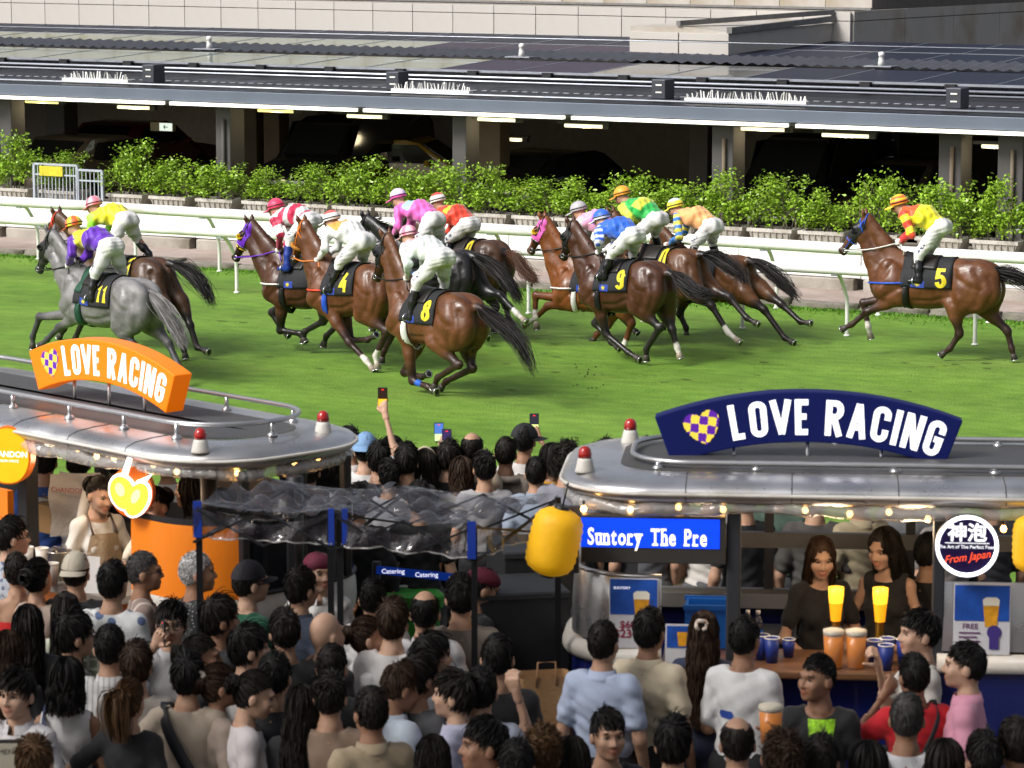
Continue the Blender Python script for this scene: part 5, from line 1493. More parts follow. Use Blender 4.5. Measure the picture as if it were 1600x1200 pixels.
def hand_solid(side, curl, spread=.0):
    """a hand hanging from the wrist at the origin, fingers along -z, palm towards -x*side (the body), thumb forward (+y)"""
    H = Solid(.0065, .010)
    H.cap((0, 0, .03), (0, 0, -.02), .026, .026, flat=(0, 1.25))
    H.ell((0, .0, -.055), (.016, .038, .045))
    ln = [(.030, .068), (.010, .078), (-.010, .072), (-.028, .058)]
    for i, (y, L) in enumerate(ln):
        p0 = np.array([0, y, -.088]); c1, c2 = curl * .75, curl * 1.7
        d1 = np.array([-side * sin(c1), spread * y * 6, -cos(c1)]); d2 = np.array([-side * sin(c2), spread * y * 4, -cos(c2)]); d3 = np.array([-side * sin(c2 * 1.45), 0, -cos(c2 * 1.45)])
        p1 = p0 + d1 * L * .48; p2 = p1 + d2 * L * .32; p3 = p2 + d3 * L * .26
        H.chain([p0 + np.array([0, 0, .02]), p0, p1, p2, p3], [.0105, .0100, .0092, .0085, .0072], k=.006)
    t0 = np.array([-side * .004, .026, -.028]); t1 = t0 + np.array([-side * (.012 + .02 * curl), .030, -.030]); t2 = t1 + np.array([-side * (.012 + .026 * curl), .008, -.030])
    H.chain([t0, t1, t2], [.0135, .0115, .0090], k=.008)
    return H
_HAND = {}
def hand_mesh(side, curl):
    key = (side, curl)
    if key not in _HAND: _HAND[key] = hand_solid(side, curl).net()[:2]
    return _HAND[key]

POSES = {  # elbow, wrist per side (right first), curl per side
    'down': [((.228, -.035, 1.09), (.235, .05, .85), .5), ((-.228, -.035, 1.09), (-.235, .05, .85), .5)],
    'front': [((.208, -.02, 1.09), (.08, .235, 1.13), 1.0), ((-.208, -.02, 1.09), (-.09, .24, 1.09), 1.0)],
    'one': [((.235, -.01, 1.09), (.12, .25, 1.16), 1.1), ((-.228, -.03, 1.09), (-.235, .05, .85), .5)],
    'hold': [((.27, .05, 1.15), (.225, .22, 1.36), 1.1), ((-.228, -.03, 1.09), (-.20, .12, .95), .8)],
    'akimbo': [((.21, -.03, 1.09), (.22, .05, .85), .5), ((-.40, -.07, 1.16), (-.20, -.02, .98), .7)],
    'akimbo2': [((.40, -.07, 1.16), (.20, .0, .98), .7), ((-.40, -.07, 1.16), (-.20, .0, .98), .7)],
    'phone_up': [((.24, .11, 1.50), (.06, .18, 1.72), 1.0), ((-.24, -.03, 1.09), (-.24, .06, .86), .5)],
    'phone_both': [((.28, .12, 1.36), (.06, .27, 1.60), 1.0), ((-.28, .12, 1.36), (-.05, .27, 1.58), 1.0)],
    'phone_mid': [((.27, .10, 1.34), (.05, .24, 1.60), 1.0), ((-.24, -.03, 1.09), (-.24, .06, .86), .5)],
    'phone_high': [((.20, .06, 1.60), (.12, .13, 1.86), 1.0), ((-.24, -.03, 1.09), (-.24, .06, .86), .5)],
    'phone_left': [((-.0, 0, 0), (0, 0, 0), 0), ((0, 0, 0), (0, 0, 0), 0)],
    'ear': [((.30, .06, 1.20), (.115, .10, 1.50), 1.1), ((-.228, -.035, 1.09), (-.235, .05, .85), .5)],
    'drink': [((.24, .12, 1.16), (.07, .21, 1.43), 1.1), ((-.208, -.02, 1.09), (-.09, .24, 1.09), 1.0)],
    'drinkl': [((.208, -.02, 1.09), (.09, .24, 1.09), 1.0), ((-.33, .10, 1.20), (-.10, .20, 1.46), 1.0)],
    'point': [((.26, .05, 1.30), (.19, -.02, 1.60), .9), ((-.228, -.035, 1.09), (-.235, .05, .85), .5)],
    'serve': [((.245, .02, 1.10), (.15, .30, 1.00), .8), ((-.245, .02, 1.10), (-.12, .32, 1.02), .8)],
    'reach': [((.24, .12, 1.14), (.14, .36, 1.10), .6), ((-.24, .12, 1.14), (-.16, .37, 1.04), .6)],
}
def pose_arms(pose):
    return POSES[pose]
_BODY, _SHIRT, _TROU = {}, {}, {}
def torso(S, fem, grow=0.0, g=3, lo=.80):
    w = .92 if fem else 1.0
    S.ell((0, .0, 1.235), (.140 * w, .098 * w, .19), g=g, k=.03); S.ell((0, -.030, 1.30), (.150 * w, .076, .12), g=g, k=.03)
    S.ell((0, .01, 1.05), ((.112 if fem else .132), .090, .15), g=g); S.ell((0, -.005, .92), ((.150 if fem else .146), .106, .12), g=g)
    for s_ in (1, -1):
        S.cap((s_ * .03, -.03, 1.420), (s_ * .140 * w, -.015, 1.378), .044, .050, g, .035)
        if fem: S.ell((s_ * .062, .070, 1.235), (.054, .040, .056), g=g, k=.03)
def body_mesh(fem, pose, yaw, pitch, skin, fine):
    key = (fem, pose, round(yaw, 2), round(pitch, 2), skin, fine)
    if key in _BODY: return _BODY[key]
    w = .90 if fem else 1.0
    B = Solid(.019, .05)
    torso(B, fem)
    B.cap((0, -.028, 1.38), (0, -.014, 1.53), .058 * w, .052 * w, 2, .05)
    arms = pose_arms(pose)
    parts = []
    for s_, (el, wr, cu) in zip((1, -1), arms):
        sh = np.array([s_ * .152 * w, -.012, 1.372])
        B.cap(sh, sh, .050 * w, .050 * w, 4, .04); B.cap(sh, el, .045 * w, .038 * w, 4, .025); B.cap(el, wr, .039 * w, .026 * w, 4, .02)
    for s_ in (1, -1):
        B.chain([(s_ * .088, 0, .88), (s_ * .098, .015, .48), (s_ * .10, -.02, .10)], [.085, .055, .038], 5, .05)
    v, f, g = B.net()
    nz = np.zeros_like(v); fn = np.cross(v[f[:, 2]] - v[f[:, 0]], v[f[:, 3]] - v[f[:, 1]])
    for c_ in range(4): np.add.at(nz, f[:, c_], fn)
    nz /= np.maximum(np.linalg.norm(nz, axis=1), 1e-9)[:, None]
    v = v - nz * (np.where(g == 3, .013, 0) + np.where((g == 4) & (v[:, 2] > 1.24) & (np.abs(v[:, 0]) < .22), .009, 0))[:, None]      # clothes lie over this
    V, F, C = [v], [f], [np.tile(SKINS[skin], (len(v), 1))]
    n = len(v)
    # head on its own finer net, set into the neck
    Hd = Solid(.0085 if fine else .0125, .022)
    Hd.ell((0, -.012, 1.625), (.076 * (.97 if fem else 1), .096, .108), g=1); Hd.ell((0, .030, 1.575), (.060, .066, .085), g=1)
    Hd.ell((0, .045, 1.535), (.046 if fem else .052, .050, .040), g=1); Hd.ell((0, .078, 1.512), (.024, .020, .018), g=1)
    Hd.cap((0, -.02, 1.47), (0, -.012, 1.57), .050 * w, .056 * w, 1)
    if fine:
        Hd.cap((0, .094, 1.622), (0, .114, 1.580), .008, .013, 1, .014); Hd.ell((.012, .104, 1.575), (.009, .010, .008), g=1, k=.01); Hd.ell((-.012, .104, 1.575), (.009, .010, .008), g=1, k=.01)
        Hd.ell((0, .084, 1.638), (.054, .018, .013), g=1, k=.02)
        for s_ in (1, -1): Hd.ell((s_ * .040, .070, 1.578), (.026, .022, .026), g=1, k=.03)
        Hd.ell((0, .098, 1.548), (.022, .010, .006), g=9, k=.008); Hd.ell((0, .096, 1.538), (.019, .011, .007), g=9, k=.008)
    for s_ in (1, -1): Hd.ell((s_ * .080, -.012, 1.590), (.011, .022, .032), g=1, k=.012)
    hv, hf, hg = Hd.net()
    hc = np.tile(SKINS[skin], (len(hv), 1))
    hc[hg == 9] = np.array(SKINS[skin]) * np.array((.86, .60, .60))
    if fine:
        for s_ in (1, -1):                              # sockets pressed in
            dd = np.linalg.norm((hv - np.array((s_ * .032, .090, 1.612))) / np.array((.022, .03, .013)), axis=1)
            hv[:, 1] -= .009 * np.exp(-dd ** 2)
    M = np.array(rot_about(HEADP, yaw, pitch))
    hv = hv @ M[:3, :3].T + M[:3, 3]
    V.append(hv); F.append(hf + n); C.append(hc); n += len(hv)
    for s_, (el, wr, cu) in zip((1, -1), arms):
        pv, pf = hand_mesh(s_, cu)
        d = Vector(wr) - Vector(el); d.normalize()
        z = -d; yv = Vector((0, 1, 0)) if abs(d.y) < .75 else Vector((0, .15, 1))
        if wr[2] > 1.4: yv = Vector((-s_, .25, .15))
        x = yv.cross(z).normalized(); yv = z.cross(x)
        R = np.array(Matrix((x, yv, z)).transposed())
        V.append(pv @ R.T + np.array(wr)); F.append(pf + n); C.append(np.tile(np.array(SKINS[skin]) * 1.03, (len(pv), 1))); n += len(pv)
    me = mesh_from('person_body', np.vstack(V), np.vstack(F), M_BODY[0], True)
    set_attr(me, 'skin', np.vstack(C))
    _BODY[key] = me
    return me
def shirt_mesh(fem, pose, kind):
    """kind: tee, loose, shirt (collar), long, tank, strapless, polo, hoodie"""
    key = (fem, pose, kind)
    if key in _SHIRT: return _SHIRT[key]
    S = Solid(.0150, .04)
    w = .92 if fem else 1.0
    gr = {'tank': .007, 'strapless': .006}.get(kind, .013 if kind in ('loose', 'shirt', 'long', 'hoodie') else .009)
    torso(S, fem)
    if kind in ('loose', 'shirt', 'long', 'hoodie'): S.cap((0, 0, 1.16), (0, 0, .84), .130 * w, .138 * w, 3, .04, (1, 1.45))
    else: S.cap((0, 0, 1.10), (0, 0, .86), .122 * w, .138 * w, 3, .04, (1, 1.4))
    for s_, (el, wr, cu) in zip((1, -1), pose_arms(pose)):
        sh = np.array([s_ * .152 * w, -.012, 1.372]); el, wr = np.array(el), np.array(wr)
        if kind in ('tank', 'strapless'): continue
        S.cap(sh, sh, .050 * w, .050 * w, 4, .035)
        S.cap(sh, sh + (el - sh) * (.62 if kind != 'loose' else .75), .049 * w, .050 * w if kind != 'tee' else .045 * w, 4, .022)
        if kind in ('long', 'hoodie'): S.cap(el, sh + (el - sh) * .7, .052 * w, .052 * w, 4, .03); S.cap(el, el + (wr - el) * .88, .050 * w, .036 * w, 4, .03)
    r = np.random.default_rng(len(_SHIRT) + 3); ph = r.uniform(0, 6, 8)
    amp = .0125 if kind in ('loose', 'shirt', 'long', 'hoodie') else .0095
    def fold(X, Y, Z):
        lo = np.clip((1.45 - Z) * 2.2, .25, 1)
        q1 = np.sin(20 * X + 10 * np.sin(4.5 * Z + ph[0]) + 6 * Z + ph[1]); q2 = np.sin(30 * Z + 16 * np.abs(X) + 6 * Y + 2 * np.sin(13 * X + ph[4]) + ph[2])
        return amp * lo * ((1 - 2 * np.abs(q1)) * .75 + (1 - 2 * np.abs(q2)) * .6 * np.clip(np.abs(X) * 6, .25, 1)) + .003 * np.sin(70 * X + 50 * Z + ph[3])
    v, f, g = S.net(grow=gr, lump=fold)
    v = smooth_v(v, f, 1, .4)
    z, ax, y = v[:, 2], np.abs(v[:, 0]), v[:, 1]
    keep = z > .80
    neck = np.hypot(v[:, 0] / .078, (y + .012) / (.082 if kind != 'tank' else .11))
    rim = (neck < 1) & (z > 1.36)
    keep &= ~rim
    if kind == 'tank': keep &= ~((ax > .145) & (z > 1.24))
    if kind == 'strapless': keep &= z < 1.30
    v, f = keep_faces(v, f, keep)
    e = np.sort(np.concatenate([f[:, [0, 1]], f[:, [1, 2]], f[:, [2, 3]], f[:, [3, 0]]]), 1)
    ue, ct = np.unique(e, axis=0, return_counts=True)
    bd = np.unique(ue[ct == 1])
    b = v[bd]
    low = b[:, 2] < .88
    b[low, 2] = .815
    if kind == 'strapless': b[~low, 2] = 1.292
    else:
        r2 = .082 if kind != 'tank' else .11
        top = (b[:, 2] > 1.33) & (np.abs(b[:, 0]) < .125)
        nk_ = np.hypot(b[:, 0] / .078, (b[:, 1] + .012) / r2)
        b[top, 0] /= nk_[top]; b[top, 1] = (b[top, 1] + .012) / nk_[top] - .012
        b[top, 2] = 1.428 - .026 * np.clip(b[top, 1] / .07, -.4, 1)
    v[bd] = b
    me = mesh_from('shirt', v, f, None, True)
    _SHIRT[key] = me
    return me
def trousers_mesh(fem):
    if fem in _TROU: return _TROU[fem]
    S = Solid(.021, .05)
    S.ell((0, -.005, .92), (.165, .12, .13))
    for s_ in (1, -1): S.chain([(s_ * .088, 0, .88), (s_ * .10, .015, .48), (s_ * .102, -.015, .09)], [.098, .078, .068], 5, .05)
    v, f, g = S.net(grow=.010, lump=lambda X, Y, Z: .006 * np.sin(30 * Z + 20 * X) * np.sin(24 * Y + 3))
    v, f = keep_faces(v, f, (v[:, 2] < 1.0))
    me = mesh_from('trousers', v, f, None, True)
    _TROU[fem] = me
    return me
SHOE = Solid(.014, .03).cap((0, -.05, .045), (0, .12, .035), .045, .038).net()
SHOEM = mesh_from('shoe', smooth_v(SHOE[0], SHOE[1], 1), SHOE[1], None, True)

# ------------------------------------------------------------------ hair, in the head's upright frame
HC_, HR_ = np.array((0, -.012, 1.625)), np.array((.0775, .0975, .110))
def scalp(style):
    def ok(p):
        x, y, z = p[:, 0], p[:, 1], p[:, 2]
        front = 1.668 + .0 * x
        line = np.where(y > .045, front, np.where(y > -.02, 1.606 + (y + .02) * .9, 1.552 + (np.abs(x) < .05) * -.022))
        return z > line
    return ok
def fib(n, r):
    k = np.arange(n) + r.random()
    ph = np.arccos(1 - 2 * (k / n) % 2 if False else np.clip(1 - 2 * (k % n) / n, -1, 1)); th = pi * (1 + 5 ** .5) * k
    return np.stack([np.cos(th) * np.sin(ph), np.sin(th) * np.sin(ph), np.cos(ph)], 1)
_HAIR = {}
def hair_meshes(style, seed=0):
    """-> strand mesh and cap mesh for a hair style"""
    key = (style, seed)
    if key in _HAIR: return _HAIR[key]
    r = np.random.default_rng(sum(map(ord, style)) * 7 + seed * 31)
    ok = scalp(style)
    u = fib(3000, r); P = HC_ + u * HR_
    m = ok(P)
    if style == 'crown': m &= (P[:, 2] < 1.690) | (P[:, 1] > .06)
    P, U = P[m], u[m]
    n0 = {'short': 1300, 'neat': 1200, 'shaggy': 1400, 'curly': 1300, 'buzz': 2400, 'crown': 700, 'updo': 800, 'pony': 800, 'bun': 800}.get(style, 500)
    pick = r.choice(len(P), min(n0, len(P)), replace=len(P) < n0)
    P, U = P[pick] + r.normal(0, .003, (len(pick), 3)), U[pick]
    N = U / HR_; N /= np.linalg.norm(N, axis=1)[:, None]
    S = 5
    s = np.linspace(0, 1, S)[None, :, None]
    capscale = 1.035
    if style in ('short', 'neat', 'shaggy', 'curly', 'buzz', 'crown'):
        whorl = HC_ + np.array([.015 * r.normal(), -.055, .10])
        flow = P - whorl; flow -= N * (flow * N).sum(1)[:, None]
        flow /= np.maximum(np.linalg.norm(flow, axis=1), .02)[:, None]
        sw = r.choice([-1, 1]) * .5
        top = np.clip((P[:, 2] - 1.66) / .06, 0, 1)[:, None]
        flow = flow + np.array([sw, .25, 0]) * top + r.normal(0, .11, (len(P), 3))
        L = {'short': .046, 'neat': .034, 'shaggy': .066, 'curly': .045, 'buzz': .012, 'crown': .030}[style] * r.uniform(.6, 1.25, len(P))
        lift = {'short': .008, 'neat': .004, 'shaggy': .011, 'curly': .016, 'buzz': .003, 'crown': .004}[style]
        lift = lift * r.uniform(.3, 1.9, (len(P), 1, 1)) * np.where(r.random((len(P), 1, 1)) < .06, 2.2, 1)
        lowk = np.clip((P[:, 2] - 1.545) / .07, .25, 1) if style not in ('shaggy',) else np.clip((P[:, 2] - 1.5) / .07, .5, 1)
        L = L * lowk
        pts = P[:, None] + flow[:, None] * L[:, None, None] * s
        q = (pts - HC_) / HR_; rad = np.linalg.norm(q, axis=2, keepdims=True)
        tgt = 1 + (lift * (.5 + .9 * top[:, :, None]) * (1 if style != 'neat' else .8)) / .095 * (s * (2.0 - s)) + .02
        pts = HC_ + q / rad * np.maximum(tgt, 1.02) * HR_
        if style == 'curly': pts += np.stack([np.sin(s[..., 0] * 9 + r.uniform(0, 6, (len(P), 1))), np.cos(s[..., 0] * 9 + r.uniform(0, 6, (len(P), 1))), np.sin(s[..., 0] * 8 + r.uniform(0, 6, (len(P), 1)))], 2) * .012
        pts += r.normal(0, .003, (len(P), 1, 3)) * s
        V, F = ribbons(pts, .0075, .003, r)
        capscale = {'short': 1.055, 'neat': 1.04, 'shaggy': 1.075, 'curly': 1.10, 'buzz': 1.02, 'crown': 1.035}[style]
    elif style in ('updo', 'pony', 'bun'):
        knot = np.array([0, -.122, 1.675 if style != 'bun' else 1.72])
        pts = P[:, None] * (1 - s) + knot * s
        q = (pts - HC_) / HR_; rad = np.linalg.norm(q, axis=2, keepdims=True)
        pts = HC_ + q / np.maximum(rad, .3) * (1.07 + .03 * r.random((len(P), 1, 1))) * HR_ * np.where(s > .97, 1.04, 1)
        V, F = ribbons(pts, .008, .005, r)
        n2 = 260; s2 = np.linspace(0, 1, 7)[None, :, None]
        if style == 'pony':
            o = r.normal(0, 1, (n2, 1, 3)) * np.array([.022, .014, .01])
            base = interp_path([knot, knot + [0, -.05, .0], knot + [0, -.062, -.10], knot + [.01, -.05, -.24 ]], 7)[None]
            pt = base + o * (.5 + 1.1 * np.sin(s2 * 2.4)) + np.cumsum(r.normal(0, .003, (n2, 7, 3)), 1)
        else:
            c = knot + np.array([0, -.025, .0]) if style == 'bun' else knot + np.array([0, -.012, -.045])
            a0 = r.uniform(0, 2 * pi, (n2, 1)); w_ = r.uniform(-1, 1, (n2, 1)); rr_ = (.040 if style == 'bun' else .052)
            a = a0 + s2[..., 0] * 2.6
            pt = c + np.stack([rr_ * np.cos(a) * np.sqrt(1 - .8 * w_ ** 2), .030 * w_ * 1.0 + 0 * a, rr_ * np.sin(a) * np.sqrt(1 - .8 * w_ ** 2)], 2) * (1 + .08 * r.normal(size=(n2, 1, 1)))
        V2, F2 = ribbons(pt, .010, .005, r)
        F = np.vstack([F, F2 + len(V)]); V = np.vstack([V, V2])
        capscale = 1.06
    else:                                              # long, bob, wavy: curtains from a parting
        nl = 900
        end = {'long': 1.26, 'bob': 1.505, 'wavy': 1.46, 'verylong': 1.06}[style]
        S = 10; s = np.linspace(0, 1, S)[None, :]
        ph = r.uniform(-pi * .5 - pi * .80, -pi * .5 + pi * .80, nl)          # azimuth, the face left open
        th1 = np.clip(np.where(np.abs(ph + pi / 2) > pi * .62, 1.30, 1.75), 0, 2)
        drop = (HC_[2] + HR_[2] * np.cos(1.6)) - end + r.uniform(-.05, .03, nl)
        arc = 1.55 * .1
        tot = arc + np.maximum(drop, .02)
        t = s * tot[:, None]
        th = np.clip(t / .1, .06, 1.55)
        ex = 1.05 + .08 * np.sin(np.clip(th, 0, 1.5)) + r.normal(0, .018, (nl, 1))
        x = HC_[0] + HR_[0] * ex * np.sin(th) * np.cos(ph)[:, None]; y = HC_[1] + HR_[1] * ex * np.sin(th) * np.sin(ph)[:, None]
        z = HC_[2] + HR_[2] * 1.07 * np.cos(th) - np.maximum(t - arc, 0)
        dn = np.maximum(t - arc, 0)
        wv = .012 if style in ('wavy', 'bob') else .006
        x = x * (1 + dn * (.5 if style != 'bob' else -.2)) + wv * np.sin(dn * 38 + r.uniform(0, 6, (nl, 1))); y = y - np.clip(dn, 0, .25) * .22 + wv * np.cos(dn * 33 + r.uniform(0, 6, (nl, 1)))
        y = np.where((dn > .08) & (y > -.02), y * .4 + .02, y)
        V, F = ribbons(np.stack([x, y, z], 2), .009, .005, r)
        capscale = 1.08
    # the mass of hair beneath the strands
    g1, g2 = 26, 34
    gv, gf = [], []
    for i in range(g1 + 1):
        th = pi * .80 * i / g1
        for j in range(g2):
            a = 2 * pi * j / g2
            gv.append(HC_ + HR_ * capscale * np.array([sin(th) * cos(a), sin(th) * sin(a), cos(th)]) + r.normal(0, .0012, 3))
    gf = np.array([(i * g2 + j, (i + 1) * g2 + j, (i + 1) * g2 + (j + 1) % g2, i * g2 + (j + 1) % g2) for i in range(g1) for j in range(g2)])
    gv = np.array(gv); kp = ok(HC_ + (gv - HC_) / capscale)
    if style == 'crown': kp &= (gv[:, 2] < 1.70)
    gv, gf = keep_faces(gv, gf, kp)
    V = np.vstack([V, gv]); F = np.vstack([F, gf + len(V) - len(gv)])
    me = mesh_from('hair', V, F, None, True)
    _HAIR[key] = me
    return me
HAIRC = {'black': (.0095, .0082, .0076), 'soft': (.014, .011, .009), 'brown': (.035, .019, .011), 'light': (.085, .045, .02), 'blond': (.22, .13, .045), 'grey': (.17, .165, .16), 'white': (.42, .41, .40), 'salt': (.055, .052, .05)}
M_HAIR = {k: pm('hair_' + k, c, .62, var=.4, scale=26, spec=.26) for k, c in HAIRC.items()}
_shirtm = {}
def cloth_mat(col, pat=None):
    key = (col, pat)
    if key in _shirtm: return _shirtm[key]
    m = pm('shirt_cloth_%d' % len(_shirtm), col, .85, var=.04, scale=5, bump=.12, bscale=160, sheen=.1)
    if pat:
        N, L = m.node_tree.nodes, m.node_tree.links
        p = N['Principled BSDF']; src = p.inputs['Base Color'].links[0].from_socket
        tc = N.new('ShaderNodeTexCoord'); kind, c2, sc = pat
        mx = N.new('ShaderNodeMix'); mx.data_type = 'RGBA'; mx.inputs['B'].default_value = (*c2, 1)
        if kind in ('stripe', 'hoop', 'plaid'):
            sep = N.new('ShaderNodeSeparateXYZ'); L.new(tc.outputs['Object'], sep.inputs[0])
            def wave(o):
                a = N.new('ShaderNodeMath'); a.operation = 'MULTIPLY'; a.inputs[1].default_value = sc; L.new(sep.outputs[o], a.inputs[0])
                b = N.new('ShaderNodeMath'); b.operation = 'FRACT'; L.new(a.outputs[0], b.inputs[0])
                c = N.new('ShaderNodeMath'); c.operation = 'LESS_THAN'; c.inputs[1].default_value = .28; L.new(b.outputs[0], c.inputs[0]); return c.outputs[0]
            if kind == 'plaid':
                ad = N.new('ShaderNodeMath'); ad.operation = 'MAXIMUM'; L.new(wave('X'), ad.inputs[0]); L.new(wave('Z'), ad.inputs[1]); fac = ad.outputs[0]
            else: fac = wave('X' if kind == 'stripe' else 'Z')
        else:
            vo = N.new('ShaderNodeTexVoronoi'); vo.inputs['Scale'].default_value = sc; L.new(tc.outputs['Object'], vo.inputs['Vector'])
            c = N.new('ShaderNodeMath'); c.operation = 'LESS_THAN'; c.inputs[1].default_value = .22 if kind == 'dots' else .36; L.new(vo.outputs['Distance'], c.inputs[0]); fac = c.outputs[0]
        L.new(fac, mx.inputs['Factor']); L.new(src, mx.inputs['A']); L.new(mx.outputs['Result'], p.inputs['Base Color'])
    _shirtm[key] = m
    return m
M_TRO = [pm('trouser_' + n, c, .85, var=.15, scale=9, bump=.2) for n, c in (('black', (.012, .012, .014)), ('navy', (.015, .02, .045)), ('khaki', (.22, .17, .11)), ('grey', (.09, .09, .095)))]
M_SHOES = [pm('shoe_' + n, c, .5, var=.15) for n, c in (('white', (.6, .6, .58)), ('black', (.015, .015, .015)))]
EYEM = MB().lathe([(0, -.012), (.009, -.008), (.012, 0), (.009, .008), (0, .012)], 10, M=Matrix.Diagonal((1, 1, .46)) @ Matrix.Rotation(pi / 2, 3, 'X')).mesh('eye', pm('eye_white', (.55, .53, .50), .2, var=0))
IRISM = MB().lathe([(.0, .0135), (.0056, .0120), (.0062, .0095)], 10, M=Matrix.Diagonal((1, 1, .88)) @ Matrix.Rotation(-pi / 2, 3, 'X')).mesh('iris', M_EYE)
LIDM = MB().tube(interp_path([(-.017, .001, -.001), (-.006, .012, .0065), (.006, .012, .0065), (.017, .001, 0)], 8), .0022, 5).mesh('eyelash', pm('lash', (.012, .009, .008), .6))
BROWM = MB().tube(interp_path([(-.021, -.004, -.002), (-.008, .003, .0035), (.008, .003, .004), (.019, .0, .001)], 8), [.0015, .003, .0036, .0036, .0036, .0036, .003, .002], 5).mesh('eyebrow', pm('brow_hair', (.014, .010, .008), .7))
GLASS = MB()
for s_ in (1, -1):
    GLASS.tube([(s_ * .034 + .026 * cos(a), .108 - .006 * abs(cos(a)) , 1.610 + .019 * sin(a)) for a in np.linspace(0, 2 * pi, 14, endpoint=False)], .0028, 5, closed=True)
    GLASS.tube([(s_ * .060, .102, 1.614), (s_ * .080, .04, 1.612), (s_ * .082, -.02, 1.608)], .0028, 5)
GLASS.tube([(-.008, .114, 1.614), (.008, .114, 1.614)], .0025, 5)
GLASS = GLASS.mesh('glasses', pm('spectacle_frame', (.012, .012, .012), .3))
def cap_mesh(kind):
    mb = MB()
    R = HR_ * 1.13
    top = [[Vector(HC_ + R * np.array([sin(th) * cos(a), sin(th) * sin(a), cos(th)])) for a in np.linspace(0, 2 * pi, 26, endpoint=False)] for th in np.linspace(.02, 1.42 if kind != 'bucket' else 1.3, 12)]
    if kind == 'beret':
        top = [[Vector(HC_ + R * np.array([sin(th) * cos(a) * (1.18 if th > .5 else 1.0) * (1 - max(0, th - 1.15) * .55), sin(th) * sin(a) * (1.15 if th > .5 else 1.0) * (1 - max(0, th - 1.15) * .5), cos(th) * .9 + .05])) for a in np.linspace(0, 2 * pi, 26, endpoint=False)] for th in np.linspace(.02, 1.45, 12)]
    mb.grid(top, True, closed=True)
    if kind in ('cap', 'backcap'):
        sg = 1 if kind == 'cap' else -1
        mb.grid([[Vector((R[0] * .98 * sin(a), HC_[1] + sg * (R[1] * cos(a) * .96 + (q * .085) * max(0, cos(a)) ** .6), HC_[2] + .016 - q * .018 - .012 * sin(a) ** 2)) for a in np.linspace(-1.25, 1.25, 13)] for q in (0, .5, 1)])
        mb.lathe([(0, .004), (.007, 0), (.007, -.003)], 8, tuple(HC_ + np.array([0, 0, R[2]])))
        for k in range(6):
            a = k * pi / 3 + .3
            mb.tube([Vector(HC_ + R * 1.003 * np.array([sin(th) * cos(a), sin(th) * sin(a), cos(th)])) for th in np.linspace(.05, 1.4, 8)], .0014, 4)
    if kind == 'bucket':
        mb.grid([[Vector(HC_ + np.array([R[0] * q * cos(a), R[1] * q * sin(a), R[2] * cos(1.3) - (q - 1) * .13])) for a in np.linspace(0, 2 * pi, 26, endpoint=False)] for q in (1.0, 1.12, 1.28)], True, closed=True)
    return mb.mesh(kind if kind != 'backcap' else 'cap', None)
_CAPM = {}
M_PHONE = pm('phone_case', (.012, .012, .014), .3, var=0)
def phone(hand_p, fwd, name_label, screen, grp='phones held up over the crowd', tilt=0.0):
    """a phone standing in the hand, its screen turned to the holder"""
    p = thing('phone', name_label, 'phone', hand_p, atan2(-fwd.x, fwd.y), grp)
    MB().span((-.037, -.004, -.005), (.037, .004, .148)).build('phone_case', M_PHONE, p, bevel=.004)
    nm, top, bot = screen
    sm = pm('phone_screen_' + nm, top, .2, var=0, emit=top, estr=1.1)
    sb = pm('phone_screen_low_' + nm, bot, .2, var=0, emit=bot, estr=1.3)
    MB().span((-.033, -.0065, .062), (.033, -.0042, .142)).build('screen_top', sm, p)
    MB().span((-.033, -.0065, .004), (.033, -.0042, .060)).build('screen_picture', sb, p)
    MB().span((-.008, -.0075, .128), (.008, -.0066, .134)).build('record_light', pm('record_red', (.7, .02, .02), .4, emit=(1, .03, .03), estr=1.5), p)
    return p

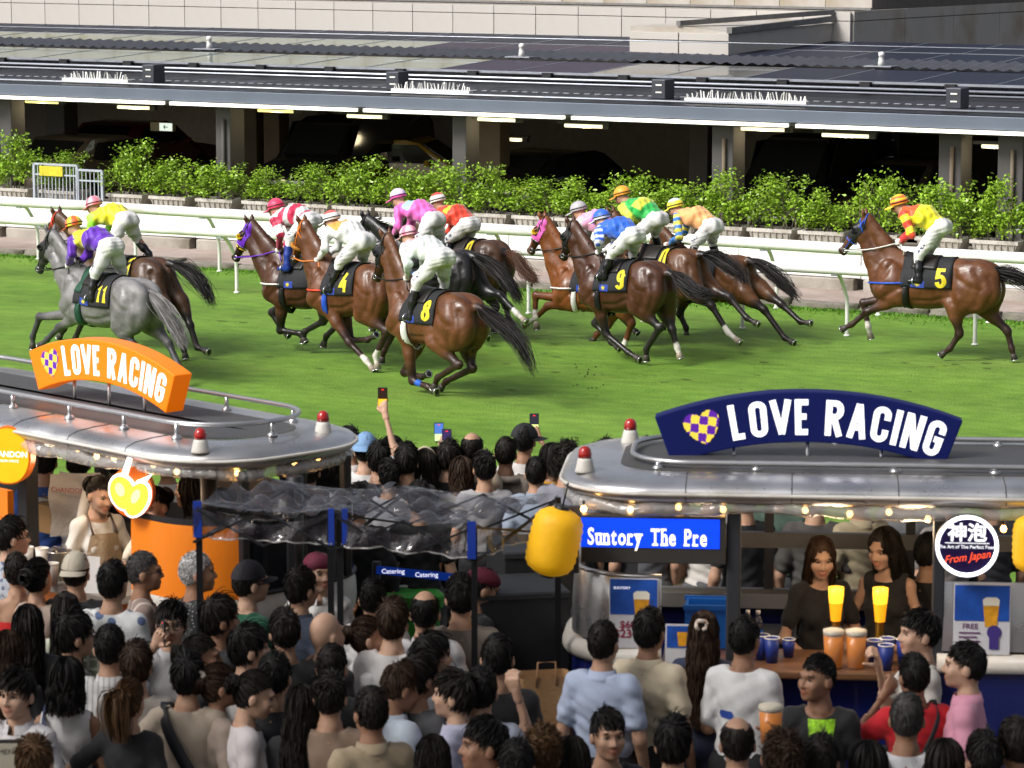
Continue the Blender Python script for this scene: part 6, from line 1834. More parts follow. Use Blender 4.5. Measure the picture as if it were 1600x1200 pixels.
def on_cloth(me, G, side):
    bv = BVHTree.FromPolygons([q.co for q in me.vertices], [tuple(f.vertices) for f in me.polygons])
    out = []
    for row in G:
        r_ = []
        for x, z in row:
            h_ = bv.ray_cast(Vector((x, side * .6, z)), Vector((0, -side, 0)), 1.0)[0]
            r_.append((x, (h_.y if h_ else side * .12) + side * .005, z))
        out.append(r_)
    return MB().grid(out)
def person(px, py, face, label, fem=False, hair='short', hc='black', shirt='tee', col=(.02, .02, .022), pose='down', skin='warm', yaw=0, pitch=0, k=None, pat=None, tro=0, extra=(), fine=None, z0=TERR, seed=0, shoes=1, depth=None, scale=None):
    """px, py: the middle of the head in the photograph; face: degrees, 0 away from the camera, 90 to the right, 180 towards it"""
    rr_ = random.Random(px * 7 + py)
    if k is None: k = rr_.uniform(.955, 1.0) if fem else rr_.uniform(.99, 1.045)
    hz = 1.615
    if hc == 'black' and rr_.random() < .35: hc = 'soft'
    if depth is not None:
        p = at_y(px, py, depth); k = (p.z - z0) / hz if scale is None else scale
        if z0 != TERR: z0 = p.z - hz * k
    else: p = at_z(px, py, z0 + hz * k)
    rz = -radians(face)
    rt = thing('person', label, 'person', (p.x, p.y, z0), rz, 'people in the crowd')
    rt.scale = (k, k, k)
    tot = abs((face + yaw + 180) % 360 - 180)
    if fine is None: fine = tot > 35
    me = body_mesh(fem, pose, radians(yaw), radians(pitch), skin, fine)
    link('body', me, rt)
    if shirt != 'none':
        m = cloth_mat(col, pat)
        so = link('shirt' if shirt not in ('tank', 'strapless') else 'top', shirt_mesh(fem, pose, shirt), rt, m=m)
    link('trousers', trousers_mesh(fem), rt, m=M_TRO[tro])
    for s_ in (1, -1): link('shoe', SHOEM, rt, m=M_SHOES[shoes], loc=(s_ * .10, .0, .0))
    Mh = rot_about(HEADP, radians(yaw), radians(pitch))
    if shirt in ('shirt', 'polo'):
        cb = MB().grid([[Vector((.070 * r_ * cos(a), -.014 + .072 * r_ * sin(a), z - .012 * (sin(a) > .5) * 1)) for a in np.linspace(pi * .58, pi * .58 + 2 * pi * .92, 20)] for r_, z in ((1.0, 1.425), (.92, 1.462), (1.02, 1.468), (1.22, 1.418))])
        cb.build('collar', m, rt)
    if shirt == 'hoodie': MB().tube([Vector((.10 * cos(a), -.045 + .085 * sin(a), 1.40 - .025 * sin(a))) for a in np.linspace(0, 2 * pi, 20, endpoint=False)], .030, 8, closed=True).build('hood', m, rt)
    if hair != 'bald': ho = link('hair', hair_meshes(hair, rr_.randrange(3)), rt, m=M_HAIR[hc], mat4=Mh)
    if fine:
        for s_ in (1, -1):
            e = link('eye', EYEM, rt, mat4=Mh @ Matrix.Translation((s_ * .0325, .0755, 1.610)))
            link('iris', IRISM, e, loc=(0, -.001, 0))
            link('eyelash', LIDM, rt, mat4=Mh @ Matrix.Translation((s_ * .0325, .080, 1.612)))
            link('eyebrow', BROWM, rt, mat4=Mh @ Matrix.Translation((s_ * .033, .092, 1.636)))
    for ex in extra:
        kind = ex[0]
        if kind in ('cap', 'backcap', 'bucket', 'beret'):
            if kind not in _CAPM: _CAPM[kind] = cap_mesh(kind)
            o = link('cap' if kind != 'beret' else 'beret', _CAPM[kind], rt, m=pm('hat_%.3f_%.3f' % (ex[1][0], ex[1][2]), ex[1], .8, var=.1, bump=.2), mat4=Mh)
            if len(ex) > 2:  o.matrix_local = Mh @ rot_about(Vector((0, -.012, 1.6)), radians(ex[2]), 0)
        elif kind == 'glasses': link('glasses', GLASS, rt, mat4=Mh)
        elif kind == 'topshades': link('sunglasses', GLASS, rt, mat4=Mh @ Matrix.Translation((0, -.045, .085)) @ Matrix.Rotation(.5, 4, 'X') @ Matrix.Translation((0, .0, .0)) if False else Mh @ rot_about(Vector((0, 0, 1.61)), 0, radians(38)))
        elif kind == 'strap':                          # bag strap across the back and chest
            s_ = ex[2] if len(ex) > 2 else 1; wd = ex[3] if len(ex) > 3 else .05
            P_ = [(s_ * .115, .0, 1.452), (s_ * .09, -.115, 1.38), (0.0, -.150, 1.20), (-s_ * .12, -.135, 1.00), (-s_ * .19, .0, .92), (-s_ * .13, .150, 1.02), (0, .150, 1.22), (s_ * .09, .105, 1.38), (s_ * .115, .0, 1.452)]
            c = interp_path(P_, 36); g_ = []
            for i, q in enumerate(c):
                t = c[min(i + 1, 35)] - c[max(i - 1, 0)]; t /= np.linalg.norm(t); nrm = np.array([q[0] * .5, q[1], 0]); nrm /= max(np.linalg.norm(nrm), .01)
                if q[2] > 1.43: nrm = np.array([0, 0, 1.0])
                sd_ = np.cross(t, nrm); sd_ /= np.linalg.norm(sd_)
                g_.append([q + sd_ * wd / 2 + nrm * .012, q - sd_ * wd / 2 + nrm * .012])
            o = MB().grid(g_).build('bag_strap', pm('strap_%.3f' % ex[1][0], ex[1], .6), rt)
            sm = o.modifiers.new('solidify', 'SOLIDIFY'); sm.thickness = .006
        elif kind == 'headband': MB().tube([Vector(HC_ + HR_ * 1.14 * np.array([cos(a), .15, sin(a)])) for a in np.linspace(0, pi, 16)], .009, 6).build('headband', pm('headband_cream', (.5, .42, .30), .7), rt, mat4=Mh)
        elif kind == 'scrunchie': MB().tube([Vector((.03 * cos(a), -.112 + .018 * sin(a * 3), 1.672 + .03 * sin(a))) for a in np.linspace(0, 2 * pi, 16, endpoint=False)], .013, 7, closed=True).build('hair_tie', pm('tie_cream', (.55, .47, .40), .8, bump=.5), rt, mat4=Mh)
        elif kind == 'apron':
            ap = MB().grid([[(x, .142 - abs(x) * .32 * (1 if z > 1.0 else .6), z) for x in np.linspace(-w_, w_, 9)] for z, w_ in ((1.34, .10), (1.2, .13), (1.05, .19), (.9, .21), (.6, .22))])
            ap.build('apron', pm('apron_beige', (.38, .29, .19), .85, var=.1, bump=.3), rt)
            for s_ in (1, -1): MB().tube([(s_ * .09, .128, 1.34), (s_ * .085, .02, 1.455), (s_ * .03, -.14, 1.2)], .009, 5).build('apron_strap', pm('strap_leather', (.08, .045, .03), .6), rt)
        elif kind == 'logo': on_cloth(so.data, [[(ex[2] + .05 * x * (1 - .25 * abs(z)), 1.20 + .022 * z) for x in (-1, -.5, 0, .5, 1)] for z in (-1, 0, 1)], -1).build('back_logo', pm('logo_blue', (.02, .06, .30), .7), rt)
    rt['_hand'] = 0; del rt['_hand']
    return rt, k, Mh
def wrist_world(t, pose, side):
    rt, k, _ = t
    el, wr, cu = POSES[pose][0 if side > 0 else 1]
    d = (Vector(wr) - Vector(el)).normalized()
    p = Vector(wr) + d * .075
    return Vector(rt.location) + Matrix.Rotation(rt.rotation_euler.z, 3, 'Z') @ (p * k)
# ------------------------------------------------------------------ the two food trailers and what belongs to them
M_ALU = pm('polished_aluminium', (.66, .66, .67), .33, .9, var=.14, scale=2.2, bump=.14, bscale=5, rvar=.12, dirt=(.42, .40, .37), dscale=1.3)
M_DARKTOP = pm('dark_sky_and_seam_grey', (.085, .083, .082), .55, .25, var=.25, scale=2.5, rvar=.15)  # dark sky's reflection put into the roof-top colour; seams and rivets share it
M_RAILS = pm('roof_rail_metal', (.55, .55, .56), .28, .85, var=.1)
M_NAVY = pm('navy_enamel', (.008, .014, .115), .28, var=.08, coat=.6)
M_ORNG = pm('orange_enamel', (.80, .21, .012), .35, var=.05, scale=2, coat=.4)
M_WTRIM = pm('white_trim', (.66, .63, .58), .4, var=.12, scale=3, dirt=(.4, .36, .3), dscale=2)
M_REDD = pm('beacon_red', (.42, .012, .010), .12, var=.05, coat=.8)
M_GLASSD = pm('tinted_glass', (.015, .017, .02), .06, var=0, spec=.9)
M_WOOD = pm('counter_wood', (.16, .075, .035), .4, var=.35, scale=4, stretch=(1, 9, 9), coat=.3)
def film(name, a, rough=.10, tint=(.86, .86, .9)):
    m = bpy.data.materials.new(name); m.use_nodes = True
    N, L = m.node_tree.nodes, m.node_tree.links
    p = N['Principled BSDF']; p.inputs['Base Color'].default_value = (*tint, 1); p.inputs['Roughness'].default_value = rough
    p.inputs['Alpha'].default_value = a; p.inputs['Specular IOR Level'].default_value = .9; p.inputs['Coat Weight'].default_value = 1.0; p.inputs['Coat Roughness'].default_value = .06
    tc = N.new('ShaderNodeTexCoord'); n = N.new('ShaderNodeTexNoise'); n.inputs['Scale'].default_value = 5; n.inputs['Detail'].default_value = 3
    mp = N.new('ShaderNodeMapping'); mp.inputs['Scale'].default_value = (1.0, 2.6, .8); mp.inputs['Rotation'].default_value = (0, 0, .6)
    L.new(tc.outputs['Object'], mp.inputs['Vector']); L.new(mp.outputs[0], n.inputs['Vector']); b = N.new('ShaderNodeBump'); b.inputs['Strength'].default_value = .9; b.inputs['Distance'].default_value = .07
    L.new(n.outputs['Fac'], b.inputs['Height']); L.new(b.outputs[0], p.inputs['Normal']); L.new(b.outputs[0], p.inputs['Coat Normal'])
    return m
M_FILM = film('clear_vinyl', .46, .06, (.06, .055, .065))
M_ROLL = film('rolled_vinyl', .50, .12, (.50, .48, .46))
M_BULB = pm('filament_bulb', (1, .7, .3), .3, emit=(1.0, .50, .14), estr=14.0)
M_LETW = pm('lit_white_letter', (.85, .85, .88), .4, emit=(.92, .93, 1.0), estr=.85)

def rrect(x0, x1, y0, y1, r, inset=0.0, n=8):
    x0, x1, y0, y1, r = x0 + inset, x1 - inset, y0 + inset, y1 - inset, max(r - inset * .7, .03)
    out = []
    for cx, cy, a0 in ((x1 - r, y1 - r, 0), (x0 + r, y1 - r, 90), (x0 + r, y0 + r, 180), (x1 - r, y0 + r, 270)):
        out += [(cx + r * cos(radians(a0 + 90 * i / n)), cy + r * sin(radians(a0 + 90 * i / n))) for i in range(n + 1)]
    return out
def trailer_roof(t, x0, x1, y0, y1, zr, r, rail_inset=.42, posts=(), zrail=.2):
    prof = [(.05, -.05), (0, -.025), (-.022, .015), (.0, .05), (.07, .075), (.20, .088), (.34, .092)]
    R = [[(x, y, zr + h) for x, y in rrect(x0, x1, y0, y1, r, i)] for i, h in prof]
    mb = MB().grid([list(q) for q in R], True, closed=True)
    n = len(R[0])
    mb.build('roof', M_ALU, t)
    for sx in np.arange(x0 + .75, x1 - .5, .62):
        MB().tube([(sx, y0 + i, zr + h + .001) for i, h in prof[1:]], .0035, 4).build('roof_seam', M_DARKTOP, t)
    for sx in np.arange(x0 + .9, x1 - .6, .155): MB().box((sx, y0 + .012, zr + .052), (.010, .010, .006)).build('rivet', M_DARKTOP, t)
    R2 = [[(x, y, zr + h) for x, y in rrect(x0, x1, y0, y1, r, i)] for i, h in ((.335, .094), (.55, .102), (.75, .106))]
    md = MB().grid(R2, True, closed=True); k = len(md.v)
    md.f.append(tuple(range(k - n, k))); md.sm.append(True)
    md.build('dark_sky_top', M_DARKTOP, t)  # top of the metal roof, coloured as if mirroring a dark sky
    MB().tube([(x, y, zr + .015) for x, y in rrect(x0, x1, y0, y1, r, -.022)], .012, 6, closed=True).build('roof_gutter', M_WTRIM, t)
    rl = MB().tube([(x, y, zr + zrail) for x, y in rrect(x0, x1, y0, y1, r + .1, rail_inset)], .0165, 8, closed=True).build('roof_rail', M_RAILS, t)
    for (x, y) in posts:
        MB().tube([(x, y, zr + .08), (x, y, zr + zrail)], .014, 8).lathe([(.035, .0), (.035, .012), (.014, .03)], 10, (x, y, zr + .092)).build('rail_post', M_RAILS, rl)
    # rolled weather curtains tied up under the eaves
    g = np.random.default_rng(int(abs(x0) * 10) + 3)
    pts = rrect(x0, x1, y0, y1, r, .03, 8)
    dens = []
    for a, b in zip(pts, pts[1:] + pts[:1]):
        m = max(1, int(hypot(b[0] - a[0], b[1] - a[1]) / .09))
        dens += [(a[0] + (b[0] - a[0]) * i / m, a[1] + (b[1] - a[1]) * i / m) for i in range(m)]
    ph = g.uniform(0, 6, 3)
    path = [(x + g.normal(0, .006), y + g.normal(0, .006), zr - .065 - .022 * abs(sin(i * .16 + ph[0])) + g.normal(0, .006)) for i, (x, y) in enumerate(dens)]
    rad = [.030 + .014 * abs(sin(i * .16 + ph[0])) + .005 * sin(i * 1.3 + ph[1]) for i in range(len(dens))]
    MB().tube(path, rad, 9, closed=True).build('rolled_curtain', M_ROLL, t)
    return zr
def beacon(p, label, rz=0):
    t = thing('beacon', label, 'beacon lamp', p, rz, 'red beacons on the trailer roofs')
    MB().lathe([(.062, 0), (.058, .012), (.046, .07), (.040, .085)], 16).build('base', M_WTRIM, t)
    MB().lathe([(.040, .086), (.041, .11), (.036, .135), (.022, .152), (0, .158)], 16).build('dome', M_REDD, t)
    return t

# ---- arched LOVE RACING boards
def heart_in(x, y): # unit heart, |x|<1, -1..1
    y = y * 1.15 + .12; x = x * 1.12
    return (x * x + y * y - .62) ** 3 - 1.25 * x * x * y ** 3 < 0
def arch_sign(name, label, loc, rz, wid, band, half, face, edge, mat_lit, thick=.13, text_k=1.0):
    t = thing(name, label, 'sign', loc, rz)
    Rr = wid / 2 / sin(half)
    cz = -Rr
    n = 28
    outer = [(Rr * sin(a), cz + Rr * cos(a)) for a in np.linspace(-half, half, n)]
    inner = [((Rr - band) * sin(a), cz + (Rr - band) * cos(a)) for a in np.linspace(half, -half, n)]
    poly = outer + inner
    mb = MB()
    m = len(poly)
    v = [(x, 0, z) for x, z in poly] + [(x, thick, z) for x, z in poly]
    f = [(i, (i + 1) % m, m + (i + 1) % m, m + i) for i in range(m)]
    for i in range(n - 1):
        f += [(i + 1, i, m - 1 - i, m - 2 - i), (m + i, m + i + 1, 2 * m - 2 - i, 2 * m - 1 - i)]
    mb.add(v, f)
    mb.build('sign_board', face, t, bevel=.008)
    def on_arc(sx, sy, lay=0):                         # sx metres along the mid arc, sy metres up from the band's middle
        rm = Rr - band / 2
        a = sx / rm
        return ((rm + sy) * sin(a), -.004 - lay * .0006, cz + (rm + sy) * cos(a))
    q, w_ = letters('LOVE RACING', t=.205, gap=.125, space=.34)
    hL = band * .60 * text_k
    tw = wid * .70
    kx = tw / w_
    x0 = -wid / 2 + wid * .245
    lb = MB()
    for quad in q:
        a, b, c, e = quad
        lb.add([on_arc(x0 + p[0] * kx, (p[1] - .5) * hL, p[2]) for p in (a, b, c, e)], [(0, 1, 2, 3)])
    lb.build('lettering', M_LETW, t, kind='stuff')
    yb, pb = MB(), MB()
    cx, hr = -wid / 2 + wid * .155, band * .43
    N_ = 40
    for i in range(N_):
        for j in range(N_):
            x, y = (i + .5) / N_ * 2 - 1, (j + .5) / N_ * 2 - 1
            if not heart_in(x, y): continue
            u_, w2 = (x * cos(.35) - y * sin(.35)), (x * sin(.35) + y * cos(.35))
            ch = (math.floor(u_ / .40 + .5) + math.floor(w2 / .40 + .5)) % 2
            tgt = yb if ch == 0 else pb
            x0_, x1_, y0_, y1_ = (i / N_ * 2 - 1), ((i + 1) / N_ * 2 - 1), (j / N_ * 2 - 1), ((j + 1) / N_ * 2 - 1)
            tgt.add([on_arc(cx + a * hr * .95, b * hr) for a, b in ((x0_, y0_), (x1_, y0_), (x1_, y1_), (x0_, y1_))], [(0, 1, 2, 3)])
    yb.build('heart_logo', pm('heart_yellow', (.80, .60, .06), .5, emit=(1.0, .72, .08), estr=.5, var=.03), t)
    pb.build('heart_check', pm('heart_purple', (.10, .015, .35), .5, emit=(.16, .02, .5), estr=.3, var=.03), t)
    for sx in (-.30, .0, .30):
        a = asin_ = math.asin(sx * wid * .5 / (Rr - band) * 1.6)
        z1 = cz + (Rr - band) * cos(a) + .02
        MB().tube([((Rr - band) * sin(a), thick * .5, z1), ((Rr - band) * sin(a), thick * .5, z1 - .16 - .10 * (1 - abs(sx) * 2))], .012, 6).build('stay', M_RAILS, t)
    return t

# ================================================================== right-hand navy trailer
RZ = radians(-5.0)
RB = at_z(886, 792, 2.66); RB.z = 0
def RT(x, y, z): return RB + Matrix.Rotation(RZ, 3, 'Z') @ Vector((x, y, 0)) + Vector((0, 0, z))
def r_px(px, y, z):          # local x on the plane local y for a pixel column
    k = (px - 800) / FPX
    a, b = RT(0, y, z), RT(1, y, z)
    f0 = lambda p: p.x - k * (p.y * _c + (CAM_H - z) * _s)
    return -f0(a) / (f0(b) - f0(a))
def r_z(px, py, y=0):
    n = Matrix.Rotation(RZ, 3, 'Z') @ Vector((0, 1, 0)); return on_plane(px, py, RT(0, y, 0), n).z
nt_ = thing('food_trailer', 'navy blue and polished metal beer trailer on the right, arched sign on top', 'food trailer', (RB.x, RB.y, 0), RZ)
LR, WR = 4.4, 1.75
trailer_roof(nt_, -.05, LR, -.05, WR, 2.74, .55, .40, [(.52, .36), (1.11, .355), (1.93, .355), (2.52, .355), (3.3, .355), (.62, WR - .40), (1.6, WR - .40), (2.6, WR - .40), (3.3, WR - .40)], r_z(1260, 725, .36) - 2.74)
zs, zb0, zb1, zct = r_z(960, 902), r_z(960, 1012), r_z(960, 1040), r_z(1290, 1040)
xo0, xo1 = r_px(1034, 0, zs), r_px(1466, 0, zs)
# lower skirt, white bumper, steel cheeks beside the hatch
sk_ = rrect(.0, LR, .0, WR, .45)
MB().grid([[(x, y, z) for x, y in rrect(0, LR, 0, WR, .45, i)] for z, i in ((.50, .10), (.62, .02), (1.3, 0), (zb1, .0))], True, closed=True).build('skirt', M_NAVY, nt_)
MB().grid([[(x, y, .64) for x, y in rrect(0, LR, 0, WR, .45, 0.02)], [(x, y, .64) for x, y in rrect(0, LR, 0, WR, .45, .3)], [(x, y, .64) for x, y in rrect(0, LR, 0, WR, .45, .8)]], False, closed=True).build('floor', M_DARK, nt_)
left_arc = [p for p in rrect(0, LR, 0, WR, .45, -.01, 10) if p[0] < .5 and (p[1] < WR * .95)]
left_arc = sorted(left_arc, key=lambda p: (p[1] if p[0] < .02 else (p[1] if p[0] < .5 else 9), p[0]))
end_path = [(.02 + .0, WR - .46)] + [(0, y) for y in np.linspace(WR - .46, .45, 5)] + [(.45 - .45 * cos(a), .45 - .45 * sin(a)) for a in np.linspace(.1, pi / 2, 9)] + [(xo0, 0)]
MB().tube([(x, y, (zb0 + zb1) / 2 + .0) for x, y in end_path], .060, 10).build('bumper', M_WTRIM, nt_)
ins = lambda p, k: (p[0] + (.5 - p[0]) * k * .3, p[1] + (WR / 2 - p[1]) * k * .3)
MB().grid([[(*ins(p, k), z) for p in end_path] for z, k in ((zb0 + .02, 0), ((zb0 + zs) / 2, .02), (zs - .03, .10), (zs, .16))]).build('side_panel', M_ALU, nt_)
MB().tube([(*ins(p, .16), zs) for p in end_path], .016, 6).build('panel_edge', M_ALU, nt_)
xr = LR
MB().grid([[(x, .0 + k, z) for x in np.linspace(xo1, xr, 7)] for z, k in ((zb0 + .02, 0), ((zb0 + zs) / 2, .004), (zs, .05))]).build('side_panel', M_ALU, nt_)
MB().tube([(xo1, 0, (zb0 + zb1) / 2), (xr, 0, (zb0 + zb1) / 2)], .060, 10).build('bumper', M_WTRIM, nt_)
MB().span((xo0, -.16, zct - .05), (xo1, .42, zct)).build('counter', M_WOOD, nt_, bevel=.012)
MB().span((xo0 + .01, -.004, zb1), (xo1 - .01, .02, zct - .052)).build('hatch_front', pm('hatch_navy', (.006, .009, .05), .4), nt_)
for px, pxw in ((1146, .085), (1466, .07)):
    x = r_px(px, .03, 2.2); MB().span((x - pxw / 2, .0, zct), (x + pxw / 2, .07, 2.64)).build('hatch_post', M_DARK, nt_, bevel=.01)
for x in (r_px(890, .2, 2.4), LR - .2): MB().span((x, .1, zs), (x + .06, .16, 2.64)).build('corner_post', M_DARK, nt_)
yb = WR - .08
for z, h in ((2.10, .10), (2.58, .08), (1.78, .05)): MB().span((.25, yb, z), (LR, yb + .05, z + h)).build('rear_beam', pm('grey_beam', (.16, .155, .15), .6, .3), nt_)
for x in (.28, 1.15, 2.05, 2.95, 3.8): MB().span((x, yb + .002, zb1), (x + .06, yb + .048, 2.6)).build('rear_post', M_DARK, nt_)
MB().span((.2, yb - .02, zb1), (LR, yb - .002, 1.80)).build('rear_dado', M_ALU, nt_)
MB().span((1.1, 1.20, .65), (3.4, 1.60, 1.62)).build('back_bench', M_DARK, nt_)
# menu screen
x0, x1 = r_px(908, -.02, 2.5), r_px(1134, -.02, 2.5)
z0_, z1_ = r_z(1020, 880, -.02), r_z(1020, 806, -.02)
ms = thing('menu_screen', 'dark framed message screen with white lettering on blue, under the navy trailer roof', 'screen', RT((x0 + x1) / 2, -.03, (z0_ + z1_) / 2), RZ)
hw, hh = (x1 - x0) / 2, (z1_ - z0_) / 2
MB().span((-hw, 0, -hh), (hw, .09, hh)).build('screen_box', pm('screen_frame', (.055, .05, .045), .5, .3), ms, bevel=.006)
MB().span((-hw + .0, -.004, -hh * .34), (hw - .035, -.001, hh * .90)).build('screen_face', pm('led_blue', (.0, .03, .5), .5, emit=(.0, .055, .85), estr=1.0, var=.10, scale=30, stretch=(.2, 1, 9)), ms)
M_WARMLET = pm('led_letter', (.9, .86, .74), .5, emit=(1.0, .93, .74), estr=1.15)
SER = {'n': 'b0b1', 'h': 'b0b1t0', 'r': 'b0', 'P': 'b0', 'T': 'b.', 'u': 't0t1b1', 'y': 't0t1'}
xc = -hw + .04
for w_ in ('Suntory', 'The', 'Pre'):
    for chh in w_:
        me = text_mesh(chh, .140, 'screen_letter', bold=.022, xs=.62, align='LEFT')
        xs_ = [q.co.x for q in me.vertices]; ys_ = [q.co.y for q in me.vertices]
        a, b, lo, hi = min(xs_), max(xs_), min(ys_), max(ys_)
        sf = MB(); ss = SER.get(chh, '')
        for si in range(0, len(ss), 2):
            x = {'0': a + .013, '1': b - .013, '.': (a + b) / 2}[ss[si + 1]]; y = lo + .006 if ss[si] == 'b' else hi - .006
            sf.add([(x - .017, y - .006, .0012), (x + .017, y - .006, .0012), (x + .017, y + .007, .0012), (x - .017, y + .007, .0012)], [(0, 1, 2, 3)])
        cut = hw - .037
        for q in me.vertices: q.co.x = min(q.co.x, a + cut - xc)
        me.materials.append(M_WARMLET)
        lt = link('screen_letter', me, ms, loc=(xc - a, -.0065, .012), rot=(pi / 2, 0, 0))
        if sf.v: sf.build('serif', M_WARMLET, lt)
        xc += (b - a) + .009
    xc += .042
# arched board
pc = RT(r_px(1263, .78, 3.2), .78, 0); zc = r_z(1263, 612, .78)
wid = r_px(1503, .78, 3.1) - r_px(1021, .78, 3.1)
M_SNAVY = pm('sign_navy', (.004, .008, .070), .55, var=.08, spec=.25, emit=(.003, .008, .10), estr=.3)
arch_sign('arch_sign', 'arched navy sign reading LOVE RACING with a checked heart on the beer trailer roof', (pc.x, pc.y, zc), RZ, wid, zc - r_z(1263, 691, .78), radians(20.4), M_SNAVY, M_SNAVY, True, text_k=1.18)
beacon(RT(r_px(914, .32, 2.9), .32 , 2.815), 'red beacon at the front left corner of the navy trailer roof')
beacon(RT(r_px(985, WR - .42, 2.9), WR - .42, 2.825), 'red beacon behind the roof rail, left of the navy arched sign')
# round lit sign
zc = r_z(1511, 853, -.12)
rs = thing('round_sign', 'round lit sign with white rim, two Chinese characters and red script, hanging by the hatch', 'sign', RT(r_px(1511, -.12, zc), -.12, zc), RZ)
rad = 49 / ppm(rs.location)
Mx = Matrix.Rotation(pi / 2, 3, 'X')
MB().lathe([(0, -.05), (rad, -.05), (rad, .0), (0, .0)], 40, M=Mx).build('sign_drum', M_DARK, rs)
MB().lathe([(rad * .88, .001), (rad * 1.0, .001), (rad * 1.0, .014), (rad * .88, .014)], 48, M=Mx, cap=False).build('lit_rim', pm('rim_white', (.9, .9, .95), .4, emit=(.9, .92, 1.0), estr=2.2), rs)
MB().lathe([(0, .004), (rad * .88, .004)], 40, M=Mx).build('sign_face', pm('face_violet', (.016, .008, .045), .4, emit=(.02, .008, .07), estr=.3), rs)
def put_text(body, size, m, parent, loc, bold=0.0, xs=1.0, shear=0.0, rz=0.0, nm='lettering', align='CENTER'):
    me = text_mesh(body, size, nm, bold, xs, align, shear); me.materials.append(m)
    return link(nm, me, parent, loc=loc, rot=(pi / 2, 0, 0) if not rz else (pi / 2, -rz, 0))
put_text('\u795e\u6ce1', rad * .62, M_LETW, rs, (0, -.008, rad * .40), bold=.03)
MB().span((-rad * .70, -.0085, rad * .085), (rad * .70, -.0075, rad * .11)).build('rule', M_LETW, rs)
put_text('The Art of The Perfect Foam', rad * .155, M_LETW, rs, (0, -.008, -.005), bold=.012)
put_text('From Japan', rad * .36, pm('red_script', (.7, .05, .02), .5, emit=(1.0, .10, .03), estr=1.0), rs, (0, -.008, -rad * .36), bold=.006, shear=.4, rz=radians(9), xs=.9)
# yellow beer-glass lanterns
def lantern(px, py, label, r, h, tilt, depth_y):
    zc = r_z(px, py, depth_y)
    t = thing('paper_lantern', label, 'lantern', RT(r_px(px, depth_y, zc), depth_y, zc), RZ, 'yellow lanterns on the trailer')
    t.rotation_euler = (0, radians(tilt), RZ)
    prof = []
    nr = 26
    for i in range(nr + 1):
        a = -pi / 2 + pi * i / nr
        e = abs(sin(a)) ** 7
        prof.append((r * max(.30, (1 - e * .62) * (1 - .06 * abs(sin(a)) ** 2)) * (1 + (.045 if i % 2 else 0)), h / 2 * sin(a) * (1 - .0 * e)))
    MB().lathe(prof, 28).build('shade', pm('lantern_yellow', (.82, .44, .01), .55, var=.08, scale=4, bump=.25, bscale=18, emit=(1.0, .48, .0), estr=.16), t)
    MB().lathe([(r * .31, -h / 2 - .015), (r * .31, -h / 2 + .02), (r * .27, -h / 2 + .02)], 20, cap=False).lathe([(r * .31, h / 2 - .02), (r * .31, h / 2 + .02), (r * .27, h / 2 + .02)], 20).build('end_ring', M_BLACK, t)
    MB().tube([(0, 0, h / 2), (0, 0, h / 2 + .16)], .006, 5).build('cord', M_BLACK, t)
lantern(866, 846, 'yellow ribbed lantern at the left end of the navy trailer', .148, .40, 13, -.16)
lantern(1618, 850, 'yellow lantern cut by the right edge of the picture', .13, .34, 0, -.16)

# posters on the steel cheeks
def beer_poster(px, py, w_, h_, label, y=-.02, price=True):
    zc = r_z(px, py, y)
    t = thing('beer_poster', label, 'poster', RT(r_px(px, y, zc), y, zc), RZ)
    MB().span((-w_ / 2, 0, -h_ / 2), (w_ / 2, .008, h_ / 2)).build('board', pm('poster_white', (.66, .65, .68), .5, var=.04), t)
    MB().span((-w_ / 2 + .006, -.003, -h_ * .02), (w_ / 2 - .006, -.001, h_ / 2 - .006)).build('blue_field', pm('poster_blue', (.015, .085, .42), .45, var=.45, scale=7), t)
    gx = w_ * .16
    g0 = pm('poster_beer', (.72, .33, .02), .45, var=.3, scale=22)
    MB().prism([(-.034, 0), (.034, 0), (.046, .125), (-.046, .125)], (gx, -.0045, -h_ * .10), (1, 0, 0), (0, 0, 1), (0, 1, 0), .001).build('glass_print', g0, t)
    MB().prism([(-.046, 0), (.046, 0), (.049, .035), (.03, .05), (-.03, .05), (-.049, .035)], (gx, -.0046, -h_ * .10 + .126), (1, 0, 0), (0, 0, 1), (0, 1, 0), .001).build('foam_print', pm('poster_foam', (.85, .80, .66), .6, var=.1), t)
    if price:
        mr = pm('price_red', (.30, .02, .06), .6)
        put_text('$60', .062, mr, t, (-w_ * .12, -.004, -h_ * .17), bold=.02, nm='price')
        put_text('$234', .070, mr, t, (-w_ * .16, -.004, -h_ * .30), bold=.02, nm='price')
        put_text('SUNTORY', .022, M_LETW, t, (-w_ * .24, -.004, h_ * .36), nm='lettering')
    else:
        MB().lathe([(0, 0), (.042, 0), (.042, .002)], 24, (w_ * .22, -.004, -h_ * .18), M=Matrix.Rotation(pi / 2, 3, 'X')).span((w_ * .22 - .028, -.0062, -h_ * .42), (w_ * .22 + .028, -.0055, -h_ * .2)).build('medal_print', pm('medal_violet', (.06, .035, .22), .5), t)
        mr = pm('price_violet', (.16, .05, .16), .6)
        put_text('FREE', .045, mr, t, (-w_ * .20, -.004, -h_ * .10), bold=.015, nm='price')
        for k in range(4): MB().span((-w_ * .40, -.0045, -h_ * (.20 + .06 * k)), (-w_ * .02 - .02 * (k % 2), -.0035, -h_ * (.18 + .06 * k))).build('text_line', mr, t)
beer_poster(990, 958, .29, .42, 'poster with a tall glass of beer and red prices on the left steel cheek')
beer_poster(1534, 968, .33, .42, 'poster with a beer glass and a violet medal beside the round sign', price=False)
zc = r_z(1075, 1000, -.17)
t = thing('counter_card', 'standing card with an orange glass picture and small print on the bar', 'poster', RT(r_px(1066, -.17, 1.95), -.17, zct), RZ)
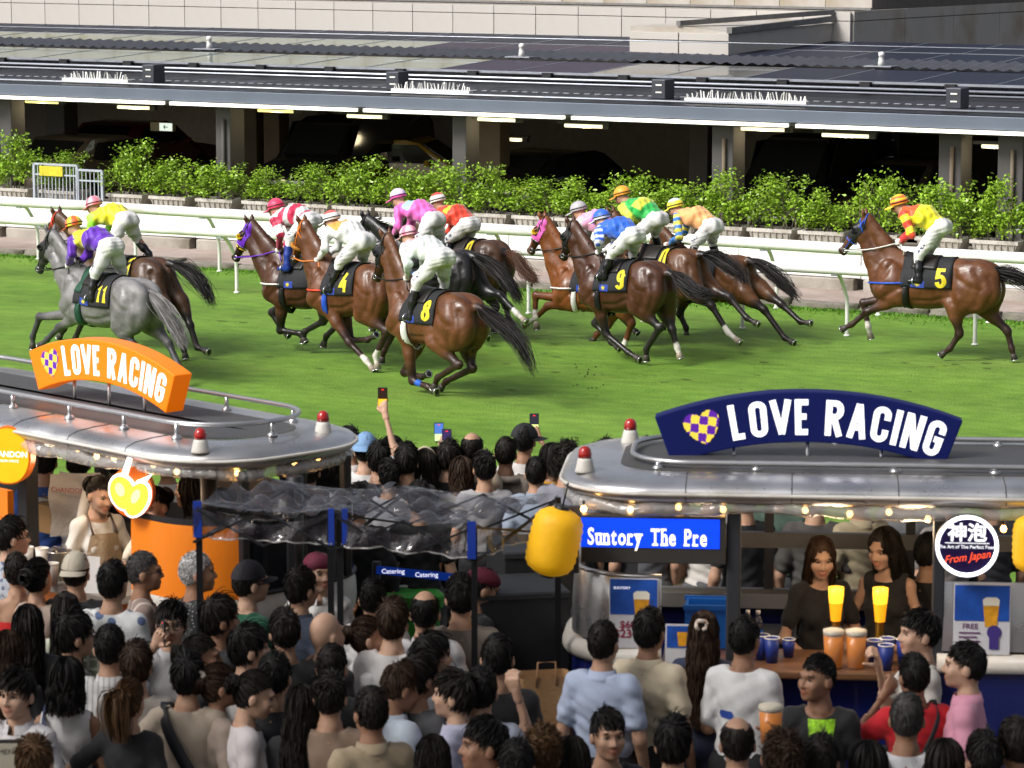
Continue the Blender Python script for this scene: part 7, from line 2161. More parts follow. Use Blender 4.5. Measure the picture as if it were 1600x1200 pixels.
MB().span((-.10, 0, 0), (.10, .008, .27)).build('card', pm('card_white', (.64, .62, .64), .5), t)
MB().span((-.09, -.003, .13), (.09, -.001, .26)).build('blue_field', pm('poster_blue', (.015, .085, .42), .45), t)
MB().prism([(-.022, 0), (.022, 0), (.03, .085), (-.03, .085)], (0, -.005, .14), (1, 0, 0), (0, 0, 1), (0, 1, 0), .001).build('glass_print', pm('poster_beer', (.72, .33, .02), .45), t)

# bar things
def cup(loc, label, h=.115, r=.042, col='navy', grp='paper cups on the bars'):
    t = thing('paper_cup', label, 'cup', loc, 0, grp)
    m = pm('cup_navy', (.012, .03, .20), .45, var=.05) if col == 'navy' else pm('cup_white', (.60, .56, .52), .5, var=.06)
    MB().lathe([(r * .70, 0), (r, h), (r * .93, h), (r * .66, .006), (0, .006)], 18).build('wall', m, t)
    MB().tube([(r * .98 * cos(a), r * .98 * sin(a), h) for a in np.linspace(0, 2 * pi, 18, endpoint=False)], .0035, 5, closed=True).build('rim', pm('cup_rim', (.7, .68, .64), .5), t)
    return t
def pitcher(loc, label, h=.20, r=.062, parent=None):
    t = thing('beer_cup', label, 'beer', loc, 0, 'big clear cups of beer')
    MB().lathe([(r * .80, .0), (r * .82, .004), (r * 1.02, h), (r * .985, h), (r * .79, .008)], 20).build('clear_wall', film('clear_plastic_%s' % t.name, .05, .05), t)
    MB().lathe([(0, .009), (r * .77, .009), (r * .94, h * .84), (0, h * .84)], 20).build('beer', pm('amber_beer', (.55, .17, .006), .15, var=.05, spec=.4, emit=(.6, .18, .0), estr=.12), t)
    MB().lathe([(r * .955, h * .842), (r * .985, h * .97), (r * .6, h * 1.0), (0, h * 1.01)], 20).build('foam', pm('beer_foam', (.60, .54, .42), .9, var=.08, bump=.5, bscale=90), t)
    return t
yl = -.05
def on_bar(px, y=yl): return RT(r_px(px, y, zct), y, zct)
pitcher(on_bar(1302), 'big clear cup of beer on the bar, left one of the pair', .235, .064)
pitcher(on_bar(1337), 'big clear cup of beer on the bar, touching the cup on its left', .235, .064)
for i, (px, y, l) in enumerate(((1190, .12, 'navy paper cup by the hatch post, rear one'), (1206, .05, 'navy paper cup right of the white T-shirt man'), (1366, .04, 'navy paper cup right of the beer pair'), (1386, .10, 'navy paper cup behind the front one on the bar'), (1384, -.08, 'navy paper cup standing nearest the bar edge'), (1412, .08, 'navy paper cup by the drinking man'))):
    cup(on_bar(px, y), l, .15, .047)
cup(on_bar(1232, .2), 'small navy paper cup at the bartender with long hair', .11, .04)
for px, l in ((1305, 'left lit yellow beer tap tower behind the bar'), (1374, 'right lit yellow beer tap tower behind the bar')):
    t = thing('beer_tap', l, 'beer tap', on_bar(px, .30), RZ, 'lit beer taps')
    MB().lathe([(.030, 0), (.030, .012), (.026, .02), (.026, .20), (.030, .205)], 16).build('tower', pm('brass_amber', (.40, .22, .03), .2, .7), t)
    MB().lathe([(.030, .206), (.034, .25), (.041, .315)], 18, cap=False).build('lit_glass_foot', pm('tap_glow_low', (.8, .42, .02), .25, emit=(1.0, .36, .006), estr=.75), t)
    MB().lathe([(.041, .3155), (.046, .36), (.047, .41), (.0, .415)], 18, cap=False).build('lit_glass', pm('tap_glow', (.9, .6, .05), .3, emit=(1.0, .56, .03), estr=1.25), t)
    MB().beam((0, -.03, .10), (0, -.10, .09), .016, .016).build('spout', M_RAILS, t)
# tablet, blue crate, bottles at the left of the bar
t = thing('blue_crate', 'bright blue plastic crate behind the woman with the long ponytail', 'crate', on_bar(1112, .50), RZ)
MB().span((-.16, -.13, 0), (.16, -.115, .26)).span((-.16, .115, 0), (.16, .13, .26)).span((-.16, -.115, 0), (-.145, .115, .26)).span((.145, -.115, 0), (.16, .115, .26)).span((-.145, -.115, 0), (.145, .115, .015)).build('crate_wall', pm('crate_blue', (.01, .14, .62), .45), t, bevel=.006)
MB().beam((-.17, -.135, .255), (.17, -.135, .255), .02, .03).beam((-.17, .135, .255), (.17, .135, .255), .02, .03).build('crate_rim', pm('crate_blue', (.01, .14, .62), .45), t)
for px, l in ((1168, 'clear water bottle with a blue label behind the hatch post'), (1184, 'clear water bottle nearest the bartender on the bar')):
    t = thing('water_bottle', l, 'bottle', on_bar(px, .45), RZ, 'water bottles on the bar')
    MB().lathe([(.030, 0), (.032, .02), (.032, .14), (.022, .18), (.013, .195), (.013, .21)], 14).build('bottle_wall', M_FILM, t)
    MB().lathe([(.0325, .05), (.0325, .11)], 14, cap=False).build('bottle_label', pm('crate_blue', (.01, .14, .62), .45), t)
    MB().lathe([(.014, .205), (.014, .225), (0, .226)], 12).build('bottle_cap', M_WTRIM, t)

# ================================================================== left-hand orange trailer
LZ = radians(-46)
LB = at_z(322, 752, 2.60); LB.z = 0
LMAT = Matrix.Rotation(LZ, 3, 'Z')
def LT(x, y, z): return LB + LMAT @ Vector((x, y, 0)) + Vector((0, 0, z))
def l_px(px, y, z):
    k = (px - 800) / FPX
    a, b = LT(0, y, z), LT(1, y, z)
    f0 = lambda p: p.x - k * (p.y * _c + (CAM_H - z) * _s)
    return -f0(a) / (f0(b) - f0(a))
def l_z(px, py, y=0): return on_plane(px, py, LT(0, y, 0), LMAT @ Vector((0, 1, 0))).z
ot = thing('food_trailer', 'orange and silver food trailer on the left, arched orange sign on top', 'food trailer', (LB.x, LB.y, 0), LZ)
LL, WL = 4.6, 1.5
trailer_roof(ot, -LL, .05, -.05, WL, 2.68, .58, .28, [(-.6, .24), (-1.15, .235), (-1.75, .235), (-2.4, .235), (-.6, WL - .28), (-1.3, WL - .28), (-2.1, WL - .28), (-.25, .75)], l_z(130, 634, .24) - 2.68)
zw0, zw1, zwb = 1.82, 2.27, 1.56
xw = l_px(205, 0, 2.1)
corner = [(xw, 0)] + [(x, 0) for x in np.linspace(xw + .05, -.5, 4)] + [(-.5 + .5 * sin(a), .5 - .5 * cos(a)) for a in np.linspace(.12, pi / 2, 9)] + [(0, y) for y in np.linspace(.55, WL - .5, 5)] + [(-.5 + .5 * cos(a), WL - .5 + .5 * sin(a)) for a in np.linspace(.15, pi / 2, 7)]
def wall(path, zz, nm, m, push=0.0):
    cx = (-1.0, WL / 2)
    return MB().grid([[(x + (cx[0] - x) * (k + push) * .3, y + (cx[1] - y) * (k + push) * .3, z) for x, y in path] for z, k in zz]).build(nm, m, ot)
wall(corner, ((.55, .06), (.7, .01), (1.2, 0), (zwb, 0)), 'lower_body', M_ORNG)
wall(corner, ((zwb + .002, -.02), (zwb + .10, -.05), (zwb + .20, -.03), (zw0 - .01, .0)), 'white_belt', M_WTRIM)
wall(corner[:12], ((zw0 - .25, -.035), (zw0, -.01), (zw1 - .1, .0), (zw1, .02)), 'orange_panel', M_ORNG)
wall(corner[11:], ((zw0, 0), (zw1, .03)), 'window_glass', M_GLASSD)
for i in (11, 16, 20): 
    if i < len(corner):
        x, y = corner[i]; MB().span((x - .03, y - .03, zw0), (x + .03, y + .03, 2.62)).build('window_post', M_BLACK, ot, bevel=.01)
wall(corner, ((zw1 - .01, .03), (zw1 + .04, .035)), 'window_head', M_BLACK)
MB().tube([(x, y, zw0 - .005) for x, y in corner[11:]], .018, 6).build('window_sill', M_BLACK, ot)
MB().tube([(x * 1.0, y, zwb + .0) for x, y in corner], .022, 6).build('orange_line', M_ORNG, ot)
MB().span((-LL, .0, .55), (xw, .04, 1.70)).build('hatch_front', M_ORNG, ot)
MB().span((-LL, -.18, 1.70), (xw + .0, .48, 1.75)).build('counter', pm('counter_steel', (.30, .27, .24), .4, .5, var=.2), ot)
MB().span((-LL, .02, .6), (-.1, WL - .05, .66)).build('floor', M_DARK, ot)
xl0 = l_px(16, 0, 2.1)
MB().span((xl0 - 1.2, -.02, 1.98), (xl0, .03, 2.26)).build('orange_flap', M_ORNG, ot)
xp = l_px(40, .05, 2.2)
MB().span((xp - .05, .02, 1.75), (xp + .05, .12, 2.6)).build('hatch_post', M_BLACK, ot)
for px in (158, 340, 475):
    x = l_px(px, WL * .4 if px > 200 else WL - .1, 2.4); yy = WL * .35 if px > 200 else WL - .1
    MB().tube([(max(x, -LL), yy, 1.7), (max(x, -LL), yy, 2.6)], .055, 8).build('roof_post', M_BLACK, ot)
MB().span((-LL, WL - .045, .66), (-.5, WL - .02, 1.98)).build('rear_dado', M_DARK, ot)
for z, h in ((2.18, .12), (1.7, .08)): MB().span((-LL, WL - .1, z), (-.5, WL - .05, z + h)).build('rear_beam', pm('brown_beam', (.06, .048, .04), .6), ot)
# arched orange board
ys = .66
pA, pB = l_px(45, ys, 3.05), l_px(273, ys, 3.05)
zc = l_z(150, 531, ys)
M_SORG = pm('sign_orange', (.86, .20, .006), .35, var=.04, emit=(1.0, .18, .0), estr=.42)
arch_sign('arch_sign', 'arched orange sign reading LOVE RACING with a checked heart on the left trailer roof', LT((pA + pB) / 2, ys, zc), LZ, pB - pA, .285, radians(21.5), M_SORG, M_SORG, True, thick=.15, text_k=1.22)
beacon(LT(l_px(313, .12, 2.85), .12, 2.745), 'red beacon at the near corner of the orange trailer roof')
beacon(LT(-.20, 1.14, 2.745), 'red beacon at the far corner of the orange trailer roof')
# teardrop and lemon signs
def flat_sign(name, label, px, py, yl_, shapes, depth=.10):
    zc = l_z(px, py, yl_)
    t = thing(name, label, 'sign', LT(l_px(px, yl_, zc), yl_, zc), LZ + radians(34))
    for nm, poly, m, y0, th in shapes:
        MB().prism(poly, (0, y0, 0), (1, 0, 0), (0, 0, 1), (0, 1, 0), th).build(nm, m, t)
    return t
def ell_poly(cx, cy, rx, ry, rot=0, n=26): return [(cx + rx * cos(a) * cos(rot) - ry * sin(a) * sin(rot), cy + rx * cos(a) * sin(rot) + ry * sin(a) * cos(rot)) for a in np.linspace(0, 2 * pi, n, endpoint=False)]
M_LITW = pm('lit_white_acrylic', (.9, .88, .85), .4, emit=(1.0, .93, .88), estr=2.6)
M_LITY = pm('lit_yellow_acrylic', (.9, .62, .1), .4, emit=(1.0, .42, .008), estr=1.0)
M_LITP = pm('lit_pale_yellow', (.9, .8, .5), .4, emit=(1.0, .68, .14), estr=1.3)
halo = ell_poly(-.035, -.02, .095, .125, .3) ; halo2 = ell_poly(.06, -.06, .085, .13, -.45)
flat_sign('lemon_sign', 'bright lit sign of two oranges with a leaf hanging at the trailer hatch', 200, 765, -.10,
          [('sign_back', ell_poly(.015, -.02, .145, .165), pm('sign_back_orange', (.70, .13, .01), .4), .02, .06), ('white_outline', halo, M_LITW, 0, .012), ('white_outline', halo2, M_LITW, -.004, .012), ('stalk', [(-.05, .08), (-.01, .07), (.03, .20), (.0, .21)], M_LITW, -.002, .012),
           ('leaf', [(.06, .06), (.09, .02), (.17, .11), (.15, .10)], M_LITW, -.003, .012), ('fruit', ell_poly(-.036, -.022, .082, .110, .3), M_LITY, -.008, .006), ('fruit', ell_poly(.06, -.061, .071, .116, -.45), M_LITY, -.012, .006), ('shine', ell_poly(-.05, .0, .03, .045, .3), M_LITP, -.013, .003), ('shine', ell_poly(.055, -.04, .026, .05, -.45), M_LITP, -.016, .003)])
drop = [(.150 * (1 if sin(a) > 0 else -1) * abs(sin(a)) ** .85, .185 * cos(a)) for a in np.linspace(0, 2 * pi, 40, endpoint=False)]
td = flat_sign('drop_sign', 'yellow drop-shaped lit sign with an orange edge at the left edge', 12, 712, -.10, [('sign_body', [(x * 1.08, y * 1.06) for x, y in drop], pm('drop_edge_orange', (.80, .18, .01), .4, emit=(1, .2, 0), estr=.1), 0, .10), ('sign_face', drop, pm('drop_yellow', (.85, .48, .01), .4, emit=(1.0, .50, .0), estr=.35), -.008, .007)])
put_text('CHANDON', .055, M_LETW, td, (0, -.010, .01), bold=.02)
put_text('GARDEN SPRITZ', .022, M_LETW, td, (.0, -.010, -.035), bold=.01)
# bulbs under the eaves: each lit
def bulb(p, label):
    t = thing('string_bulb', label, 'light bulb', p, 0, 'warm bulbs strung under the trailer roofs')
    MB().lathe([(0, -.022), (.014, -.016), (.019, 0), (.012, .016), (.006, .022)], 10).build('glass', M_BULB, t)
    MB().lathe([(.008, .02), (.008, .05), (0, .052)], 8).build('socket', M_BLACK, t)
for i, (px, py) in enumerate(((122, 701), (151, 713), (178, 715), (207, 717), (240, 726), (276, 737))):
    z = l_z(px, py, .10); bulb(LT(l_px(px, .10, z), .10, z), 'warm bulb under the orange trailer eave, number %s from the left' % ('one', 'two', 'three', 'four', 'five', 'six')[i])
n_end = LMAT @ Vector((1, 0, 0))
for i, (px, py) in enumerate(((371, 739), (412, 722), (460, 722), (497, 715))):
    p = on_plane(px, py, LT(-.06, 0, 0), n_end); bulb(p, 'warm bulb under the rounded end of the orange trailer, ' + ('nearest', 'second', 'third', 'farthest')[i])
for i, (px, py) in enumerate(((912, 795), (985, 796), (1060, 792), (1130, 796), (1258, 797), (1328, 803), (1389, 800), (1450, 811), (1568, 826))):
    z = r_z(px, py, .05); bulb(RT(r_px(px, .05, z), .05, z), 'warm bulb under the navy trailer eave, ' + ('at the left end', 'above the start of the screen', 'above the middle of the screen', 'above the end of the screen', 'above the long-haired bartender', 'between the bartenders', 'above the second bartender', 'left of the round sign', 'right of the round sign')[i])
for lp, en in ((LT(-1.2, .25, 2.52), 10), (LT(-2.0, .3, 2.52), 9), (RT(1.55, .10, 2.56), 9), (RT(2.05, .10, 2.56), 9), (RT(2.9, .3, 2.55), 7), (RT(.8, .5, 2.55), 6)):
    ld = bpy.data.lights.new('hatch_lamp', 'POINT'); ld.energy, ld.color, ld.shadow_soft_size = en, (1.0, .72, .45), .12
    lo = bpy.data.objects.new('hatch_lamp', ld); COL.objects.link(lo); lo.location = lp

# what stands on the left counter
def on_lbar(px, y=.0): return LT(l_px(px, y, 1.75), y, 1.75)
for i, (px, y, l, h, r, c) in enumerate(((43, .0, 'grey paper cup beside the man in glasses', .15, .045, 'white'), (66, .05, 'grey paper cup second from the left on the orange trailer counter', .15, .045, 'white'), (100, .18, 'grey paper cup near the apron woman', .14, .042, 'white'), (70, -.12, 'small navy and white cup before the ice bucket', .11, .036, 'navy'), (82, -.2, 'white cup standing at the counter edge', .15, .045, 'white'))):
    cup(on_lbar(px, y), l, h, r, c)
for px, y, l in ((93, -.05, 'left steel ice bucket on the counter'), (122, -.05, 'right steel ice bucket on the counter')):
    t = thing('ice_bucket', l, 'bucket', on_lbar(px, y), 0, 'ice buckets')
    MB().lathe([(.062, 0), (.085, .19), (.088, .19), (.088, .197), (.080, .197), (.058, .008), (0, .008)], 20).build('bucket_wall', pm('bucket_steel', (.5, .46, .42), .25, .85, var=.15), t)
    ic = MB(); g = random.Random(px)
    for k in range(8): ic.box((g.uniform(-.05, .05), g.uniform(-.05, .05), .185 + g.uniform(-.01, .02)), (.035, .035, .035), M=Matrix.Rotation(g.uniform(0, 3), 3, (g.random(), g.random(), 1)))
    ic.build('ice', M_FILM, t, kind='stuff')
p = LT(l_px(78, .95, 1.9), .95, 1.75)
t = thing('carton', 'brown cardboard carton with white paper on top behind the counter', 'box', p, LZ)
MB().span((-.19, -.13, 0), (.19, .13, .20)).build('carton_wall', pm('cardboard', (.27, .155, .065), .9, var=.12), t, bevel=.005)
MB().span((-.19, -.025, .201), (.19, .025, .203)).build('tape', pm('carton_tape', (.36, .24, .12), .4), t)
MB().span((-.17, -.12, .204), (-.02, .02, .206)).build('paper', M_WTRIM, t)
t = thing('printed_bag', 'crumpled white plastic bag printed in red beside the carton', 'bag', LT(l_px(112, .80, 2.1), .80, 1.78), LZ + .5)
g = np.random.default_rng(4)
MB().grid([[(x * (1 - .2 * abs(z - .3)), .05 * cos(x * 14) + .02 * sin(z * 22 + x * 9), z) for x in np.linspace(-.16, .16, 11)] for z in np.linspace(0, .44, 10)]).grid([[(x * (1 - .2 * abs(z - .3)), .10 - .05 * cos(x * 14) + .02 * sin(z * 19 - x * 7), z) for x in np.linspace(-.16, .16, 11)] for z in np.linspace(0, .44, 10)]).build('bag_film', pm('white_bag', (.48, .45, .42), .4, var=.12, bump=.5), t)
put_text('CHANDON', .05, pm('print_red', (.35, .06, .05), .6), t, (0, -.06, .34), bold=.01)
t = thing('paper_tube', 'long white paper tube leaning at the counter by the apron woman', 'tube', LT(l_px(113, .45, 1.9), .45, 1.76), LZ)
MB().tube([(-.17, .28, .44), (.02, 0, .02)], .042, 14).build('tube_wall', pm('paper_white', (.52, .49, .45), .7), t)
t = thing('menu_sheet', 'white menu sheet standing on the counter behind the pale cap', 'sheet', on_lbar(142, -.15), LZ + .5)
MB().box((0, 0, .12), (.13, .006, .24), M=Matrix.Rotation(-.12, 3, 'X')).build('sheet', pm('sheet_white', (.60, .58, .56), .6), t)

# ================================================================== clear vinyl canopy between the trailers
cFL, cFM, cFR = at_y(302, 785, 18.65), at_y(521, 796, 18.4), at_y(741, 816, 18.05)
cBL, cBM, cBR = at_y(455, 752, 19.5), at_y(640, 758, 19.2), at_y(872, 772, 18.75)
tn = thing('vinyl_canopy', 'clear plastic canopy on black folding frames with blue corner strips between the trailers', 'canopy', (cFM.x, cFM.y, TERR))
O = Vector((cFM.x, cFM.y, TERR))
g = np.random.default_rng(12)
def sheet(a, b, c, d, nu, nv, sag, amp, nm='vinyl_sheet'):   # a-b near edge, d-c far edge
    ph = g.uniform(0, 6, 6)
    P = []
    for j in range(nv + 1):
        row = []
        for i in range(nu + 1):
            s_, t_ = i / nu, j / nv
            p = (a * (1 - s_) + b * s_) * (1 - t_) + (d * (1 - s_) + c * s_) * t_
            e = sin(pi * min(1, max(0, s_))) ; e2 = sin(pi * t_)
            p = p + Vector((0, 0, -sag * e * (.35 + .65 * e2) + amp * (abs(sin(7 * s_ + 3 * t_ + ph[0])) * .6 + .4 * sin(19 * s_ - 11 * t_ + ph[1]) + .35 * sin(31 * t_ + 13 * s_ + ph[2])) * e2 * 1.0))
            row.append(p - O)
        P.append(row)
    return MB().grid(P).build(nm, M_FILM, tn)
midL, midR = (cFM + cBM) / 2 + Vector((0, 0, .05)), None
sheet(cFL, cFM, cBM, cBL, 34, 22, .10, .085); sheet(cFM, cFR, cBR, cBM, 34, 22, .10, .085)
dz = Vector((0, 0, -.20))
def valance(a, b, nm):
    P = []
    ph = g.uniform(0, 6, 3)
    n_ = (b - a).cross(Vector((0, 0, 1))).normalized()
    for j in range(6):
        P.append([a + (b - a) * s_ + dz * (j / 5) + Vector((0, 0, -.10 * sin(pi * s_) * (1 - j / 5) - .015 * abs(sin(pi * s_ * 3)))) + n_ * (.022 * sin(17 * s_ + ph[0] + j * .5) + .012 * sin(43 * s_ + ph[1])) * (.3 + j / 5) - O for s_ in np.linspace(0, 1, 34)])
    MB().grid(P).build('valance', M_FILM, tn)
    MB().tube([q for q in P[5]], .006, 5).build('hem', M_ROLL, tn)
for a, b in ((cFL, cFM), (cFM, cFR), (cFR, cBR), (cBL, cFL)): valance(a, b, '')
M_BLUES = pm('blue_webbing', (.010, .045, .36), .4, coat=.4)
for c, w_ in ((cFL, .05), (cFM + Vector((-.03, -.01, 0)), .035), (cFM + Vector((.05, -.01, 0)), .035), (cFR + Vector((-.04, -.01, 0)), .05)):
    MB().box(c - O + Vector((w_ * .5, -.012, -.10)), (w_, .006, .22)).build('corner_strip', M_BLUES, tn)
M_POLE = pm('black_frame', (.012, .012, .014), .4, .3)
for c in (cFL + Vector((.03, .02, 0)), cFM + Vector((-.02, .02, 0)), cFM + Vector((.035, .02, 0)), cFR + Vector((.0, .02, 0)), cBL, cBR):
    MB().span((c.x - O.x - .018, c.y - O.y - .018, 0), (c.x - O.x + .018, c.y - O.y + .018, c.z - O.z - .02)).build('pole', M_POLE, tn)
for a, b, n_ in ((cFL, cFM, 2), (cFM, cFR, 2), (cBL, cBM, 2), (cBM, cBR, 2), (cFL, cBL, 1), (cFM, cBM, 1), (cFR, cBR, 1)):
    for k in range(n_):
        p, q = a + (b - a) * (k / n_) - O, a + (b - a) * ((k + 1) / n_) - O
        up_, dn = Vector((0, 0, -.03)), Vector((0, 0, -.24))
        MB().beam(p + up_, q + dn, .018, .012).build('truss_bar', M_POLE, tn); MB().beam(p + dn, q + up_, .018, .012).build('truss_bar', M_POLE, tn)
# ================================================================== things between the trailers
def belt(pa, pb, n, y, label):
    a, b = at_y(*pa, y), at_y(*pb, y)
    t = thing('queue_belt', label, 'barrier belt', ((a.x + b.x) / 2, y, TERR))
    d = (b - a); an = atan2(d.z, d.x)
    c = (a + b) / 2
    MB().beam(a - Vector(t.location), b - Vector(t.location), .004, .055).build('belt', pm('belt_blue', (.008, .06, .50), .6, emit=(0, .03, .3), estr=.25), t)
    for k in range(n):
        q = a + d * ((k + .5) / n) - Vector(t.location)
        put_text('Catering', .045, M_LETW, t, (q.x, q.y - .006, q.z), bold=.01)
    for e in (a, b):
        z = e.z - TERR
        MB().tube([(e.x - t.location.x, e.y - t.location.y + .03, 0), (e.x - t.location.x, e.y - t.location.y + .03, z + .05)], .03, 10).lathe([(.16, 0), (.16, .02), (.03, .04)], 18, (e.x - t.location.x, .03, .0)).build('belt_post', M_BLACK, t)
belt((588, 890), (745, 906), 3, 21.3, 'blue queue belt lettered Catering under the vinyl canopy')
belt((1028, 935), (1135, 948), 2, 20.9, 'blue queue belt lettered Catering behind the navy trailer')
def bin_(px, py, label, z, w_=.48, col=(.03, .20, .035), open_=False, y=None):
    p = at_z(px, py, z)
    t = thing('wheelie_bin', label, 'bin', (p.x, p.y, TERR), .15)
    h = z - TERR
    m = pm('bin_green', col, .45, var=.12)
    MB().grid([[(x * k, y_ * k, zz) for x, y_ in rrect(-w_ / 2, w_ / 2, -w_ / 2, w_ / 2, .06)] for zz, k in ((.06, .80), (h - .08, .98), (h - .08, 1.04), (h - .03, 1.05))], False, closed=True).build('bin_body', m, t)
    lid = MB().grid([[(x * k, y_ * k, zz) for x, y_ in rrect(-w_ / 2, w_ / 2, -w_ / 2, w_ / 2, .06)] for zz, k in ((h - .028, 1.06), (h, 1.06), (h + .03, .9), (h + .035, .45))], False, closed=True)
    lid.f.append(tuple(range(len(lid.v) - 36, len(lid.v)))); lid.sm.append(False)
    lid.build('bin_lid', m, t)
    if open_:
        MB().lathe([(.11, h + .037), (.145, h + .037), (.145, h + .055), (.11, h + .055)], 24, cap=False).build('hole_ring', M_WTRIM, t)
        MB().lathe([(0, h + .039), (.112, h + .039)], 24).build('hole', M_BLACK, t)
    else: MB().box((0, -.02, h + .045), (.30, .20, .012), rz=.2).build('lid_tray', M_WTRIM, t)
    for sx in (-1, 1): MB().lathe([(0, -.03), (.09, -.03), (.09, .03), (0, .03)], 14, (sx * w_ * .36, w_ * .4, .09), M=Matrix.Rotation(pi / 2, 3, 'Y')).build('wheel', M_BLACK, t)
bin_(622, 921, 'green bin with a round white-ringed hole in its lid under the canopy', 1.42, .56, (.05, .33, .04), True)
bin_(848, 985, 'green wheelie bin by the end of the navy trailer', 1.36, .50)
for i, (px, y, z0, z1, w_) in enumerate(((800, 19.6, 0, .98, .62), (802, 19.6, .985, 1.52, .60), (838, 20.4, 0, 1.62, .55))):
    p = at_y(px, 900, y)
    t = thing('flight_case', 'black flight case between the trailers, ' + ('lower one of the stack', 'upper one of the stack', 'standing behind the stack')[i], 'case', (p.x, y, TERR + z0), .2, 'black cases')
    MB().span((-w_ / 2, -.3, 0), (w_ / 2, .3, z1 - z0)).build('case_body', pm('case_black', (.012, .012, .013), .6, var=.2), t, bevel=.01)
    for z in (.02, z1 - z0 - .02): MB().beam((-w_ / 2, -.305, z), (w_ / 2, -.305, z), .012, .03).build('edge_profile', pm('case_edge', (.05, .05, .055), .4, .5), t)
p = at_y(848, 1085, 17.6)
t = thing('paper_bag', 'open brown paper carrier bag at the end of the navy trailer', 'bag', (p.x, p.y, TERR), .2)
h = p.z - TERR + .12
MB().grid([[(x, y_, z) for x, y_ in rrect(-.16 * k, .16 * k, -.10 * k, .10 * k, .02)] for z, k in ((.0, 1), (h * .6, 1.02), (h, .98))], False, closed=True).build('bag_paper', pm('kraft_paper', (.32, .18, .08), .85, var=.12, bump=.3), t)
MB().tube([(-.06, -.10, h - .05), (-.05, -.105, h + .09), (.05, -.105, h + .09), (.06, -.10, h - .05)], .006, 5).build('bag_handle', pm('kraft_cord', (.25, .13, .06), .9), t)
# ------------------------------------------------------------------ everyone in the beer garden, placed by the middle of the head
BLK, WH, BEI, KHA, BRN, NAV, GRY, LBL, LAV, TAU = (.014, .014, .016), (.60, .59, .58), (.46, .39, .29), (.36, .29, .205), (.20, .135, .095), (.018, .026, .06), (.10, .10, .105), (.36, .43, .56), (.42, .42, .55), (.20, .165, .135)
PALE = (.52, .50, .48)
Pn = person
# -- far rank along the track, backs to the camera
Pn(546, 693, -10, 'man with black hair in white beside the end of the orange trailer', shirt='shirt', col=WH)
t = Pn(572, 702, 8, 'person in a pale blue bucket hat holding a phone high overhead', hair='neat', shirt='tee', col=WH, pose='phone_high', extra=(('bucket', (.17, .30, .50)),), skin='fair')
hp = wrist_world(t, 'phone_high', 1); phone(hp + Vector((0, .0, -.02)), Vector((0, 1, 0)), 'phone with a black and orange screen raised highest over the crowd', ('dark', (.02, .012, .008), (.75, .36, .02)))
Pn(592, 716, 5, 'man with thick black hair in a black tee below the blue bucket hat', hair='shaggy', col=BLK)
Pn(613, 706, 20, 'brown-haired person in a pale teal top behind two black-haired heads', hair='wavy', fem=True, hc='soft', shirt='loose', col=(.22, .36, .38))
Pn(635, 719, 0, 'person with neat black hair in dark clothes left of the hair band', hair='shaggy', col=BLK)
Pn(664, 726, -5, 'woman with a cream hair band over long black hair', fem=True, hair='long', shirt='tee', col=GRY, extra=(('headband',),), pat=('hoop', (.6, .6, .6), 22.0))
t = Pn(701, 714, 3, 'man with black hair in a black tee filming with both hands up', hair='shaggy', col=BLK, pose='phone_both', skin='fair')
hp = wrist_world(t, 'phone_both', 1); phone(hp + Vector((-.05, .0, -.02)), Vector((0, 1, 0)), 'phone showing a dark picture held up in front of the black-haired man', ('violet', (.03, .02, .07), (.42, .55, .35)))
t = Pn(680, 722, 10, 'short dark-haired woman hidden behind, her phone hand up', fem=True, hair='bob', col=(.10, .08, .08), pose='phone_up', k=.93, skin='fair')
hp = wrist_world(t, 'phone_up', 1); phone(hp + Vector((-.02, .0, -.02)), Vector((-.1, 1, 0)), 'phone with a blue and green picture, left of the darker phone', ('blue', (.06, .14, .42), (.45, .60, .28)))
Pn(738, 701, 12, 'balding man in a tan shirt with a bare crown', hair='crown', hc='soft', shirt='shirt', col=KHA, skin='warm')
Pn(790, 707, 4, 'man with cropped thinning hair in a taupe hooded top', hair='neat', hc='soft', shirt='hoodie', col=TAU, skin='tan', extra=(('strap', (.02, .02, .02), -1, .03),))
t = Pn(820, 687, 15, 'man in a black cap and white tee holding up a phone beside the taupe hood', hair='neat', shirt='tee', col=PALE, pose='phone_mid', skin='tan', extra=(('cap', (.012, .012, .014), 60),))
hp = wrist_world(t, 'phone_mid', 1); phone(hp + Vector((0, 0, -.02)), Vector((0, 1, 0)), 'phone with a bright yellow green picture held over the black cap', ('night', (.02, .02, .03), (.62, .70, .22)))
Pn(862, 716, -30, 'woman with black hair and an orange and black backpack', fem=True, hair='bob', shirt='tee', col=(.60, .28, .02))
Pn(886, 720, 10, 'person with a mass of dark curly hair in a grey top', hair='curly', hc='soft', shirt='loose', col=(.20, .20, .24))
Pn(946, 712, 0, 'dark-haired person half hidden behind the navy trailer rail', hair='shaggy', col=BLK, k=1.0)
Pn(1010, 708, 0, 'dark-haired person whose head just clears the navy trailer roof', hair='short', col=BLK, k=.98)
Pn(515, 728, 5, 'woman with black hair under the rounded end of the orange trailer', fem=True, hair='wavy', shirt='tee', col=(.30, .27, .25))
Pn(482, 735, 0, 'person in a white shirt seen under the orange trailer roof end', hair='short', shirt='shirt', col=WH, k=1.0)
Pn(757, 730, -8, 'person with black hair low between the tan shirt and the taupe hood', hair='short', shirt='tee', col=(.30, .29, .30), k=.99)
Pn(722, 738, 12, 'short person with soft brown hair before the tan shirt', fem=True, hair='bob', hc='brown', shirt='tee', col=(.42, .40, .38), k=.95)
Pn(838, 738, 5, 'person with black hair low before the white tee and black cap', hair='neat', shirt='shirt', col=(.22, .26, .33), k=.98)
Pn(608, 742, -6, 'person with black hair low before the black tee', hair='short', shirt='tee', col=(.33, .33, .36), k=.96)
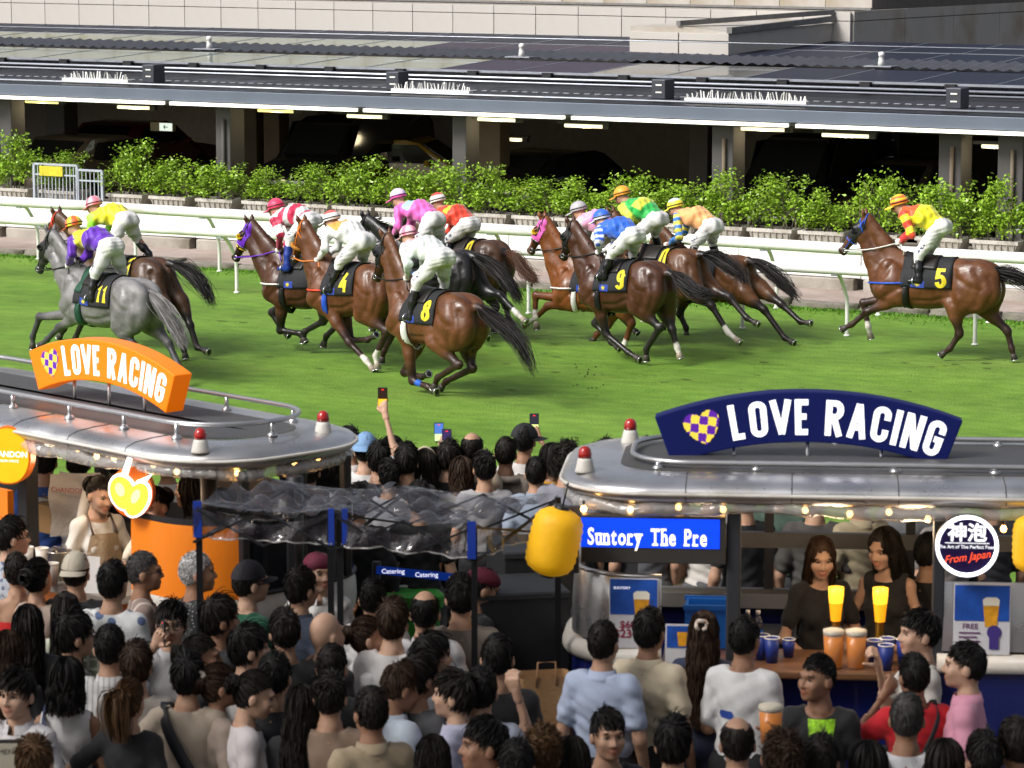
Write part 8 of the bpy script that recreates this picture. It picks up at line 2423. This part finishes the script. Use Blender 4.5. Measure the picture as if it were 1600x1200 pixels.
# -- behind the trailers
yb_ = 22.6
for px, col, sh, lab, kk, fem in ((70, (.035, .09, .34), 'tee', 'person in a royal blue tee behind the orange trailer hatch', 1.04, False), (122, (.45, .43, .42), 'loose', 'person in pale grey behind the orange trailer, right of the blue tee', 1.03, False), (262, WH, 'shirt', 'person in a white shirt behind the lemon sign', 1.03, False), (182, (.06, .05, .045), 'tee', 'person in dark brown behind the apron woman', 1.04, False), (338, (.035, .03, .03), 'loose', 'person in black behind the near corner of the orange trailer', 1.04, False), (400, (.10, .09, .085), 'shirt', 'person in charcoal behind the rounded end of the orange trailer', 1.04, False), (450, (.26, .23, .20), 'tee', 'person in sand brown behind the far corner of the orange trailer', 1.0, False)):
    Pn(px, 690, 0, lab, fem=fem, shirt=sh, col=col, depth=23.2, scale=kk)
for px, col, sh, lab, tr_ in ((1062, (.33, .29, .22), 'tee', 'person in khaki trousers behind the menu screen', 2), (1110, (.55, .51, .47), 'loose', 'person in off-white behind the end of the menu screen', 3), (1163, BLK, 'tee', 'person in black seen through the hatch by the screen', 0), (1216, (.06, .10, .075), 'loose', 'person in a dark green shirt behind the long-haired bartender', 3), (1345, (.28, .23, .14), 'shirt', 'person in olive tan behind the two bartenders', 2), (1420, GRY, 'tee', 'person in grey behind the second bartender', 0), (1275, (.05, .045, .04), 'loose', 'person in dark brown behind the long-haired bartender', 1), (1484, (.16, .14, .13), 'tee', 'person in dull taupe behind the round sign', 0), (1548, (.03, .03, .035), 'loose', 'person in charcoal behind the poster with the medal', 0), (1012, (.09, .09, .10), 'tee', 'person in dark grey behind the left steel cheek', 3)):
    Pn(px, 740, random.Random(px).uniform(-25, 25), lab, shirt=sh, col=col, tro=tr_, depth=21.6 + (px % 7) * .12, scale=1.04)
# -- staff in the orange trailer
Pn(152, 768, 150, 'trailer woman in a white tee and beige apron bending over the counter', fem=True, hair='updo', hc='soft', shirt='tee', col=(.58, .55, .50), pose='serve', skin='fair', pitch=-16, yaw=-12, extra=(('apron',),), z0=TERR + .24, depth=21.3, scale=.97)
Pn(246, 786, 215, 'trailer worker in a cream tee with a leather apron strap behind the lemon sign', fem=True, hair='updo', hc='soft', shirt='tee', col=(.50, .45, .37), pose='reach', skin='fair', pitch=-15, extra=(('apron',),), z0=TERR + .2, depth=20.9, scale=.97)
Pn(300, 765, -75, 'woman with long dark hair facing left beside the lemon sign', fem=True, hair='long', hc='soft', col=BLK, skin='fair', depth=21.0, scale=1.0, z0=TERR + .2)
# -- staff in the navy trailer
Pn(1283, 866, 165, 'bartender woman with long brown hair in a black tee', fem=True, hair='verylong', hc='brown', col=BLK, pose='serve', skin='fair', pitch=-13, yaw=12, depth=19.35, scale=1.0, z0=TERR + .24)
Pn(1387, 852, 205, 'bartender woman in a sleeveless black top looking down at the taps', fem=True, hair='long', col=BLK, shirt='tank', pose='serve', skin='fair', pitch=-14, yaw=18, depth=19.4, scale=1.01, z0=TERR + .24)
Pn(1452, 862, 40, 'bartender man in a black tee turned away beside the round sign', hair='neat', col=BLK, skin='warm', depth=19.6, scale=1.02, z0=TERR + .24)
# -- under and before the canopy
Pn(497, 893, 168, 'waiter in a maroon beret and white shirt under the vinyl canopy', hair='neat', shirt='shirt', col=(.62, .60, .58), skin='fair', depth=19.7, extra=(('beret', (.10, .008, .025)),), yaw=-15)
Pn(746, 915, 70, 'worker in a maroon beret and black clothes by the flight cases', hair='neat', shirt='long', col=BLK, skin='warm', depth=19.3, extra=(('beret', (.10, .008, .025)),), pitch=-20)
Pn(560, 835, 10, 'person in black walking past behind the vinyl canopy', shirt='long', col=BLK, depth=21.9, scale=1.0)
Pn(655, 838, 0, 'person in pale jeans and black behind the queue belt', shirt='tee', col=BLK, depth=22.0, scale=1.0, tro=3)
# -- left block
Pn(18, 838, 62, 'man in glasses and a grey patterned shirt at the orange counter', hair='short', shirt='shirt', col=(.34, .36, .40), pat=('blot', (.10, .12, .18), 26.0), skin='fair', extra=(('glasses',),))
Pn(26, 891, -8, 'woman with her hair up, bare shoulders over a red strapless top', fem=True, hair='neat', shirt='strapless', col=(.52, .015, .015), skin='warm')
Pn(60, 901, 28, 'woman with black hair in a small bun beside the red strapless top', fem=True, hair='updo', shirt='tank', col=(.32, .24, .20), skin='warm')
Pn(119, 893, 8, 'person in a pale backward cap before the ice buckets', hair='neat', shirt='tee', col=BLK, skin='warm', extra=(('backcap', (.42, .38, .30)),))
Pn(103, 955, -6, 'woman with long dark hair in a green plaid shirt', fem=True, hair='verylong', hc='soft', shirt='shirt', col=(.20, .23, .15), pat=('plaid', (.46, .46, .38), 16.0), skin='fair')
Pn(177, 909, 20, 'man with black hair in a white shirt printed with blue leaves', hair='short', shirt='loose', col=(.55, .56, .56), pat=('blot', (.09, .13, .25), 11.0), skin='warm')
Pn(225, 892, 80, 'older man with cropped grey hair and glasses in a brown striped shirt', hair='buzz', hc='salt', shirt='loose', col=(.21, .155, .13), pat=('stripe', (.46, .40, .36), 13.0), skin='tan', extra=(('glasses',),))
Pn(44, 976, 2, 'woman with dark brown hair below the red strapless top', fem=True, hair='long', hc='soft', col=BLK, skin='fair')
Pn(116, 992, 58, 'man with a dark fringe and glasses looking right below the plaid shirt', hair='shaggy', col=BLK, skin='warm', extra=(('glasses',),))
Pn(172, 1010, 0, 'man with a round black haircut in a white pinstripe shirt', hair='neat', shirt='shirt', col=(.54, .53, .52), pat=('stripe', (.30, .30, .32), 34.0), skin='warm')
t = Pn(269, 972, 168, 'man with a fringe and glasses talking on a phone, facing the camera', hair='shaggy', shirt='shirt', col=(.42, .41, .42), pose='ear', skin='fair', extra=(('glasses',),), yaw=8)
wp = wrist_world(t, 'ear', 1); phone(wp + Vector((.02, -.02, -.05)), Vector((1, .3, 0)), 'black phone pressed to the ear of the man with glasses', ('off', (.01, .01, .012), (.01, .01, .012)), grp=None)
Pn(12, 1018, 10, 'woman with long brown hair at the left edge', fem=True, hair='long', hc='brown', col=BLK, skin='warm')
Pn(27, 1083, 205, 'young man with wavy black hair and a white shirt looking back at the left edge', hair='shaggy', shirt='shirt', col=(.56, .54, .55), skin='fair', extra=(('strap', (.08, .03, .03), 1, .015),))
Pn(104, 1061, 5, 'woman with a wavy black bob and a white sleeveless top with navy strap', fem=True, hair='wavy', shirt='tank', col=WH, skin='tan', extra=(('strap', (.015, .02, .07), -1, .025),))
Pn(213, 1038, 4, 'person with round soft brown hair left of the phone caller', hair='shaggy', hc='brown', shirt='tee', col=(.30, .27, .24), skin='fair')
Pn(203, 1093, 18, 'woman with a blond-tipped ponytail and a black top, hand on hip', fem=True, hair='pony', hc='light', shirt='tee', col=BLK, pose='akimbo', skin='fair')
Pn(293, 1056, 6, 'man with black hair in a sand tee with a wide black bag strap', hair='shaggy', shirt='loose', col=(.36, .30, .235), pose='akimbo2', skin='warm', extra=(('strap', (.012, .014, .018), -1, .065),))
Pn(55, 1190, 10, 'person with light brown hair cut by the bottom left edge', hair='short', hc='light', shirt='tee', col=(.40, .36, .34))
Pn(308, 893, 76, 'man with white cropped hair, sunglasses pushed up and a black dotted shirt', hair='buzz', hc='white', shirt='loose', col=BLK, pat=('dots', (.34, .34, .34), 48.0), skin='tan', extra=(('topshades',),))
Pn(391, 909, 58, 'man in a black cap and bottle green tee', hair='neat', shirt='tee', col=(.012, .085, .045), skin='fair', extra=(('cap', (.014, .012, .018)), ('glasses',)))
Pn(343, 966, 62, 'young man with a black fringe in a black tee, left of the green tee', hair='shaggy', col=BLK, skin='tan')
Pn(471, 918, 40, 'man with short black hair in a navy shirt before the canopy pole', hair='short', shirt='shirt', col=(.02, .028, .05), skin='warm')
Pn(510, 989, 46, 'bald man in a black tee with a brown leather strap', hair='bald', col=BLK, skin='fair', extra=(('strap', (.22, .10, .045), -1, .03),), fine=True)
Pn(314, 1026, 84, 'woman with sleek black hair in profile looking right', fem=True, hair='updo', col=BLK, skin='tan')
Pn(389, 1012, 68, 'person with a black fringe in white under the green tee', hair='shaggy', shirt='tee', col=(.46, .44, .43), skin='fair')
Pn(343, 1070, 66, 'woman with brown hair and a pale hair clip', fem=True, hair='updo', hc='brown', col=(.28, .22, .18), skin='tan', extra=(('scrunchie',),))
Pn(388, 1081, 80, 'woman with dark tied hair in a white tee looking down at her hands', fem=True, hair='updo', hc='soft', shirt='tee', col=(.54, .50, .50), pose='front', skin='fair', pitch=-18)
Pn(519, 1040, 12, 'person with cropped dark hair behind the brown tee', hair='neat', hc='soft', col=BLK, skin='warm')
Pn(516, 1086, 4, 'man with black hair in a plain brown tee', hair='short', shirt='tee', col=(.225, .155, .11), skin='warm')
Pn(473, 1103, 14, 'woman with long dark hair beside the brown tee', fem=True, hair='long', hc='soft', col=BLK, skin='fair')
# -- middle block
Pn(583, 933, 6, 'man with round black hair in a white shirt right of the beret waiter', hair='neat', shirt='shirt', col=WH, skin='warm')
Pn(614, 970, 12, 'person with short brown hair in a white tee', hair='shaggy', hc='brown', shirt='tee', col=(.56, .54, .53), skin='fair')
Pn(575, 994, 74, 'woman with brown hair pinned up in a white tee looking right', fem=True, hair='updo', hc='brown', shirt='tee', col=(.56, .54, .54), skin='fair')
Pn(664, 955, 2, 'man with a thinning crown in a white shirt', hair='crown', hc='black', shirt='shirt', col=(.56, .55, .56), skin='warm')
Pn(720, 931, -3, 'tall man with black hair in a grey brown tee', hair='short', shirt='tee', col=(.165, .138, .118), skin='warm', k=1.06)
Pn(674, 1024, 70, 'man with a dark cap of hair and a grey jacket behind the lavender shirt', hair='shaggy', shirt='long', col=(.10, .10, .11), skin='warm')
Pn(777, 1026, 2, 'broad man with cropped black hair in a black tee', hair='neat', shirt='loose', col=(.010, .010, .012), skin='warm', k=1.05)
Pn(752, 1078, 5, 'person raising a bent arm, pale blue printed sleeve', hair='short', shirt='tee', col=(.38, .42, .52), pose='point', skin='fair', k=1.0)
Pn(617, 1069, 58, 'person with short brown hair bowed over a pale blue shirt', hair='short', hc='brown', shirt='shirt', col=(.40, .45, .52), skin='tan', pitch=-20)
Pn(655, 1056, 40, 'man with thick black hair in a charcoal jacket', hair='shaggy', shirt='long', col=(.055, .055, .06), skin='warm')
Pn(710, 1084, -72, 'young man with a dark fringe in a lavender shirt looking left', hair='shaggy', hc='soft', shirt='shirt', col=(.40, .40, .52), skin='fair')
Pn(579, 1110, -22, 'man with a neat black haircut in a tan shirt with a black collar', hair='neat', shirt='polo', col=(.33, .26, .17), skin='tan')
Pn(757, 1162, -100, 'man with black hair in profile facing left at the bottom', hair='short', shirt='shirt', col=(.52, .50, .48), skin='tan')
Pn(676, 1184, 0, 'woman with smooth black hair at the bottom middle', fem=True, hair='long', col=BLK)
Pn(808, 1195, 10, 'person with black hair cut by the bottom edge left of the trailer', hair='short', col=BLK)
Pn(848, 1178, 16, 'person with light brown hair at the corner of the navy trailer', hair='curly', hc='light', col=(.2, .18, .16))
Pn(430, 1055, 12, 'person with black hair in a black tee between the green tee and the bald man', hair='short', col=(.02, .02, .024))
Pn(445, 985, -10, 'person with black hair in a dark slogan tee', hair='short', col=BLK)
# -- before the navy trailer
Pn(943, 1003, 22, 'man with black hair in a pale blue shirt at the navy bar', hair='neat', shirt='shirt', col=(.36, .42, .56), skin='warm')
Pn(1015, 985, 26, 'man with black hair in a cream polo at the navy bar', hair='short', shirt='polo', col=(.50, .43, .31), skin='tan')
Pn(1100, 985, 12, 'woman with a very long brown ponytail and a cream tie at the bar', fem=True, hair='verylong', hc='brown', shirt='tee', col=NAV, tro=1, skin='fair', extra=(('scrunchie',),))
Pn(1164, 996, 28, 'man with black hair in a white tee with a small blue back print', hair='neat', shirt='loose', col=(.58, .58, .58), pose='front', skin='tan', extra=(('logo', 0, -.06),))
Pn(949, 1146, 172, 'man with short black hair facing the camera at the bottom', hair='short', col=(.02, .02, .03), skin='warm', yaw=-8)
Pn(1052, 1160, 4, 'person with black hair below the cream polo', hair='shaggy', col=BLK, skin='warm')
Pn(1152, 1158, 0, 'man with a bare crown below the white tee', hair='crown', hc='black', shirt='shirt', col=(.38, .38, .39), skin='warm')
t = Pn(1281, 1058, 192, 'man in a black tee with a green print holding a cup of beer', hair='buzz', hc='black', shirt='tee', col=(.012, .012, .014), pose='hold', skin='tan', yaw=42, k=1.0)
wp = wrist_world(t, 'hold', 1)
pitcher(wp + Vector((-.02, -.06, -.10)), 'big clear cup of beer held by the man with the green print', .22, .066)
gp = on_cloth(shirt_mesh(False, 'hold', 'tee'), [[(-.02 + x * (.075 - .05 * (1.41 - z) * 2.2), z) for x in np.linspace(-1, 1, 9)] for z in np.linspace(1.24, 1.40, 9)], 1)
gp.build('chest_print', pm('print_lime', (.30, .62, .02), .7, var=.9, scale=28), t[0])
Pn(1437, 988, -98, 'man in a white tee tipping a cup to his mouth', hair='short', shirt='tee', col=(.52, .50, .46), pose='drink', skin='fair', k=1.03)
Pn(1428, 1054, -12, 'man in a red tee seen from behind, hand to his face', hair='neat', shirt='loose', col=(.52, .012, .02), pose='drinkl', skin='tan', extra=(('strap', (.01, .01, .012), 1, .03),))
Pn(1508, 1038, -78, 'man in a pink polo shirt looking left', hair='neat', shirt='polo', col=(.60, .27, .37), skin='fair', k=1.03)
Pn(1417, 1120, 8, 'grey-haired man in white with dark backpack straps', hair='neat', hc='salt', shirt='tee', col=(.54, .54, .56), skin='tan', extra=(('strap', (.02, .025, .04), 1, .05), ('strap', (.02, .025, .04), -1, .05)))
Pn(1537, 1183, -10, 'person with black hair at the bottom right', hair='short', col=BLK)
Pn(1283, 1187, 15, 'person with black hair below the beer cup', hair='short', hc='soft', col=BLK)
Pn(1224, 1188, 0, 'person with brown hair cut by the bottom edge', hair='curly', hc='brown', col=(.1, .09, .09))
Pn(1356, 1195, 0, 'person with black hair at the bottom below the red tee', fem=True, hair='bob', col=BLK)
Pn(1476, 1192, 5, 'person with dark hair at the bottom between the grey head and the pink polo', fem=True, hair='wavy', hc='soft', shirt='tee', col=(.30, .28, .28))
Pn(1586, 1160, -20, 'person with cropped hair at the bottom right corner', hair='neat', hc='soft', shirt='shirt', col=(.26, .25, .27), skin='tan')
Pn(893, 1186, -12, 'woman with dark hair at the bottom before the pale blue shirt', fem=True, hair='long', hc='soft', shirt='tee', col=(.35, .32, .30))
# menu board at the bottom left
p = at_y(8, 1180, 15.9)
t = thing('menu_board', 'framed paper menu board at the bottom left corner', 'menu board', (p.x, p.y, TERR), .1)
MB().span((-.09, -.012, 0), (.09, .012, p.z - TERR + .08)).build('board', pm('board_frame', (.03, .03, .03), .5), t)
MB().span((-.08, -.016, p.z - TERR - .2), (.078, -.0125, p.z - TERR + .065)).build('paper', pm('board_paper', (.50, .46, .36), .8), t)
put_text('MENU', .04, pm('board_ink', (.03, .03, .03), .7), t, (.02, -.0175, p.z - TERR + .02))
